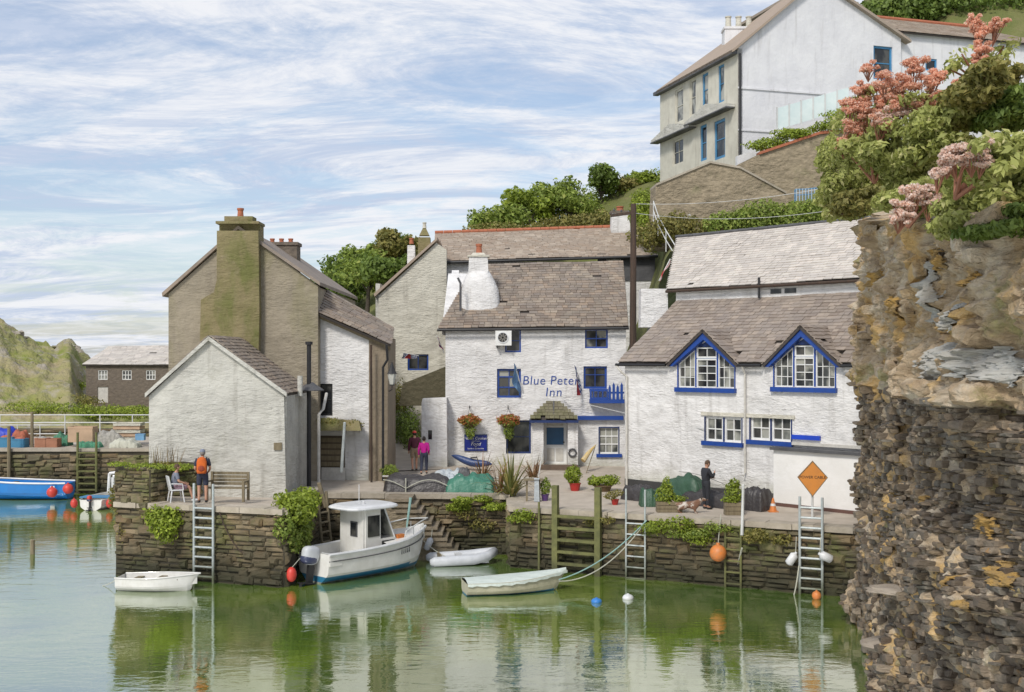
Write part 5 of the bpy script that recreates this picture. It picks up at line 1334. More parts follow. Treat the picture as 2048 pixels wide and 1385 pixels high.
# ================================================================ PLANTS
def bush(label, blobs, n, size, mat, name='bush', cat='bush', group=None, extra=None, droop=0.0, asp=.6, shell=.45):
    c = Vector((0, 0, 0))
    for b in blobs: c += Vector(b[0])
    c /= len(blobs); c.z = min(b[0][2] - b[1][2] for b in blobs)
    t = thing(name, label, cat, c, group=group)
    leaf_cloud('foliage', t, blobs, n, size, mat, droop=droop, asp=asp, shell=shell)
    # a few woody stems
    for b in blobs[:4]:
        mb = MB(); p = Vector(b[0]); mb.tube([Vector((p.x, p.y, p.z - b[1][2] * .95)), p + V(b[1][0] * .2, 0, 0)], [.05, .02], 5); mb.build('stem', m_stem, t)
    if extra: extra(t)
    return t
def tree(label, p, h, r, n, size, mat, lean=0.0, group=None, lobes=7, seed=1):
    rr = random.Random(seed); p = Vector(p)
    t = thing('tree', label, 'tree', p, group=group)
    mb = MB(); top = p + V(lean, 0, h * .62)
    mb.tube([p, p + V(lean * .3, 0, h * .3), top], [.16 * h / 4, .12 * h / 4, .06 * h / 4], 7)
    blobs = []
    for k in range(lobes):
        a = rr.uniform(0, 6.28); q = p + V(lean + math.cos(a) * r * rr.uniform(.2, .75), math.sin(a) * r * .6, h * rr.uniform(.45, .88))
        s = r * rr.uniform(.32, .55); blobs.append((q, (s, s, s * .75)))
        mb.tube([p + V(lean * .3, 0, h * .32), q], [.07 * h / 4, .02], 5)
    mb.build('trunk', m_bark, t)
    leaf_cloud('crown', t, blobs, n, size, mat, shell=.35, seed=seed)
    return t
def gz(px, D): # terrain height again
    return float(np.interp(D, Dk, [1.8, 2.4, 3, 3.5, 5, 8, 12.4, 12.4, 6]))
# wood behind the brown house
lab = ['tall dark green tree closest to the sloping cottage roof', 'round bright tree at the foot of the wood behind the alley', 'dark tree crowning the wood left of the thin white chimney',
       'olive tree nestling against the white chimney pot', 'green tree mid way up the wooded bank', 'pale green treetop touching the sky over the alley', 'low dark tree half hidden by the brown gable ridge', 'squat tree under the cream gable verge', 'spreading tree peeping over the slope beside the rear chimney']
for k, (px, py, D, h, r) in enumerate([(700, 640, 84, 4.5, 2.2), (735, 625, 78, 4.2, 2.4), (765, 570, 90, 4.0, 2.0), (795, 560, 88, 3.8, 1.9), (725, 585, 92, 3.6, 2.0), (815, 560, 92, 3.6, 1.9), (670, 650, 86, 3.6, 2.0), (760, 640, 74, 4.4, 2.1), (690, 600, 95, 3.4, 2.0)]):
    tree(lab[k], W(px, py, D), h, r, 2600, .3, (m_leafd, m_leaf, m_leafd, m_leafo, m_leaf, m_leafo, m_leafd, m_leafd, m_leaf)[k], lean=.2, group='trees of the wood behind the alley', seed=30 + k)
lab = ['wind-bent tree on the skyline directly above the red ridge tiles', 'rounded skyline tree with gaps beside the wind-bent one', 'darker skyline tree near the white chimney of the tiled house', 'small pale tree at the lower end of the skyline hedge',
       'feathery skyline tree near the villa wall', 'bushy tree in a dip behind the tiled roof', 'low scrubby tree hugging the corner of the hilltop villa']
for k, (px, py, D, h, r) in enumerate([(1108, 458, 75, 3.5, 1.9), (1060, 472, 74, 2.9, 1.8), (1205, 425, 76, 3.1, 1.4), (1010, 482, 72, 2.0, 2.0), (1245, 412, 77, 2.0, 1.4), (1150, 462, 74, 2.6, 2.0), (1290, 392, 78, 1.6, 1.4)]):
    tree(lab[k], W(px, py, D), h, r, 2600, .24, (m_leaf, m_leafb, m_leafd, m_leaf, m_leafo, m_leaf, m_leafb)[k], lean=-.3, group='skyline trees above the tiled house', seed=50 + k)
# hedge belts and slope scrub
SKB = True
def belt(label, pts, n, size, mat, name='hedge', cat='hedge', rad=(1.0, .8, .7), k=8):
    bl = []
    for i in range(k):
        t_ = i / (k - 1) * (len(pts) - 1); a = int(min(t_, len(pts) - 2)); q = pts[a].lerp(pts[a + 1], t_ - a)
        s = rnd.uniform(.75, 1.25); bl.append((q + V(rnd.uniform(-.3, .3), rnd.uniform(-.3, .3), rnd.uniform(-.2, .2)), (rad[0] * s, rad[1] * s, rad[2] * s)))
    return bush(label, bl, n, size, mat, name, cat)
belt('thick green hedge running behind the pale upper cottage roof', [W(1430, 450, 53.5), W(1560, 440, 53), W(1700, 418, 52)], 15000, .13, m_leaf, rad=(1.0, .7, .75), k=9)
belt('yellow-green scrub around the handrails on the steep bank', [W(1300, 470, 56), W(1345, 455, 55), W(1420, 470, 54)], 6500, .13, m_leafo, 'scrub', 'scrub', (.9, .7, .6), 6)
belt('green scrub hanging on the bank beside the utility pole', [W(1280, 400, 60), W(1300, 440, 58), W(1300, 480, 57)], 4500, .13, m_leafb, 'scrub', 'scrub', (.5, .6, .6), 5)
belt('bright planting on top of the red-coped wall', [W(1535, 290, 61), W(1600, 265, 61), W(1690, 235, 61)], 4500, .13, m_leafb, 'flower_bed', 'plants', (.9, .4, .24), 7)
belt('dark green shrubbery on the slope above the red-ridged wing', [W(1760, 30, 84), W(1850, 10, 84), W(2060, 10, 84)], 9000, .3, m_leafd, 'shrubbery', 'shrubs', (2.4, 1.5, 1.2), 8)
belt('dark ivy clump at the mouth of the alley', [W(800, 870, 56.8), W(820, 845, 56), W(838, 880, 55)], 3600, .1, m_leafd, 'ivy', 'ivy', (.42, .5, .9), 5)
belt('mossy scrub climbing beside the wall lantern', [W(785, 850, 58), W(800, 800, 57.5), W(815, 785, 57)], 2600, .1, m_leafo, 'ivy', 'ivy', (.55, .5, .6), 4)
belt('bright grass bank below the far stone building', [W(70, 822, 76), W(180, 826, 76), W(300, 822, 76)], 8000, .13, m_leafb, 'scrub', 'scrub', (1.9, 1.0, .38), 8)
belt('green brambles at the foot of the rocky hill', [W(60, 812, 79), W(110, 805, 79), W(160, 800, 79)], 4000, .14, m_leafo, 'brambles', 'brambles', (1.3, 1.2, .4), 5)
belt('continuous scrub along the skyline above the tiled house', [W(985, 468, 74), W(1060, 436, 75), W(1150, 420, 76), W(1230, 392, 77), W(1315, 358, 78)], 12000, .16, m_leaf, 'scrub', 'scrub', (1.6, 1.0, .9), 11)
belt('mixed undergrowth on the slope just over the red ridge tiles', [W(960, 475, 69), W(1100, 462, 69), W(1220, 440, 69)], 7000, .16, m_leafo, 'scrub', 'scrub', (1.6, 1.0, .7), 8)
# outcrops on the far rocky hill
m_outc = M('outcrop_rock', (.40, .36, .30), (.26, .225, .17), scale=1.2, stretch=(1, 1, 2), bump=1.0, bscale=3, bdist=.2, stains=[((.20, .21, .06), .8, .56, .7, .7, None)])
for k, (px, py, D, w, h, lb) in enumerate([(20, 682, 100, 3.0, 1.6, 'jagged grey outcrop highest on the far hill at the frame edge'), (128, 706, 103, 3.0, 1.5, 'pointed outcrop on the far hill above the stone building gable'), (75, 715, 98, 2.8, 1.3, 'low flat outcrop in the dip of the far hill'),
        (60, 755, 90, 2.6, 1.6, 'pale craggy outcrop half way down the far hill'), (130, 760, 92, 2.2, 1.5, 'craggy outcrop close beside the stone building'), (10, 770, 88, 2.6, 1.5, 'broad outcrop above the ochre pole'), (100, 795, 84, 2.0, 1.0, 'small outcrop at the foot of the far hill')]):
    p = W(px, py, D); t = thing('rock_outcrop', lb, 'rock', p - Z * h * .5, group='outcrops on the far hill')
    mb = MB(); mb.ball((0, 0, 0), 1.0, 26, 18)
    mb.v = [tuple(p + Vector((v[0] * w * .5, v[1] * w * .4, v[2] * h * .5)) * (1 + .55 * noise.fractal(Vector(v) * 1.7 + Vector((k * 7, 0, 0)), .8, 2.2, 4))) for v in mb.v]
    mb.build('rock', m_outc, t)
belt('yellow-green gorse scattered over the far hill', [W(10, 720, 95), W(60, 740, 92), W(110, 735, 95), W(150, 775, 88)], 5200, .16, m_leafb, 'gorse', 'gorse', (1.3, 1.2, .35), 9)
belt('lower band of gorse on the far hill near the railings', [W(-10, 800, 84), W(60, 785, 86), W(150, 805, 82)], 5200, .15, m_leafb, 'gorse', 'gorse', (1.3, 1.2, .4), 8)
# ivy and weeds on the quay faces
belt('bright green ivy spilling over the pier beside the grey ladder', [fr_pier.p(1.9, 2.1, .25), fr_pier.p(2.35, 1.9, .3), fr_pier.p(2.1, 1.45, .25)], 2200, .11, m_leafb, 'ivy', 'ivy', (.42, .28, .42), 5)
belt('big cascade of ivy over the pier corner behind the cabin boat', [fr_pside.p(.3, 2.4, .15), fr_pside.p(1.6, 2.45, .25), fr_pside.p(3.2, 2.5, .2)], 4600, .12, m_leafb, 'ivy', 'ivy', (.5, .45, .4), 8)
belt('ivy hanging down the pier side above the cabin boat stern', [fr_pside.p(.2, 1.7, .12), fr_pside.p(1.2, 1.4, .18), fr_pside.p(2.4, 1.7, .15)], 2800, .12, m_leaf, 'ivy', 'ivy', (.35, .3, .55), 6)
belt('vivid ground-cover mat under the sword-leaved plant', [W(925, 1008, 42.3), W(960, 1000, 42.3), W(1008, 1010, 42.2)], 2600, .09, m_leafb, 'ground_ivy', 'ivy', (.4, .3, .14), 5)
belt('weeds draping the quay wall to the right of the broad timber ladder', [fr_quay.p(5.2, 1.85, .2), fr_quay.p(6.2, 1.75, .2), fr_quay.p(6.6, 1.4, .15)], 2300, .09, m_leafb, 'weeds', 'weeds', (.5, .2, .25), 6)
belt('long fringe of creeper hanging below the coping behind the orange buoy', [fr_quay.p(5.6, 1.75, .15), fr_quay.p(6.8, 1.7, .15), fr_quay.p(7.6, 1.75, .15)], 2000, .08, m_leaf, 'creeper', 'creeper', (.45, .14, .16), 8)
belt('mossy creeper low on the quay wall between timber ladder and slim ladder', [fr_quay.p(3.2, 1.8, .12), fr_quay.p(3.9, 1.7, .12)], 700, .07, m_leafo, 'creeper', 'creeper', (.3, .12, .14), 4)
belt('thin creeper on the dark wall at the head of the basin', [fr_rear.p(4.6, 1.5, .14), fr_rear.p(6.2, 1.3, .14)], 900, .08, m_leafo, 'creeper', 'creeper', (.45, .12, .2), 5)
belt('brownish weeds under the coping beside the grey metal ladder and diamond sign', [fr_quay.p(8.4, 1.8, .15), fr_quay.p(9.3, 1.75, .15)], 1300, .09, m_leafo, 'weeds', 'weeds', (.4, .18, .2), 4)
belt('tuft of weeds on the coping near the thin pole', [fr_quay.p(.3, 1.8, .2), fr_quay.p(.9, 1.9, .2)], 800, .08, m_leafb, 'weeds', 'weeds', (.3, .16, .14), 3)
belt('yellow-green moss capping the tall pier head block', [fr_blk.p(.1, 3.62, -.2), fr_blk.p(1.0, 3.66, -.6), fr_blk.p(1.9, 3.6, -1.2)], 2600, .07, m_leafb, 'moss_cap', 'moss', (.45, .5, .10), 6)
belt('ochre seaweedy fringe down the seaward corner of the pier head', [fr_blk.p(-.05, 3.2, -.3), fr_blk.p(-.12, 2.4, -.3), fr_blk.p(-.1, 1.7, -.2)], 1800, .08, m_leafo, 'weeds', 'weeds', (.18, .3, .4), 5)
t = thing('dry_plant', 'dry upright stems growing behind the mossy pier block against the shed', 'plant', W(325, 932, 40))
for k, px in enumerate((308, 322, 338, 352)): blades('stems', t, W(px, 945, 40.2), 12, 1.0, .035, m_reed, .35, .3, k, .08)
leaf_cloud('undergrowth', t, [(W(330, 932, 40.1), (.7, .3, .15))], 700, .08, m_leafo)
t = thing('sword_leaf_plant', 'large spiky yellow-green sword-leaved plant in front of the inn porch', 'plant', W(1022, 990, 42.6))
blades('leaves', t, W(1022, 992, 42.8), 70, 1.75, .085, m_blade, 1.0, .55, 5, .18)
blades('leaves', t, W(1000, 985, 43.0), 30, 1.4, .07, m_bladeo, 1.1, .6, 9, .2)
t = thing('sword_leaf_plant', 'bronze spiky plant beside the upturned blue kayak', 'plant', W(968, 965, 44.5))
blades('leaves', t, W(965, 962, 44.5), 34, 1.25, .06, m_bladeo, .95, .6, 15, .15)
t = thing('grass_tuft', 'reddish feathery grass tuft by the brown doorsteps', 'plant', W(1066, 950, 46.5))
blades('leaves', t, W(1066, 955, 46.5), 40, 1.0, .05, m_bladeo, 1.0, .7, 25, .2)
# hanging baskets on brackets
def basket(px, label, seed):
    a, c_ = fi.hit(px, 845, .45); p = fi.p(a, c_, .45)
    t = thing('hanging_basket', label, 'hanging basket', p, group='hanging baskets on the inn')
    mb = MB(); mb.lathe([(.05, -.28), (.2, -.2), (.3, .0), (.31, .02)], p, 12); mb.build('basket', m_stem, t)
    mb = MB(); mb.tube([fi.p(a, c_ + .65, .0), fi.p(a, c_ + .72, .3), fi.p(a, c_ + .6, .45)], .018, 6); mb.build('bracket', m_black, t)
    for k in range(3):
        an = k * 2.1; mb = MB(); mb.tube([p + V(.3 * math.cos(an), .3 * math.sin(an), 0), p + V(0, 0, .6)], .008, 4); mb.build('chain', m_black, t)
    leaf_cloud('blossom', t, [(p + V(0, 0, .1), (.5, .42, .24))], 1300, .08, m_redfl, seed=seed)
    leaf_cloud('foliage', t, [(p + V(0, 0, .05), (.44, .4, .26)), (p + V(.02, 0, -.35), (.24, .22, .4))], 1600, .08, m_leaf, seed=seed + 1, droop=.6)
basket(939, 'rusty-flowered hanging basket over the blue name board', 3)
basket(1016, 'hanging basket drooping in front of the tall dark bar window', 8)
# pots and planters on the quay
def qp(px, py, h=ZQ): D = (HC - h) * F / (py - HZ); return Vector((xat(px, D), D, h))
def pot(label, p, r, h, mat, blobs, n, lm, size=.08, grp='potted plants on the quay', square=False):
    t = thing('potted_plant', label, 'potted plant', p, group=grp)
    mb = MB()
    if square:
        for k in range(3): mb = MB(); mb.box(p + Z * (h * (k + .5) / 3), (r * 2, r * 1.1, h / 3 - .015)); mb.build('plank', mat, t)
        mb = MB(); mb.box(p + Z * (h * .45), (r * 2 - .05, r * 1.0, h * .88)); mb.build('soil_box', m_pole, t)
    else:
        mb.lathe([(r * .7, 0), (r, h * .9), (r * 1.08, h * .9), (r * 1.08, h), (r * .9, h)], p, 14); mb.build('pot', mat, t)
    leaf_cloud('foliage', t, [(p + Vector(b[0]), b[1]) for b in blobs], n, size, lm)
    mb = MB(); mb.tube([p + Z * (h * .8), p + Vector(blobs[0][0])], .02, 5); mb.build('stem', m_stem, t)
    return t
m_redpot = M('red_glazed_pot', (.42, .03, .025), rough=.35, bump=.05)
pot('clipped bright green ball in a red pot at the foot of the inn steps', qp(1150, 984), .22, .34, m_redpot, [((-.08, 0, .66), (.32, .3, .36))], 1200, m_leafb)
pot('low box of trailing bright greenery along the inn frontage', qp(1206, 984), .35, .25, m_stem, [((-.3, 0, .42), (.3, .25, .18)), ((.25, 0, .45), (.4, .25, .2))], 1500, m_leafb)
pot('small red pot with grey-green trailing plant on the open quay', qp(1230, 1010), .14, .2, m_redpot, [((-.15, 0, .32), (.26, .25, .14)), ((.1, 0, .42), (.22, .2, .12))], 500, m_leafo, .06)
pot('pointed shrub in a long plank box beside the green tarpaulin', qp(1338, 1024), .42, .36, m_wood, [((-.12, 0, .55), (.34, .28, .34)), ((-.08, 0, .9), (.14, .14, .3)), ((.3, 0, .42), (.3, .2, .12))], 1900, m_leafb, .07, square=True)
pot('leafy shrub in a square plank box next to the black covered stack', qp(1467, 1030), .3, .42, m_wood, [((0, 0, .72), (.28, .25, .36)), ((.05, 0, 1.0), (.18, .18, .18)), ((-.1, 0, .5), (.3, .2, .14))], 1500, m_leafb, .07, square=True)
pot('purple-potted round shrub by the white sheeting post', qp(1090, 1002), .14, .24, M('purple_pot', (.10, .05, .18), rough=.4), [((0, 0, .52), (.2, .2, .3))], 600, m_leaf, .07)
pot('rounded green shrub in a tub where the alley meets the quay', W(778, 958, 46), .2, .2, m_stem, [((0, 0, .32), (.35, .3, .24))], 900, m_leaf, .07)

# ---- valerian and scrub on the cliff top
def valerian(label, px, py, D, w, h, n, heads, pink, seed, lm=m_leafv, grp='valerian clumps on the cliff top'):
    rr = random.Random(seed); c = W(px, py, D); s = D / F
    t = thing('valerian_plant', label, 'flowering plant', (c.x, c.y, c.z - h * s * .9), group=grp)
    bl = []
    for k in range(9):
        bl.append((c + V(rr.uniform(-.8, .8) * w * s, rr.uniform(-.6, .9), rr.uniform(-.75, .55) * h * s), (w * s * rr.uniform(.25, .42), .6, h * s * rr.uniform(.25, .4))))
    leaf_cloud('foliage', t, bl, int(n * 1.7), .125, lm, asp=.42, shell=.2, seed=seed)
    pk = M('pink_stem', (.30, .13, .08)) if 'pink_stem' not in bpy.data.materials else bpy.data.materials['pink_stem']
    for b in bl: mb = MB(); mb.tube([V(c.x, c.y + .3, c.z - h * s), b[0]], [.035, .012], 5); mb.build('stem', pk, t)
    for (hx, hy, hr) in heads:
        q = W(hx, hy, D - .75); r = hr * s
        mb = MB()
        sub = []
        hr *= 1.3; r = hr * s
        for k in range(11):
            d = Vector((rr.uniform(-1, 1), rr.uniform(-.6, .6), rr.uniform(-.5, .8)))
            cc = q + d * r * .62
            sub.append((cc, (r * .27, r * .27, r * .15)))
            mb.tube([q - Z * r * 1.1 + V(0, .1, 0), cc], .008, 4)
        fh = leaf_cloud('flower_head', t, sub, int(800 + hr * 42), .032, pink, asp=.8, shell=.1, seed=seed + int(hx))
        mb.build('flower_stalk', bpy.data.materials['pink_stem'], t)
    return t
valerian('coral valerian blooms highest up in front of the villa wing', 1975, 120, 19, 55, 40, 250, [(1962, 60, 26), (1990, 55, 24), (1968, 95, 22), (1960, 122, 16), (1948, 40, 14)], m_pink, 1)
valerian('dense coral valerian bank below the two small blue windows', 1850, 215, 20, 90, 50, 1500, [(1830, 135, 28), (1895, 240, 26), (1800, 215, 26), (1775, 160, 30), (1740, 135, 18), (1870, 225, 24), (1760, 250, 26), (1800, 180, 34), (1850, 175, 34), (1885, 195, 30), (1870, 155, 24), (1920, 175, 22), (1850, 210, 26)], m_pink, 2)
valerian('tall coral valerian spray beside the glass balustrade', 1740, 225, 21, 50, 50, 500, [(1720, 190, 28), (1715, 225, 26), (1760, 185, 24), (1740, 225, 30), (1705, 262, 26), (1770, 215, 24), (1730, 180, 20), (1690, 290, 18), (1725, 290, 20), (1700, 215, 22)], m_pink, 3)
valerian('paler valerian sprays spilling towards the hedge', 1760, 300, 20, 90, 60, 2600, [(1790, 228, 24), (1770, 240, 22), (1810, 210, 18)], m_pinkpale, 4)
valerian('pale pink valerian heads over the middle of the leafy cliff top', 1930, 340, 14.2, 60, 50, 1200, [(1920, 310, 34), (1950, 305, 32), (1900, 320, 24), (1880, 350, 24), (1965, 325, 20)], m_pinkpale, 5)
valerian('lowest pink-white valerian cluster hanging over the rock face', 1830, 400, 18, 80, 50, 2600, [(1830, 395, 30), (1860, 405, 26), (1805, 420, 26), (1850, 385, 22), (1800, 440, 18), (1875, 400, 16)], m_pinkpale, 6)
for k, (lb, px, py, D, w, h, n, m) in enumerate([
    ('broad leafy green mass at the crest beside the hedge', 1710, 345, 25, 60, 70, 5200, m_leafv), ('olive-brown bramble arching over the cliff top', 1990, 165, 17, 70, 45, 4200, m_leafo),
    ('dark leafy hollow under the arching bramble', 2030, 220, 17, 50, 50, 2600, m_leafd), ('bright green leaf bank in the upper middle of the cliff top', 1890, 260, 18, 100, 60, 5200, m_leafv),
    ('dense leaf mass at the edge of the frame above the rock', 2020, 340, 15, 70, 80, 5200, m_leafv), ('leafy skirt hanging over the top of the rock face', 1940, 430, 16, 110, 45, 5200, m_leafv),
    ('sparse olive growth creeping down the near rock', 1740, 400, 24, 60, 30, 2000, m_leafo), ('trailing yellow-green growth spilling over the rock edge above the pale roof', 1712, 400, 28.5, 42, 42, 2600, m_leafv), ('shaded foliage at the far side of the cliff crest', 1830, 340, 20, 90, 60, 5200, m_leafv), ('dark undergrowth edging the rock below the leaf bank', 2030, 445, 14.5, 60, 30, 2400, m_leafd)]):
    c = W(px, py, D); s = D / F; rr = random.Random(k + 70)
    bush(lb, [(c + V(rr.uniform(-.8, .8) * w * s, rr.uniform(-.3, .8), rr.uniform(-.7, .7) * h * s), (w * s * .38, .55, h * s * .36)) for _ in range(9)], int(n * 1.7), .115, m, 'cliff_shrub', 'shrub', group='shrubs covering the cliff top', asp=.42, shell=.2)

# ================================================================ LADDERS, POSTS, RAILS
def ladder(label, p, rz, h, w, step, mat, r=.028, name='ladder', timber=False, tilt=0.0, rungs_to=None, cat='ladder'):
    t = thing(name, label, cat, p, rz)
    for s in (-1, 1):
        mb = MB()
        if timber: mb.box((s * w / 2, tilt * .5, h / 2), (.2, .18, h))
        else: mb.tube([(s * w / 2, 0, 0), (s * w / 2, tilt, h)], r * 1.25, 8)
        mb.build('side_rail', mat, t, local=True)
    z = .12; top = rungs_to or h - .5
    while z < top:
        mb = MB()
        if timber: mb.box((0, -.02 + tilt * z / h, z), (w - .2, .12, .09))
        else: mb.tube([(-w / 2, tilt * z / h, z), (w / 2, tilt * z / h, z)], r, 8)
        mb.build('rung', mat, t, local=True); z += step
    return t
def on(fr, px, b, z=-.55):
    a = fr.hit(px, 1090, b)[0]; return fr.p(a, z, b)
ladder('grey metal ladder up the pier front beside the small white dinghy', on(fr_pier, 407, .22), fr_pier.rz, 3.75, .72, .315, m_galv, .034, rungs_to=3.0)
ladder('grey metal ladder rising from the water below the orange diamond sign', on(fr_quay, 1622, .25), fr_quay.rz, 3.55, .68, .31, m_galv, .034, rungs_to=3.5)
ladder('slim metal ladder between the broad timber ladder and the trailing weeds', on(fr_quay, 1271, .2, -.1), fr_quay.rz, 3.05, .66, .36, m_galv, .026, rungs_to=2.1)
ladder('short half-hidden green ladder near the white pole', on(fr_quay, 1466, .18, .0), fr_quay.rz, 2.0, .5, .36, m_greenwood, .03, rungs_to=1.95)
ladder('broad algae-green timber fender ladder with two square posts', on(fr_quay, 1153, .28, -.2), fr_quay.rz, 3.15, 1.55, .40, m_greenwood, timber=True, rungs_to=2.3)
ladder('weathered wooden ladder leaning among the ivy behind the cabin boat', W(655, 1110, 40.6) + V(0, 0, 0), R(62), 2.2, .5, .34, m_wood, .04, tilt=.25)
ladder('timber ladder on the far quay between blue boat and small dinghy', (xat(178, FQ), FQ - .3, .1), 0, 3.2, 1.0, .33, m_greenwood, .055, rungs_to=2.3)
def post(label, p, h, r, mat, lean=(0, 0), name='post', cat='post'):
    t = thing(name, label, cat, p); p = Vector(p)
    mb = MB(); mb.tube([p, p + V(lean[0], lean[1], h)], [r, r * .85], 8); mb.build('shaft', mat, t)
    mb = MB(); mb.lathe([(r * .95, 0), (r * .7, .04), (.005, .05)], p + V(lean[0], lean[1], h), 8); mb.build('post_top', mat, t)
    return t
post('white pole standing against the quay edge beside the plank planter', on(fr_quay, 1484, .3, 1.7), 1.55, .05, m_steel, (.04, 0))
post('thin grey pole at the end of the dark return wall', on(fr_quay, 1078, .2, .0), 2.3, .045, m_greenwood)
post('weathered stump post at the pier edge among the ivy', W(612, 1030, 40.5), .9, .10, m_wood, (-.05, 0))
post('second leaning stump post near the pier edge', W(652, 1015, 41.5), .85, .09, m_wood, (-.25, 0))
post('ochre mast-like pole rising from the far quay clutter', (xat(64, 63), 63, 2.3), 2.0, .10, m_wood)
post('lone marker post standing in the open water', (xat(65, 42.6), 42.6, -1.2), 1.7, .10, m_wood)
post('leaning pale pole in front of the mossy door hood', W(683, 945, 44.6), 1.9, .065, m_galv, (.12, 0))
post('thin white upright near the inn steps', W(1076, 960, 46), 1.2, .03, m_steel, (.2, 0))
post('dark timber mooring post hung on the far quay', (xat(22, FQ), FQ - .25, .6), 3.0, .11, m_wood)
# utility pole
up_ = thing('utility_pole', 'tall dark wooden utility pole standing between inn and cottage roofs', 'utility pole', (xat(1265, 50.2), 50.2, 2.1))
b = V(xat(1262, 50.2), 50.2, 2.1); t_ = V(xat(1267, 50.2), 50.2, zat(408, 50.2))
mb = MB(); mb.tube([b, b.lerp(t_, .5) + V(.03, 0, 0), t_], [.17, .155, .125], 10); mb.build('pole', m_pole, up_)
mb = MB(); mb.box(t_ + V(-.45, .0, -.45), (1.1, .12, .12), Matrix.Rotation(R(-8), 3, 'Y')); mb.build('crossarm', m_pole, up_)
for k in range(3): mb = MB(); mb.lathe([(.04, 0), (.05, .06), (.02, .12)], t_ + V(-.85 + k * .32, 0, -.33 - .04 * k), 8); mb.build('insulator', m_lead, up_)
# overhead cables
def cable(label, a, b, sag, r=.012, name='overhead_cable', mat=None, cat='cable', n=14, grp=None):
    a, b = Vector(a), Vector(b)
    pts = [a.lerp(b, i / n) - Z * (sag * 4 * (i / n) * (1 - i / n)) for i in range(n + 1)]
    mb = MB(); mb.tube(pts, r, 6); o = mb.build(name, mat or m_steel, None)
    return tag(o, label, cat, grp)
cable('pale overhead cable crossing below the stone outbuilding', t_ + V(.0, 0, .0), W(1720, 362, 45), .3, .009)
cable('overhead cable strung low above the hedge', t_ + V(0, 0, -.4), W(1700, 415, 45), .35, .008)
cable('thin service cable across the front of the inn and cottage', fi.p(5.2, 5.5, .1), fg.p(4, 4.6, .08), .05, .014)
cable('dark cable drooping along the cottage wall behind the dark-clothed person', fg.p(2.9, 2.95, .2), fg.p(5.4, 2.5, .2), -.12, .01, mat=m_lead)
# handrails on the bank
def railing(label, pts, h, mat, r=.03, two=True, name='handrail', cat='railing'):
    t = thing(name, label, cat, pts[0])
    for hh in ((h, h * .5) if two else (h,)):
        mb = MB(); mb.tube([Vector(p) + Z * hh for p in pts], r, 6); mb.build('rail', mat, t)
    for p in pts: mb = MB(); mb.tube([Vector(p) - Z * .1, Vector(p) + Z * h], r, 6); mb.build('upright', mat, t)
    return t
railing('white handrail zigzagging down the steep bank by the pale roof', [W(1307, 440, 56), W(1316, 468, 55), W(1332, 500, 54), W(1350, 530, 53)], .9, m_steel, .025)
railing('second handrail along the top of the bank path', [W(1309, 425, 57), W(1322, 470, 56.4), W(1352, 476, 56), W(1380, 462, 55.6)], .8, m_steel, .022, False)
railing('long white double railing above the far quay wall', [V(xat(px, 69.4), 69.4, 2.95) for px in (-160, -80, 0, 65, 130, 200, 265, 330)], .92, m_steel, .035)
railing('white horizontal rail at the back of the fish boxes', [V(xat(px, 66), 66, 2.45) for px in (-60, 35, 80, 130)], 1.0, m_steel, .03, True)
fw_ = railing('blue picket garden fence below the brown retaining wall', [W(1590, 402, 57), W(1612, 401, 57), W(1640, 398, 57)], .55, m_ltblue, .03)
for k in range(8): mb = MB(); q = W(1593 + k * 6, 402, 56.95); mb.box(q + Z * .3, (.06, .03, .62)); mb.build('picket', M('pale_blue_paint', (.32, .42, .52)) if k == 0 else bpy.data.materials['pale_blue_paint'], fw_)
# white pipe frame by the far quay corner
fz = thing('metal_frame', 'white rectangular metal frame standing beside the pier head weeds', 'frame', (xat(228, 54), 54, .2))
for (x0, y0, x1, y1) in ((217, 985, 219, 947), (219, 947, 252, 943), (252, 943, 250, 975), (226, 955, 226, 978), (226, 953, 240, 953)):
    mb = MB(); mb.tube([W(x0, y0, 54), W(x1, y1, 54)], .07, 6); mb.build('tube', m_plast, fz)

# ================================================================ QUAY CLUTTER
def tarp(label, c, size, mat, seed, name='covered_stack', cat='tarpaulin', rz=0.0, peak=.0, rope=None, pleat=.010):
    t = thing(name, label, cat, c, rz); c = Vector(c); nx, ny = 34, 18; vs = []
    for j in range(ny + 1):
        for i in range(nx + 1):
            u, v = i / nx * 2 - 1, j / ny * 2 - 1
            hgt = (1 - abs(u) ** 5) * (1 - abs(v) ** 4)
            hgt = max(0, hgt) ** .35
            zz = size[2] * hgt * (1 + peak * (noise.noise(Vector((u * 1.8 + seed, v * .7, 1)))))
            x = u * size[0] / 2 * (1 + .03 * math.sin(v * 9)); y = v * size[1] / 2
            k = pleat * math.sin(u * 13 + seed + 6 * noise.noise(Vector((u * 3, v * 2, seed)))) * (1 - hgt * .6)
            vs.append((x, y + k * (1 if v > 0 else -1), max(0, zz + .14 * hgt * noise.noise(Vector((u * 3.2, v * 2.2, seed))) + .05 * noise.noise(Vector((u * 8, v * 8, seed))))))
    fs = [(j * (nx + 1) + i, j * (nx + 1) + i + 1, (j + 1) * (nx + 1) + i + 1, (j + 1) * (nx + 1) + i) for j in range(ny) for i in range(nx)]
    mb = MB(); mb.add(vs, fs); mb.build('cover', mat, t, local=True, smooth=True)
    if rope:
        mb = MB(); pts = [Vector((size[0] * (-.5 + k / 12), -size[1] / 2 - .04, size[2] * (.25 + .55 * abs(math.cos(k / 12 * math.pi * 1.5))))) for k in range(13)]
        mb.tube(pts, .018, 5); mb.build('lashing_rope', m_rope, t, local=True)
        mb = MB(); mb.tube([(-size[0] * .17, -size[1] / 2 - .05, .0), (-size[0] * .17, -size[1] / 2 - .05, size[2] * .9)], .025, 6); mb.build('stake', m_rope, t, local=True)
    return t
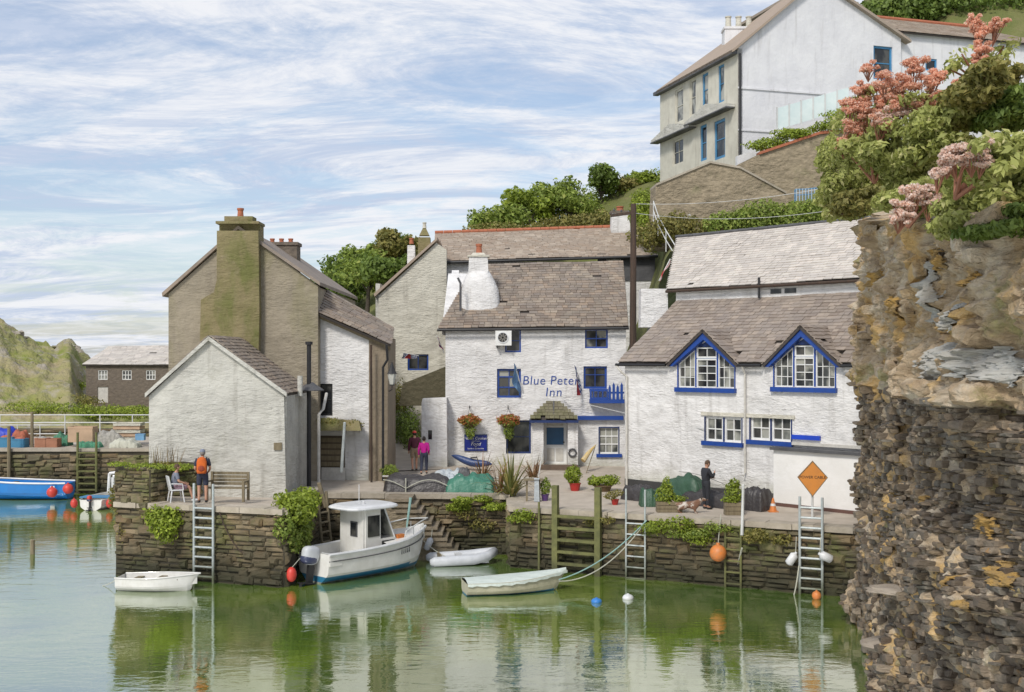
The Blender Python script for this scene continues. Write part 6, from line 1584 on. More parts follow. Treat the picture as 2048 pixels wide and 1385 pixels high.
tarp('black tarpaulin stack lashed with pale rope at the head of the steps', V(xat(838, 44), 44, 2.2), (2.6, 1.3, .6), m_tarpk, 1.0, peak=.25, rope=True)
tarp('crumpled pale blue sheeting between the black and green tarpaulins', V(xat(908, 44.1), 44.1, 2.2), (1.0, 1.1, .55), m_sack, 7.0, pleat=.03)
tarp('sea-green tarpaulin over a boat next to the sword-leaved plant', V(xat(942, 43.8), 43.8, 2.15), (1.9, 1.3, .66), m_tarpg, 3.0, peak=.3, pleat=.03)
tarp('white sheet bundle lying on the terrace near the upturned kayak', V(xat(900, 47), 47, 2.3), (1.3, .8, .38), m_sack, 9.0)
tarp('grey sack lying beside the white sheet bundle', V(xat(928, 46.6), 46.6, 2.3), (.5, .5, .5), m_lead, 12.0)
tarp('dark green tarpaulin behind the pointed shrub', qp(1370, 1002), (1.9, 1.0, .8), m_tarpdg, 5.0, peak=.4, rz=fg.rz)
tarp('black covered stack on which the dark-clothed person leans', qp(1430, 1012), (2.5, 1.0, .48), m_tarpk, 6.0, rz=fg.rz)
tarp('black cover next to the white lean-to store', qp(1512, 1020), (1.0, .8, .74), m_tarpk, 8.0, rz=fg.rz)
tarp('small dark cover at the corner of the long cottage', qp(1278, 1000), (1.2, .8, .5), m_tarpk, 11.0, rz=fg.rz)
tarp('green netting bundle beside the slim metal ladder', qp(1305, 1012), (.9, .7, .55), m_tarpdg, 13.0, peak=.6)
rl = thing('timber_rail', 'long pale timber rail along the head of the basin above the tarpaulins', 'rail', V(xat(765, 44.9), 44.9, 2.2))
mb = MB(); mb.tube([V(xat(765, 44.9), 44.9, zat(953, 44.9)), V(xat(1080, 45.1), 45.1, zat(958, 45.1))], .035, 6); mb.build('rail', m_wpaint_old, rl)
for px in (770, 880, 985, 1075): mb = MB(); mb.tube([V(xat(px, 45), 45, 2.2), V(xat(px, 45), 45, zat(954, 45))], .04, 6); mb.build('upright', m_wood, rl)
# kayak
def kayak(label, a, b, r, mat):
    t = thing('kayak', label, 'kayak', a); a, b = Vector(a), Vector(b)
    n = 12; mb = MB(); mb.tube([a.lerp(b, i / n) + Z * (.06 * math.cos(math.pi * 2 * (i / n - .5)) * -1) for i in range(n + 1)], [max(.012, r * math.sin(math.pi * i / n) ** .5) for i in range(n + 1)], 12)
    mb.build('hull', mat, t, smooth=True)
    mb = MB(); mb.lathe([(r * .9, 0), (r * .9, .03), (r * .7, .03)], a.lerp(b, .55) + Z * r * .9, 12); mb.build('cockpit_rim', m_black, t); return t
kayak('dark blue upturned kayak lying against the inn front', W(903, 914, 49.5), W(985, 932, 49.0), .17, M('navy_kayak', (.03, .06, .17), rough=.4))
# white sheeting post near stairs
tw_ = thing('draped_stand', 'white cloth-draped wooden stand on the quay edge beside the sword-leaved plant', 'stand', qp(1072, 1003))
q = qp(1072, 1003)
for dx_ in (-.33, .12): mb = MB(); mb.box(q + V(dx_, 0, .38), (.07, .07, .76)); mb.build('leg', m_wood, tw_)
mb = MB(); mb.box(q + V(-.1, 0, .79), (.7, .4, .05)); mb.build('tabletop', m_wood, tw_)
mb = MB(); mb.box(q + V(.02, -.22, .42), (.2, .04, .8), taper=.75); mb.box(q + V(.02, -.2, .83), (.2, .2, .03)); mb.build('cloth', m_sack, tw_)
# round life-ring-like hose reel on porch
hr = thing('life_ring', 'grey ring hanging on the porch pillar beside the white door', 'ring', fi.p(*fi.hit(1143, 903), .8))
mb = MB(); c0_ = fi.p(*fi.hit(1143, 903), .8); mb.tube([c0_ + V(.16 * math.cos(k * .5236), 0, .16 * math.sin(k * .5236)) for k in range(13)], .04, 8, cap=False); mb.build('ring', m_lead, hr)
ub = thing('folded_parasol', 'folded yellow parasol leaning on the inn wall by the sash window', 'parasol', W(1176, 945, 49))
mb = MB(); mb.tube([W(1172, 948, 49), W(1190, 895, 49.9)], .02, 6); mb.build('pole', m_wood, ub)
mb = MB(); mb.tube([W(1166, 922, 49.2), W(1178, 905, 49.4), W(1192, 890, 49.8)], [.12, .09, .02], 8); mb.build('canopy', M('yellow_canvas', (.62, .42, .12), (.5, .42, .28), scale=6), ub)
# bench
def bench(label, p, w, rz):
    t = thing('bench', label, 'bench', p, rz)
    for k in range(3): mb = MB(); mb.box((0, -.12 - k * .14, .45), (w, .12, .035)); mb.build('seat_slat', m_wood, t, local=True)
    for k in range(4): mb = MB(); mb.box((0, .06 + k * .02, .56 + k * .115), (w - .1, .03, .095)); mb.build('back_slat', m_wood, t, local=True)
    for s in (-1, 1):
        mb = MB(); mb.box((s * (w / 2 - .06), .07, .48), (.08, .07, .96)); mb.build('leg', m_wood, t, local=True)
        mb = MB(); mb.box((s * (w / 2 - .06), -.42, .32), (.08, .07, .64)); mb.build('leg', m_wood, t, local=True)
        mb = MB(); mb.box((s * (w / 2 - .06), -.18, .66), (.08, .55, .05)); mb.build('armrest', m_wood, t, local=True)
    return t
sc = 62.0
BP = Vector((xat(459, 38.9), 38.9, ZP)); bench('weathered slatted wooden bench against the shed on the pier', BP, 1.38, R(-6))
# white plastic chair
def chair(label, p, rz):
    t = thing('chair', label, 'chair', p, rz)
    mb = MB(); mb.box((0, 0, .42), (.44, .42, .04)); mb.build('seat', m_plast, t, local=True)
    mb = MB(); mb.box((0, -.24, .66), (.42, .04, .46), Matrix.Rotation(R(-12), 3, 'X').inverted()); mb.build('backrest', m_plast, t, local=True)
    for x in (-1, 1):
        for y in (-1, 1): mb = MB(); mb.tube([(x * .19, y * .17, .41), (x * .24, y * .23, 0)], [.025, .02], 6); mb.build('leg', m_plast, t, local=True)
        mb = MB(); mb.tube([(x * .23, -.2, .64), (x * .25, .16, .62), (x * .24, .19, .42)], .02, 6); mb.build('armrest', m_plast, t, local=True)
    return t
# sign
sp_ = qp(1625, 1036); sg2 = thing('warning_sign', 'orange diamond POWER CABLE warning board on a post at the quay edge', 'sign', sp_)
fs_ = Fr(sp_ + V(0, 0, 0), (1, -.15)); cz = zat(955, sp_.y); hd2 = 30.5 * sp_.y / F
mb = MB(); fs_.slab(mb, [(0, cz - hd2 * 1.28), (hd2 * .98, cz), (0, cz + hd2 * 1.1), (-hd2 * .98, cz)], [], .0, .03); mb.build('board', m_sign, sg2)
mb = MB(); o4 = [(0, cz - hd2 * 1.28), (hd2 * .98, cz), (0, cz + hd2 * 1.1), (-hd2 * .98, cz)]; i4 = [(0, cz - hd2 * 1.2), (hd2 * .92, cz), (0, cz + hd2 * 1.02), (-hd2 * .92, cz)]
fs_.slab(mb, o4, [i4], .031, .045); mb.build('border', m_wood, sg2)
text_part('POWER CABLE', .125, m_black, sg2, fs_, 0, cz, .034, thick=.003)
mb = MB(); mb.tube([fs_.p(0, ZQ, -.05), fs_.p(0, cz + .3, -.05)], .04, 8); mb.build('post', m_steel, sg2)
# orange cone by the store
cn = thing('traffic_cone', 'small orange cone against the white lean-to store', 'cone', qp(1548, 1022))
q = qp(1546, 1024); mb = MB(); mb.lathe([(.13, 0.03), (.03, .45), (.01, .47)], q, 12); mb.build('cone', m_orange, cn)
mb = MB(); mb.box(q + Z * .015, (.32, .32, .03)); mb.build('base', m_orange, cn)
mb = MB(); mb.lathe([(.092, .2), (.072, .28)], q + V(0, 0, 0), 12, cap=False); mb.build('band', m_plast, cn)
# ---- far quay fish boxes and gear
def crate(label, px, py, D, w, h, d, mat, rz=0, name='fish_box', fill=None):
    p = V(xat(px, D), D, 2.42 + (0 if py is None else py)); t = thing(name, label, 'crate', p, rz)
    th = .04
    for (x, y, sx, sy) in ((0, -d / 2, w, th), (0, d / 2, w, th), (-w / 2, 0, th, d - th), (w / 2, 0, th, d - th)):
        mb = MB(); mb.box((x, y, h / 2), (sx, sy, h)); mb.build('side', mat, t, local=True)
    mb = MB(); mb.box((0, 0, .02), (w - th, d - th, .04)); mb.build('base', mat, t, local=True)
    mb = MB(); mb.box((0, -d / 2 - .012, h * .93), (w + .04, .05, h * .12)); mb.build('rim', mat, t, local=True)
    if fill: mb = MB(); mb.ball((0, 0, h * .85), (w * .42, d * .4, h * .35), 10, 6); mb.build('contents', fill, t, local=True)
    return t
m_cblue = M('blue_crate', (.05, .22, .38), rough=.5); m_ltan = M('tan_crate', (.52, .36, .24), rough=.8); m_br = M('brown_crate', (.36, .16, .09), rough=.6); m_net = M('net_orange', (.50, .15, .08), (.3, .1, .06), scale=9, bump=.8)
m_netg = M('net_grey', (.42, .40, .36), (.26, .25, .22), scale=8, bump=.9); m_netgr = M('net_green', (.05, .25, .14), (.1, .2, .14), scale=8, bump=.9)
crate('blue fish box heaped with orange net at the end of the far quay', 12, 0, 63.0, .75, .55, .6, m_cblue, .2, fill=m_net)
crate('second blue fish box nearer the ochre pole', 40, 0, 62.9, .75, .48, .6, m_cblue, -.1, fill=m_net)
crate('brown fish box with pale lining', 85, 0, 63.0, .62, .5, .6, m_br, .0, fill=m_netg)
crate('second brown fish box touching its pale-lined neighbour', 107, 0, 63.0, .62, .48, .6, m_br, .0)
crate('large tan box standing tallest on the far quay', 166, .25, 63.6, 1.35, .85, .8, m_ltan, .0, name='storage_box')
crate('small light blue box near the shed wall', 281, .35, 63.4, .45, .35, .4, M('sky_box', (.2, .4, .62)), .1)
for k in range(5):
    pl = crate(['lowest', 'second lowest', 'middle', 'second highest', 'topmost'][k] + ' pale tray of the stacked trays by the shed', 258, .3 + k * .2, 64.5, 1.5, .16, .8, m_ltan if k % 2 else m_cream, .03 * (-1) ** k, name='stacked_tray')
def heap(label, px, D, size, mat, seed, name='net_heap', cat='nets'):
    p = V(xat(px, D), D, 2.42); return tarp(label, p, size, mat, seed, name, cat, peak=.5, pleat=.05)
heap('royal blue sheet over gear at the edge of the frame', -2, 64, (1.9, 1.2, 1.0), M('royal_blue_sheet', (.02, .05, .5), rough=.5, bump=.3), 2, 'covered_gear', 'tarpaulin')
heap('orange-red net heap behind the blue fish boxes', 28, 64, (1.6, 1.0, .75), m_net, 4)
heap('green net heap behind the brown fish boxes', 125, 64, (.9, .8, .6), m_netgr, 6)
heap('grey net heap beyond the timber ladder', 215, 64, (1.9, 1.2, .75), m_netg, 8)
heap('green rope pile right at the head of the timber ladder', 180, 62.7, (1.3, .7, .28), m_netgr, 10)
heap('pale rope pile lying towards the shed', 250, 62.8, (1.6, .8, .4), m_rope, 12)
# ---- floats and fenders
def buoy(label, p, r, mat, name='buoy', cat='buoy', hang=0.0, sq=1.0, rotx=0.0):
    t = thing(name, label, cat, p); p = Vector(p)
    mb = MB(); mb.ball(p, (r, r, r * sq), 14, 10); mb.build('float', mat, t, smooth=True)
    mb = MB(); mb.lathe([(r * .22, r * sq * .95), (r * .2, r * sq * 1.18), (r * .1, r * sq * 1.2)], p, 8); mb.build('eye', mat, t)
    if hang: mb = MB(); mb.tube([p + Z * r, p + V(.06, .1, hang * .6), p + V(.12, .16, hang)], .014, 5); mb.build('rope', m_rope, t)
    return t
a = fr_quay.hit(1437, 1106, .35); buoy('large faded orange buoy hanging on a rope against the quay wall', fr_quay.p(a[0], a[1], .4), .27, m_orange, hang=1.2)
def can(label, p, rot, r=.13, L=.42):
    t = thing('fender', label, 'fender', p); mb = MB(); Rm = Matrix.Rotation(rot[0], 3, 'Y') @ Matrix.Rotation(rot[1], 3, 'X')
    mb.lathe([(r * .3, -L / 2), (r, -L / 2 + .05), (r, L / 2 - .06), (r * .35, L / 2), (r * .3, L / 2 + .05)], p, 12, Rm); mb.build('body', m_plast, t, smooth=True)
    e = Vector(p) + Rm @ Vector((0, 0, L / 2)); mb = MB(); mb.tube([e, e + V(.05, .1, .5)], .012, 5); mb.build('rope', m_rope, t); return t
a = fr_quay.hit(1584, 1118, .35); can('white plastic fender leaning at the foot of the sign-side ladder', fr_quay.p(a[0], a[1], .4), (R(35), 0))
a = fr_quay.hit(1653, 1114, .35); can('white plastic fender tied on the cliff side of the metal ladder', fr_quay.p(a[0], a[1], .4), (R(-65), 0))
buoy('small orange float at the bottom of the sign-side ladder', on(fr_quay, 1633, .75, .1), .14, m_orange, 'float', 'float')
def wp(px, py, z=0.0): D = (HC - z) * F / (py - HZ); return Vector((xat(px, D), D, z))
buoy('blue float drifting below the covered rowing boat bow', wp(1193, 1203, .03), .16, M('blue_float', (.04, .22, .62), rough=.4), 'float', 'float', sq=.6)
buoy('white float bobbing beside the blue one', wp(1256, 1196, .03), .17, m_plast, 'float', 'float', sq=.65)
# ---- ropes
a_ = fr_quay.p(fr_quay.hit(1293, 1036, .2)[0], 1.95, .2)
bow = wp(1118, 1163, .32)
cable('upper pale mooring rope from slim ladder to covered rowing boat', a_, bow + V(.0, 0, .05), .28, .02, 'mooring_rope', m_bluerope, 'rope')
cable('lower sagging mooring rope to the covered rowing boat bow', a_ + V(-.02, 0, -.03), bow, .5, .018, 'mooring_rope', m_rope, 'rope')
cable('slack rope running from the white pole down into the water', on(fr_quay, 1484, .35, 1.3), wp(1462, 1165), .1, .03, 'mooring_rope', m_rope, 'rope')
cable('rope trailing from the sign-side ladder foot into the water', on(fr_quay, 1598, .4, .9), wp(1588, 1190), .1, .022, 'mooring_rope', m_rope, 'rope')
cable('rope slung from cabin boat bow to inflatable dinghy', wp(845, 1105, .3) + V(0, 0, .45), wp(915, 1122, .2), .12, .016, 'mooring_rope', m_rope, 'rope')
cable('dark rope draped down the pier wall beyond the grey ladder', fr_pier.p(fr_pier.hit(440, 1030, .12)[0], 2.3, .16), fr_pier.p(fr_pier.hit(492, 1100, .12)[0], 1.0, .16), .25, .018, 'mooring_rope', m_pole, 'rope')
cable('thin rope from small white dinghy to open water', wp(232, 1160, .25), wp(205, 1172), .03, .012, 'mooring_rope', m_rope, 'rope')
# ================================================================ BOATS
def hull(t, L, B, H, draft=.12, bow=.35, flare=.25, full=.62, mats=None, stripe=2, sternw=.88, rows=10, ns=22, bowrise=.25, pref='hull', close=True, z0=0.0, fine=2.2):
    """open shell: outside, rim and inside; local x forwards, stern at x=0, waterline z=0"""
    def sect(s):
        w = B / 2 * (sternw + (1 - sternw) * math.sin(min(1, s / .5) * math.pi / 2)) * (1 - max(0, (s - full) / (1 - full)) ** fine)
        sheer = H + bowrise * s ** 2.2
        keel = -draft + (sheer + draft) * max(0, (s - .86) / .14) ** 2.4 * .75
        return w, sheer, keel
    def pt(s, u, inset=0.0):
        w, sh, k = sect(s)
        x = s * L + bow * max(0, s - .8) * 5 * (u - .5) * .5
        y = max(0, (w - inset)) * (min(1, (u / .42)) ** .55 if u < .42 else 1.0) * ((1 - flare * .35) + flare * .35 * u)
        return x, y, k + (sh - k) * u
    vs, fs, ms = [], [], []
    mb = MB(); rr = rows * 2 + 1
    for i in range(ns + 1):
        for r in range(-rows, rows + 1):
            x, y, z = pt(i / ns, abs(r) / rows); vs.append((x, y if r > 0 else -y, z))
    b = len(mb.v); mb.v = vs[:]
    for i in range(ns):
        for r in range(rr - 1):
            k = i * rr + r; zc = sum(vs[q][2] for q in (k, k + 1, k + rr, k + rr + 1)) / 4
            mb.f.append([k, k + 1, k + rr + 1, k + rr]); mb.m.append(0)
            if mats and len(mats) > 1:
                if zc < stripe[0]: mb.m[-1] = 2 if len(mats) > 2 else 1
                elif zc < stripe[1]: mb.m[-1] = 1
    if close:    # transom
        for r in range(rows):
            q = [r, rr - 1 - r, rr - 2 - r, r + 1]
            zc = sum(vs[a][2] for a in q) / 4
            mb.f.append(q); mb.m.append(0)
            if mats and len(mats) > 1:
                if zc < stripe[0]: mb.m[-1] = 2 if len(mats) > 2 else 1
                elif zc < stripe[1]: mb.m[-1] = 1
    h = mb.build(pref, mats or [m_gel], t, local=True)
    return h, pt, sect
def gunwale(t, pt, mat, r=.035, ns=24, name='gunwale', z=0.0):
    for sg_ in (-1, 1):
        mb = MB(); mb.tube([Vector((pt(i / ns, 1)[0], sg_ * pt(i / ns, 1)[1], pt(i / ns, 1)[2] + z)) for i in range(ns + 1)], r, 6); mb.build(name, mat, t, local=True)
def deck(t, pt, zoff, s0_, s1_, mat, name='deck', inset=.03, ns=16, camber=.03, usheer=1.0):
    vs = []
    for i in range(ns + 1):
        s = s0_ + (s1_ - s0_) * i / ns; x, y, z = pt(s, 1.0, inset)
        for k in (-1, -.5, 0, .5, 1): vs.append((x, y * k, z * usheer + zoff + camber * (1 - k * k)))
    fs = [(i * 5 + k, i * 5 + k + 1, (i + 1) * 5 + k + 1, (i + 1) * 5 + k) for i in range(ns) for k in range(4)]
    mb = MB(); mb.add(vs, fs); return mb.build(name, mat, t, local=True)
def inner(t, pt, H, mat, depth=.35, floor=.08):
    vs = []; ns = 18
    for i in range(ns + 1):
        s = .015 + .95 * i / ns; x, y, z = pt(s, 1, .05)
        f = max(floor, z - depth)
        for (ky, kz) in ((-1, z - .005), (-.93, f), (0, f), (.93, f), (1, z - .005)): vs.append((x, y * ky, kz))
    fs = [(i * 5 + k, i * 5 + k + 1, (i + 1) * 5 + k + 1, (i + 1) * 5 + k) for i in range(ns) for k in range(4)]
    mb = MB(); mb.add(vs, fs); return mb.build('interior', mat, t, local=True)
def outboard(t, x, z, sc_=1.0, mat=None, tilt=0.0, oy=0.0):
    Rm = Matrix.Rotation(R(tilt), 3, 'Y'); o0 = Vector((x, oy, z))
    f = lambda a, b, c: o0 + Rm @ (Vector((a, b, c)) * sc_)
    def cowl(c, r_, k1):
        m_ = MB(); m_.ball((0, 0, 0), 1.0, 18, 12); q_ = lambda v, e: math.copysign(abs(v) ** e, v)
        m_.v = [tuple(c + Rm @ Vector((q_(v[0], .7) * r_[0] * (1 + .15 * v[2]), q_(v[1], .7) * r_[1], q_(v[2], .65) * r_[2]))) for v in m_.v]
        return m_
    mb = cowl(f(-.18, 0, .24), (.27 * sc_, .18 * sc_, .27 * sc_), 1); en = mb.build('outboard_engine', mat or m_lead, t, local=True, smooth=True)
    mb = cowl(f(-.22, 0, .12), (.25 * sc_, .19 * sc_, .13 * sc_), 1); mb.build('cowling_panel', M('engine_navy', (.05, .06, .12), rough=.35) if 'engine_navy' not in bpy.data.materials else bpy.data.materials['engine_navy'], en, local=True, smooth=True)
    mb = MB(); mb.box(f(-.12, 0, -.25), (.2 * sc_, .1 * sc_, .8 * sc_), Rm); mb.box(f(-.2, 0, -.55), (.5 * sc_, .24 * sc_, .03), Rm); mb.build('drive_leg', m_black, en, local=True)
    mb = MB(); mb.ball(f(-.15, 0, -.75), (.3 * sc_, .07 * sc_, .07 * sc_), 10, 6, Rm); mb.build('gearcase', m_black, en, local=True)
    for k in range(3):
        an = k * 2.094; mb = MB(); mb.box(f(-.46, .11 * math.cos(an), -.75 + .11 * math.sin(an)), (.03, .09 * sc_, .22 * sc_), Matrix.Rotation(an + 1.57, 3, 'X')); mb.build('propeller_blade', m_black, en, local=True)
    return en
# -- cabin boat
cb_ = thing('cabin_boat', 'white cabin fishing boat with blue waterline and outboard engine beside the pier', 'boat', (-6.42, 37.2, -.02), R(46))
BL, BB, BH = 4.75, 1.95, 1.0
h, pt, sect = hull(cb_, BL, BB, BH, mats=[m_gel, m_gelblue, m_antifoul], stripe=(.06, .26), bowrise=.34, flare=.5, full=.5, ns=26, rows=12)
gunwale(cb_, pt, m_plast, .05)
deck(cb_, pt, -.02, .50, .985, m_gel, 'foredeck', camber=.16)
inner(cb_, pt, BH, m_gel, .42, .2)
def lb(mb, x0, x1, y0, y1, z0, z1, tx=0.0): # local box with taper at the forward end top
    return mb.hexa([Vector(p) for p in ((x0, y0, z0), (x1, y0, z0), (x1, y1, z0), (x0, y1, z0), (x0, y0, z1), (x1 - tx, y0, z1), (x1 - tx, y1, z1), (x0, y1, z1))])
# wheelhouse: aft wall, side panels, windscreen posts
for (x0, x1, y0, y1, z0, z1, nm, m) in ((1.55, 1.62, -.62, .62, .45, 2.25, 'cabin_aft_wall', m_gel), (1.62, 2.25, -.66, -.6, .45, 2.25, 'cabin_side', m_gel), (1.62, 2.25, .6, .66, .45, 2.25, 'cabin_side', m_gel), (2.25, 2.9, -.66, -.6, .45, 1.25, 'cabin_side', m_gel), (2.25, 2.9, .6, .66, .45, 1.25, 'cabin_side', m_gel)):
    mb = MB(); lb(mb, x0, x1, y0, y1, z0, z1); mb.build(nm, m, cb_, local=True)
mb = MB(); lb(mb, 1.53, 1.56, -.32, .05, 1.35, 1.85); mb.build('cabin_window', m_lead, cb_, local=True)
mb = MB(); lb(mb, 1.515, 1.535, -.27, .0, 1.4, 1.8); mb.build('window_pane', m_glass, cb_, local=True)
mb = MB(); lb(mb, 1.7, 2.2, -.675, -.655, 1.35, 2.05); mb.build('side_window', m_glass, cb_, local=True)
mb = MB(); lb(mb, 2.3, 2.85, -.672, -.652, .95, 1.18); mb.build('side_window', m_glass, cb_, local=True)
mb = MB(); mb.hexa([Vector(p) for p in ((2.86, -.6, 1.25), (2.9, -.6, 1.25), (2.9, .6, 1.25), (2.86, .6, 1.25), (2.44, -.56, 2.25), (2.48, -.56, 2.25), (2.48, .56, 2.25), (2.44, .56, 2.25))]); mb.build('windscreen', m_glassl, cb_, local=True)
for y in (-.6, 0, .6): mb = MB(); mb.tube([(2.9, y, 1.25), (2.48, y * .95, 2.27)], .03, 6); mb.build('windscreen_post', m_plast, cb_, local=True)
mb = MB(); 
for (sx, zz) in ((1.0, 0), (.97, .07), (.86, .12)): pass
vs = []
for (k, zz) in ((1, 2.26), (1.03, 2.30), (1.0, 2.35), (.85, 2.40)):
    for q in range(20):
        an = q / 20 * 6.283; vs.append((2.05 + 1.05 * k * math.copysign(abs(math.cos(an)) ** .5, math.cos(an)), .82 * k * math.copysign(abs(math.sin(an)) ** .5, math.sin(an)), zz))
mb.add(vs, [(r * 20 + q, r * 20 + (q + 1) % 20, (r + 1) * 20 + (q + 1) % 20, (r + 1) * 20 + q) for r in range(3) for q in range(20)] + [tuple(reversed(range(20))), tuple(range(60, 80))]); mb.build('cabin_roof', m_plast, cb_, local=True)
mb = MB(); lb(mb, 2.9, 3.9, -.5, .5, 1.0, 1.22, .5); mb.build('cuddy', m_gel, cb_, local=True)
mb = MB(); mb.lathe([(.12, 0), (.12, .03)], (2.6, -.68, 1.0), 12, Matrix.Rotation(R(90), 3, 'X')); mb.build('porthole', m_lead, cb_, local=True)
mb = MB(); lb(mb, .02, .5, -.86, -.3, .62, .9); lb(mb, .02, .5, .3, .86, .62, .9); mb.build('stern_locker', m_gel, cb_, local=True)
mb = MB(); mb.tube([(3.1, -.85, 1.1), (3.2, -.85, 1.42), (4.3, -.42, 1.62), (4.95, 0, 1.62), (4.3, .42, 1.62), (3.2, .85, 1.42), (3.1, .85, 1.1)], .022, 6); mb.build('pulpit_rail', m_steel, cb_, local=True)
for (x, y) in ((3.7, -.68), (4.45, -.36), (4.45, .36), (3.7, .68)): mb = MB(); mb.tube([(x, y, 1.0), (x, y * .95, 1.52)], .016, 5); mb.build('stanchion', m_steel, cb_, local=True)
mb = MB(); mb.tube([(.05, -.8, .88), (.1, -.8, 1.0), (.1, -.3, 1.0), (.05, -.3, .88)], .018, 5); mb.tube([(.05, .8, .88), (.1, .8, 1.0), (.1, .3, 1.0), (.05, .3, .88)], .018, 5); mb.build('stern_rail', m_steel, cb_, local=True)
mb = MB(); mb.tube([(4.2, .3, 1.2), (4.45, .35, 2.35)], [.03, .05], 6); mb.build('boathook', m_bluerope, cb_, local=True)
mb = MB(); lb(mb, 3.0, 3.3, -.66, -.5, 1.16, 1.3); mb.build('hatch_box', m_orange, cb_, local=True)
for sg_ in (-1, 1):
    mb = MB(); mb.tube([Vector((pt(i / 24, .8)[0], sg_ * (pt(i / 24, .8)[1] + .015), pt(i / 24, .8)[2])) for i in range(24)], .018, 5); mb.build('rubbing_strake', m_lead, cb_, local=True)
for (x, y, z) in ((4.1, 0, 1.36), (.3, -.8, .93), (.3, .8, .93)):
    mb = MB(); mb.box((x, y, z), (.2, .04, .03)); mb.box((x, y, z - .03), (.06, .04, .05)); mb.build('cleat', m_galv, cb_, local=True)
mb = MB(); mb.tube([(1.0 + .2 * math.cos(k * .6), .15 + .2 * math.sin(k * .6), .28 + k * .006) for k in range(32)], .022, 5); mb.build('rope_coil', m_bluerope, cb_, local=True)
mb = MB(); mb.box((1.05, -.35, .38), (.42, .3, .3)); mb.build('deck_crate', m_cblue, cb_, local=True)
mb = MB(); mb.tube([(2.1, .3, 2.38), (2.1, .3, 3.0)], .012, 5); mb.build('aerial', m_plast, cb_, local=True)
mb = MB(); mb.lathe([(.05, 0), (.05, .08), (.02, .1)], (1.9, -.2, 2.4), 8); mb.build('navigation_light', m_plast, cb_, local=True)
outboard(cb_, -.12, .66, 1.12, m_greytube, 8, -.22)
for k in range(5):
    x, y, z = pt(.63 + k * .022, .7); mb = MB(); mb.box((x, -y - .006, z), (.03, .012, .17)); mb.build('registration_mark', m_lead, cb_, local=True)
lbl_bl = thing('fender', 'red ball fender squeezed between cabin boat stern and pier', 'fender', wp(582, 1150, .3))
mb = MB(); q = wp(584, 1172, .0) + V(0, -.1, .38); mb.ball(q, (.17, .17, .24), 12, 8); mb.build('body', m_red, lbl_bl, smooth=True)
mb = MB(); mb.tube([q + Z * .2, q + V(.3, .2, .55)], .012, 5); mb.build('rope', m_rope, lbl_bl)
fb_ = thing('fender', 'grey cylindrical fender hanging under the cabin boat bow', 'fender', (-2.95, 41.0, .4))
mb = MB(); mb.lathe([(.03, -.24), (.11, -.2), (.12, .16), (.04, .24)], (-2.98, 41.1, .62), 12, Matrix.Rotation(R(25), 3, 'Y')); mb.build('body', m_greytube, fb_, smooth=True)
mb = MB(); mb.tube([(-2.88, 41.1, .85), (-2.85, 41.2, 1.2)], .012, 5); mb.build('rope', m_rope, fb_)
# -- small dinghies
def dinghy(label, p, rz, L, B, H, mats, stripe=(.0, .05), cover=None, seats=True, name='dinghy', cat='boat', motor=False, rise=.12, im=None):
    t = thing(name, label, cat, p, rz)
    h, pt, sect = hull(t, L, B, H, draft=.08, mats=mats, stripe=stripe, bowrise=rise, sternw=.72, full=.35, ns=18, rows=8, fine=2.0)
    gunwale(t, pt, mats[0], .028)
    if cover:
        deck(t, pt, .01, .0, .99, cover, 'cover', inset=-.03, ns=24, camber=.1)
        mb = MB()
        for sg_ in (-1, 1):
            vs = []
            for i in range(25):
                x, y, z = pt(i / 24, 1, -.035); vs += [(x, sg_ * y, z + .015), (x, sg_ * (y + .01), z - .06 - .02 * math.sin(i * 2.1))]
            mb.add(vs, [(2 * i, 2 * i + 1, 2 * i + 3, 2 * i + 2) for i in range(24)])
        mb.build('cover_skirt', cover, t, local=True)
    else:
        inner(t, pt, H, im or mats[0], H * .75, .05)
        if seats:
            for s in (.2, .5, .75):
                x, y, z = pt(s, 1, .04); mb = MB(); mb.box((x, 0, z - .1), (.2, 2 * y, .03)); mb.build('thwart', m_wood, t, local=True)
    if motor: outboard(t, -.05, H * .7, .6, m_black)
    return t, pt
dinghy('small white dinghy moored against the pier below the grey ladder', wp(238, 1180) + V(.0, .12, 0), R(-5), 2.5, 1.15, .42, [m_gel, m_gelblue], (-.02, .0), name='dinghy')
dinghy('cream rowing boat under a pale aqua cover in the middle of the basin', wp(925, 1192) + V(.05, .25, 0), R(14), 3.2, 1.35, .38, [m_cream_hull, m_gelblue], (-.05, .04), cover=m_cover, name='rowing_boat', rise=.2)
bb, ptb = dinghy('bright blue open boat with red fenders alongside the far quay', wp(138, 999) + V(-.05, .3, 0), R(180), 6.2, 1.9, .82, [m_boatblue, M('boat_dark_band', (.02, .04, .12))], (-.05, .03), name='open_boat', rise=.35, im=m_boatblue)
for sg_ in (-1, 1):
    mb = MB(); mb.tube([Vector((ptb(i / 24, 1)[0], sg_ * ptb(i / 24, 1)[1], ptb(i / 24, 1)[2] + .04)) for i in range(25)], .05, 6); mb.build('rubbing_rail', m_plast, bb, local=True)
mb = MB(); mb.box((.55, .93, .5), (.22, .06, .5)); mb.build('white_plate', m_plast, bb, local=True)
for k, (px, py) in enumerate(((104, 985), (136, 978))):
    q = W(px, py, 57.7 if k == 0 else 58.3); buoy(['red ball fender low on the side of the blue boat', 'red ball fender at the very stern of the blue boat'][k], q, .26, m_red, 'fender', 'fender')
wd, _ = dinghy('small white motor dinghy lying end-on near the far timber ladder', wp(184, 1022) + V(-.1, .1, 0), R(85), 2.8, 1.5, .5, [m_gel, m_antifoul], (-.05, .02), name='motor_dinghy')
outboard(wd, -.02, .45, .55, m_red)
mb = MB(); mb.box((.9, 0, .56), (.8, 1.6, .05)); mb.build('blue_cover', m_ltblue, wd, local=True)
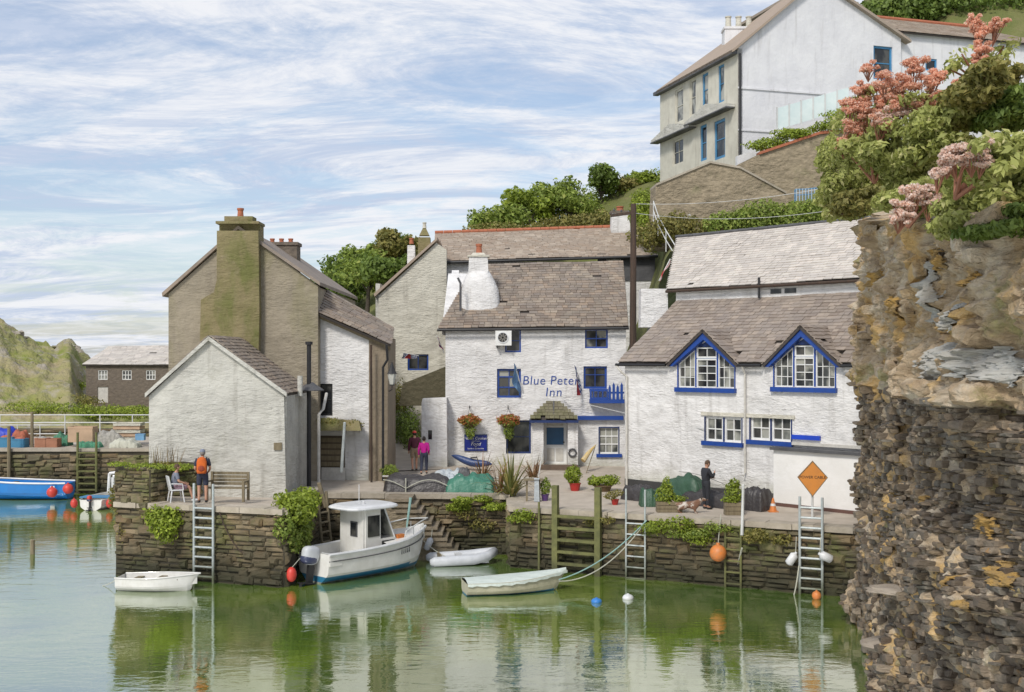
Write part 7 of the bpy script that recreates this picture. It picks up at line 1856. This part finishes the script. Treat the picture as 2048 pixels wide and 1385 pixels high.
for k, dx_ in enumerate((-.85, .85)):
    q = wp(184, 1022) + V(-.1 + dx_, .25, .32); buoy(['red fender on the seaward side of the white motor dinghy', 'red fender on the pier side of the white motor dinghy'][k], q, .17, m_red, 'fender', 'fender', sq=1.3)
# -- inflatable
inf = thing('inflatable_dinghy', 'grey-white inflatable dinghy floating behind the covered rowing boat', 'boat', wp(925, 1132) + V(0, .5, 0), R(12))
for sg_ in (-1, 1):
    mb = MB(); mb.tube([(-1.25, sg_ * .5, .16), (-1.1, sg_ * .5, .17), (.3, sg_ * .5, .2), (.8, sg_ * .36, .28), (1.15, sg_ * .0, .38)], [.09, .17, .18, .17, .15], 12); mb.build('tube', m_greytube, inf, local=True, smooth=True)
mb = MB(); mb.box((-.1, 0, .08), (1.9, .8, .05)); mb.build('floor', m_greytube, inf, local=True)
mb = MB(); mb.box((-.85, 0, .22), (.05, .8, .34)); mb.build('transom', m_wood, inf, local=True)
mb = MB(); mb.box((-.15, 0, .3), (.22, .86, .05)); mb.build('seat', m_plast, inf, local=True)

# ================================================================ PEOPLE
def skin_mesh(verts, edges, radii, root=0, sub=2):
    me = bpy.data.meshes.new('tmp'); me.from_pydata([tuple(v) for v in verts], edges, []); me.update()
    o = bpy.data.objects.new('tmp', me); COL.objects.link(o)
    m = o.modifiers.new('s', 'SKIN'); m.use_smooth_shade = True
    for i, d in enumerate(me.skin_vertices[0].data):
        r = radii[i]; d.radius = (r, r) if isinstance(r, (int, float)) else r; d.use_root = (i == root)
    s = o.modifiers.new('u', 'SUBSURF'); s.levels = sub; s.render_levels = sub
    dg = bpy.context.evaluated_depsgraph_get()
    out = bpy.data.meshes.new_from_object(o.evaluated_get(dg)); bpy.data.objects.remove(o)
    return out
def finish(me, name, mat, parent):
    me.name = name; me.materials.clear(); me.materials.append(mat)
    me.polygons.foreach_set('use_smooth', [True] * len(me.polygons)); return link(name, me, parent)
def join_body(me, mb):
    """adds head, face, fingers to the grown body mesh so that it stays one mesh"""
    v = [tuple(p.co) for p in me.vertices]; f = [tuple(p.vertices) for p in me.polygons]; n = len(v)
    out = bpy.data.meshes.new('body'); out.from_pydata(v + mb.v, [], f + [[i + n for i in q] for q in mb.f]); out.update(); return out
def person(label, loc, face, J, top=None, bottom=None, shoes=None, hair=None, h=1.7, cap=None, sleeves='short', legs='long', skirt=False, extra=None, topmat2=None, pack=None, hat=None):
    """J: joints in local metres, x = to the person's right, y = forwards"""
    t = thing('person', label, 'person', loc, face)
    s = h / 1.7; j = {k: Vector(v) * s for k, v in J.items()}
    names = ['pelvis', 'waist', 'chest', 'neck', 'skull', 'shR', 'elR', 'wrR', 'haR', 'shL', 'elL', 'wrL', 'haL', 'hiR', 'knR', 'anR', 'toR', 'hiL', 'knL', 'anL', 'toL']
    rad = dict(pelvis=.135, waist=.12, chest=.15, neck=.055, skull=.07, shR=.062, elR=.043, wrR=.03, haR=.034, hiR=.095, knR=.058, anR=.042, toR=.04)
    for k in list(rad):
        if k.endswith('R'): rad[k[:-1] + 'L'] = rad[k]
    E = [('pelvis', 'waist'), ('waist', 'chest'), ('chest', 'neck'), ('neck', 'skull'), ('chest', 'shR'), ('shR', 'elR'), ('elR', 'wrR'), ('wrR', 'haR'), ('chest', 'shL'), ('shL', 'elL'), ('elL', 'wrL'), ('wrL', 'haL'),
         ('pelvis', 'hiR'), ('hiR', 'knR'), ('knR', 'anR'), ('anR', 'toR'), ('pelvis', 'hiL'), ('hiL', 'knL'), ('knL', 'anL'), ('anL', 'toL')]
    ix = {k: i for i, k in enumerate(names)}
    me = skin_mesh([j[k] for k in names], [(ix[a], ix[b]) for a, b in E], [rad[k] * s * (.88 if k in ('pelvis', 'chest', 'waist') else 1) for k in names])
    hc = j['skull'] + Z * .085 * s; hf = (j.get('look') or (hc + Vector((0, 1, 0)))) - hc; hf.normalize(); hr_ = hf.cross(Z).normalized(); hu = hr_.cross(hf).normalized()
    Rm = Matrix((hr_, hf, hu)).transposed()
    mb = MB(); mb.ball(hc, (.076 * s, .095 * s, .115 * s), 16, 12, Rm)
    mb.ball(hc + Rm @ Vector((0, .075, -.055)) * s, (.045 * s, .035 * s, .04 * s), 8, 6, Rm)                 # jaw
    mb.add([hc + Rm @ Vector(p) * s for p in ((-.012, .09, .02), (.012, .09, .02), (.016, .092, -.03), (-.016, .092, -.03), (0, .118, -.024))], [(0, 1, 4), (1, 2, 4), (2, 3, 4), (3, 0, 4)])
    for sx in (-1, 1):
        mb.ball(hc + Rm @ Vector((sx * .077, 0, -.005)) * s, (.012 * s, .022 * s, .032 * s), 8, 6, Rm)
        mb.ball(hc + Rm @ Vector((sx * .03, .086, .012)) * s, (.011 * s,) * 3, 6, 5)
    mb.box(hc + Rm @ Vector((0, .101, -.052)) * s, (.04 * s, .01 * s, .009 * s), Rm)
    for sd in ('R', 'L'):                                                                                       # fingers
        w_, hnd = j['wr' + sd], j['ha' + sd]; d = (hnd - w_).normalized(); sx = d.cross(Vector((0, 1, 0)));
        sx = sx.normalized() if sx.length > .1 else Vector((1, 0, 0)); nn2 = sx.cross(d).normalized()
        for k, (off, ln_) in enumerate(((-.03, .065), (-.01, .078), (.01, .072), (.03, .055))):
            a_ = hnd + sx * off * s; b_ = a_ + d * ln_ * .55 * s + nn2 * .006; c_2 = b_ + (d * .8 + nn2 * .6).normalized() * ln_ * .5 * s
            mb.tube([a_ - d * .02 * s, b_, c_2], [.0095 * s, .0085 * s, .006 * s], 6)
        th0 = w_.lerp(hnd, .45) + sx * .03 * s; mb.tube([th0, th0 + (sx * .8 + d).normalized() * .04 * s, th0 + (sx * .4 + d).normalized() * .07 * s], [.011 * s, .01 * s, .007 * s], 6)
    body = finish(join_body(me, mb), 'body', m_skin, t)
    ey = MB()
    for sx in (-1, 1): ey.ball(hc + Rm @ Vector((sx * .03, .0955, .012)) * s, .005 * s, 6, 5)
    ey.build('eyes', m_black, t, local=True)
    def cloth(name, keys, edges, rr, mat, sub=2):
        kk_ = {k: i for i, k in enumerate(keys)}
        m2 = skin_mesh([rr[k][1] if isinstance(rr[k], tuple) else j[k] for k in keys], [(kk_[a], kk_[b]) for a, b in edges], [(rr[k][0] if isinstance(rr[k], tuple) else rr[k]) * s for k in keys], sub=sub)
        return finish(m2, name, mat, t)
    if top:
        e1_ = {sd: (j['sh' + sd].lerp(j['el' + sd], .8) if sleeves == 'short' else j['wr' + sd]) for sd in 'RL'}
        ks = ['pelvis', 'waist', 'chest', 'shR', 'shL', 'col'] + (['elR', 'elL'] if sleeves != 'short' else []) + ['cuR', 'cuL']
        ed = [('pelvis', 'waist'), ('waist', 'chest'), ('chest', 'shR'), ('chest', 'shL'), ('chest', 'col')]
        for sd in 'RL': ed += [('sh' + sd, 'el' + sd), ('el' + sd, 'cu' + sd)] if sleeves != 'short' else [('sh' + sd, 'cu' + sd)]
        j['col'] = j['chest'].lerp(j['neck'], .75)
        for sd in 'RL': j['cu' + sd] = e1_[sd]
        cloth('jacket' if sleeves == 'long' else 'shirt', ks, ed, dict(pelvis=.165, waist=.15, chest=.165, shR=.085, shL=.085, col=.08, elR=.062, elL=.062, cuR=.058 if sleeves == 'short' else .045, cuL=.058 if sleeves == 'short' else .045), top)
    if bottom:
        for sd in 'RL': j['lo' + sd] = j['kn' + sd].lerp(j['hi' + sd], .12) if legs == 'short' else j['an' + sd] + Z * .03
        j['wb'] = j['pelvis'].lerp(j['waist'], 1.15)
        ks = ['pelvis', 'hiR', 'hiL', 'wb'] + (['knR', 'knL'] if legs != 'short' else []) + ['loR', 'loL']
        ed = [('pelvis', 'hiR'), ('pelvis', 'hiL'), ('pelvis', 'wb')]
        for sd in 'RL': ed += [('hi' + sd, 'kn' + sd), ('kn' + sd, 'lo' + sd)] if legs != 'short' else [('hi' + sd, 'lo' + sd)]
        rr = dict(pelvis=.152, wb=.142, hiR=.112, hiL=.112, knR=.078, knL=.078, loR=.085 if legs == 'short' else .06, loL=.085 if legs == 'short' else .06)
        if skirt: rr.update(hiR=.13, hiL=.13, knR=.12, knL=.12, loR=.11, loL=.11)
        cloth('skirt' if skirt else ('shorts' if legs == 'short' else 'trousers'), ks, ed, rr, bottom)
    for sd in 'RL':
        d = (j['to' + sd] - j['an' + sd]); d.z = 0; d = d.normalized() if d.length > .01 else Vector((0, 1, 0))
        mb = MB(); c_3 = j['an' + sd] + d * .07 * s; c_3.z = j['an' + sd].z - .045 * s
        rz_ = Matrix.Rotation(math.atan2(d.y, d.x) - math.pi / 2, 3, 'Z'); mb.ball(c_3, (.05 * s, .135 * s, .048 * s), 10, 8, rz_); mb.build('shoe', shoes or m_black, t, local=True, smooth=True)
    if hair:
        mb = MB(); mb.ball(hc + Rm @ Vector((0, -.018, .022)) * s, (.086 * s, .1 * s, .112 * s), 14, 10, Rm); mb.build('hair', hair, t, local=True, smooth=True)
    if cap:
        mb = MB(); mb.ball(hc + Rm @ Vector((0, -.01, .05)) * s, (.09 * s, .108 * s, .085 * s), 14, 10, Rm); mb.box(hc + Rm @ Vector((0, .12, .05)) * s, (.13 * s, .09 * s, .012), Rm); mb.build('cap', cap, t, local=True, smooth=True)
    if extra: extra(t, j, s)
    return t
STAND = dict(pelvis=(0, 0, .93), waist=(0, 0, 1.06), chest=(0, 0, 1.26), neck=(0, 0, 1.44), skull=(0, .015, 1.51), shR=(.18, 0, 1.37), elR=(.23, -.03, 1.09), wrR=(.24, .05, .86), haR=(.235, .07, .79),
             shL=(-.18, 0, 1.37), elL=(-.23, -.03, 1.09), wrL=(-.24, .05, .86), haL=(-.235, .07, .79), hiR=(.095, 0, .86), knR=(.11, .02, .48), anR=(.11, 0, .09), toR=(.12, .14, .04), hiL=(-.095, 0, .86), knL=(-.11, .02, .48), anL=(-.11, 0, .09), toL=(-.12, .14, .04))
m_hairg = M('grey_hair', (.25, .23, .21)); m_hairb = M('brown_hair', (.10, .06, .035)); m_hairk = M('dark_hair', (.03, .022, .02))
def fabric(n, c): return M(n, c, tuple(x * .75 for x in c), scale=6, rough=.9, bump=.3, bscale=12, bdist=.02)
m_navy = fabric('navy_cloth', (.035, .04, .07)); m_dark = fabric('charcoal_cloth', (.03, .032, .04)); m_mag = fabric('magenta_cloth', (.50, .01, .26)); m_maroon = fabric('maroon_cloth', (.10, .02, .04)); m_khaki = fabric('khaki_cloth', (.30, .22, .15))
m_mauve = fabric('mauve_cloth', (.30, .20, .24)); m_greyt = fabric('grey_blue_cloth', (.20, .22, .28)); m_opk = fabric('orange_backpack_cloth', (.62, .13, .02))
# man with the orange rucksack, seen from behind, hands together in front
J = dict(STAND); J.update(elR=(.24, .0, 1.10), wrR=(.17, .16, .98), haR=(.11, .2, .95), elL=(-.24, .0, 1.10), wrL=(-.17, .16, .98), haL=(-.11, .2, .95))
def pack_(t, j, s):
    c = j['chest'] + Vector((0, -.22, -.04)); mb = MB()
    vs = []
    for (k, zz, yy) in ((.85, -.27, .8), (1, -.2, 1), (1, .1, 1), (.8, .22, .85), (.4, .27, .5)):
        for q in range(14):
            an = q / 14 * 6.283; vs.append(c + Vector((.165 * k * math.copysign(abs(math.cos(an)) ** .6, math.cos(an)), .12 * yy * math.copysign(abs(math.sin(an)) ** .6, math.sin(an)), zz)))
    mb.add(vs, [(r * 14 + q, r * 14 + (q + 1) % 14, (r + 1) * 14 + (q + 1) % 14, (r + 1) * 14 + q) for r in range(4) for q in range(14)] + [tuple(reversed(range(14))), tuple(range(56, 70))])
    p = thing('backpack', 'orange backpack on the back of the man in navy shorts', 'backpack', t.location, t.rotation_euler.z)
    mb.build('bag', m_opk, p, local=True, smooth=True)
    mb = MB(); mb.ball(c + Vector((0, -.11, -.1)), (.11, .05, .1), 10, 8); mb.build('pocket', fabric('dark_orange_cloth', (.3, .06, .03)), p, local=True)
    for sx in (-1, 1): mb = MB(); mb.tube([c + Vector((sx * .1, .08, .2)), j['sh' + 'LR'[sx > 0]] + Vector((-.05 * sx, .0, .085)), j['chest'] + Vector((sx * .1, .17, 0)), c + Vector((sx * .14, .1, -.2))], .017, 6); mb.build('strap', m_dark, p, local=True)
mp = qp(405, 1006, ZP)
person('man in dark T-shirt and shorts carrying an orange backpack by the ladder top', mp, R(8), J, m_navy, m_navy, m_black, m_hairg, 1.76, cap=m_greyt, legs='short', extra=pack_)
# seated woman, turned to the water
SIT = dict(pelvis=(0, -.02, .54), waist=(0, -.05, .67), chest=(0, -.03, .88), neck=(0, .02, 1.06), skull=(0, .05, 1.13), shR=(.16, -.01, .99), elR=(.2, .06, .74), wrR=(.16, .28, .66), haR=(.13, .35, .64), shL=(-.16, -.01, .99), elL=(-.2, .06, .74), wrL=(-.16, .28, .66), haL=(-.13, .35, .64),
           hiR=(.09, .04, .52), knR=(.11, .44, .54), anR=(.12, .56, .10), toR=(.13, .69, .04), hiL=(-.09, .04, .52), knL=(-.11, .44, .54), anL=(-.1, .72, .10), toL=(-.11, .85, .04))
cp = V(xat(352, 38.35), 38.35, ZP)
chair('white plastic garden chair under the seated woman on the pier', cp, R(-62))
person('seated woman in grey top and mauve skirt facing the harbour', cp + V(0, 0, .0), R(-62), SIT, m_greyt, m_mauve, m_plast, m_hairb, 1.62, legs='short', skirt=True)
# the two walkers heading up the alley
J = dict(STAND); J.update(knR=(.1, .12, .49), anR=(.1, .1, .1), toR=(.1, .24, .05), knL=(-.1, -.03, .48), anL=(-.1, -.2, .11), toL=(-.1, -.08, .04), elR=(.22, -.08, 1.1), wrR=(.2, .1, .95), haR=(.2, .16, .9))
person('walker in maroon top with red cap entering the alley', V(xat(829, 48.6), 48.6, 2.50), R(12), J, m_maroon, m_khaki, m_dark, m_hairk, 1.68, cap=m_red, legs='short', sleeves='long')
person('walker in magenta jacket and navy trousers beside the red-capped one', V(xat(848, 47.6), 47.6, 2.46), R(-4), J, m_mag, m_navy, m_black, m_hairk, 1.55, sleeves='long')
# dark-clothed person leaning on the covered stack, looking at a phone, face towards +x
J = dict(STAND); J.update(skull=(0, .06, 1.50), elR=(.2, .14, 1.12), wrR=(.07, .3, 1.26), haR=(.03, .33, 1.31), elL=(-.22, .1, 1.1), wrL=(-.08, .26, 1.08), haL=(-.02, .3, 1.09), look=(0, .6, 1.2))
person('dark-clothed person with brown hair looking down beside the black covers', qp(1411, 1018) + V(0, -.1, 0), R(-68), J, m_dark, m_dark, m_black, m_hairb, 1.66, sleeves='long')
# child glimpsed at the alley corner
person('small figure in a light blue top half hidden by the alley corner', V(xat(772, 51), 51, 2.6), R(170), STAND, fabric('pale_blue_cloth', (.22, .33, .48)), m_khaki, m_plast, m_hairb, 1.35, legs='short')
# ---- dog lying by the planter
def dog(label, p, rz):
    t = thing('dog', label, 'dog', p, rz)
    V_ = [(0, 0, .26), (.22, 0, .27), (.40, 0, .27), (.52, 0, .40), (.60, 0, .47), (.74, 0, .44), (-.12, 0, .25), (-.3, 0, .30), (-.42, 0, .42),
          (.36, .09, .14), (.36, .09, .02), (.44, .09, .015), (.36, -.09, .14), (.38, -.09, .02), (.46, -.09, .015), (-.10, .10, .16), (-.2, .10, .12), (-.13, .1, .015), (-.05, .1, .012), (-.10, -.10, .16), (-.2, -.10, .12), (-.13, -.1, .015), (-.05, -.1, .012)]
    E_ = [(0, 1), (1, 2), (2, 3), (3, 4), (4, 5), (0, 6), (6, 7), (7, 8), (2, 9), (9, 10), (10, 11), (2, 12), (12, 13), (13, 14), (6, 15), (15, 16), (16, 17), (17, 18), (6, 19), (19, 20), (20, 21), (21, 22)]
    r_ = [.12, .13, .125, .075, .075, .035, .115, .03, .015, .05, .03, .028, .05, .03, .028, .075, .035, .025, .025, .075, .035, .025, .025]
    me = skin_mesh(V_, E_, r_); mb = MB()
    for s in (-1, 1): mb.add([(.56, s * .05, .52), (.62, s * .03, .53), (.57, s * .10, .44)], [(0, 1, 2), (2, 1, 0)])
    mb.ball((.775, 0, .45), .018, 6, 5)
    b = join_body(me, mb); m_dog = M('dog_coat', (.62, .58, .52), (.20, .10, .055), scale=4.5, rough=.95, bump=.5, bscale=30, coords='obj', stains=[((.17, .085, .05), 3.2, .48, .56, .95, None)])
    finish(b, 'body', m_dog, t)
    mb = MB(); mb.lathe([(.075, 0), (.08, .03), (.075, .04)], (.47, 0, .33), 10, Matrix.Rotation(R(45), 3, 'Y')); mb.build('collar', m_red, t, local=True); return t
dog('brown and white dog standing by the plank planter', qp(1368, 1026), R(-12))
for o in bpy.data.objects:
    if o.parent is None and o.type == 'EMPTY' and o.get('kind') is None and o.get('category') is None: print('untagged', o.name)
print('objects', len(bpy.data.objects))
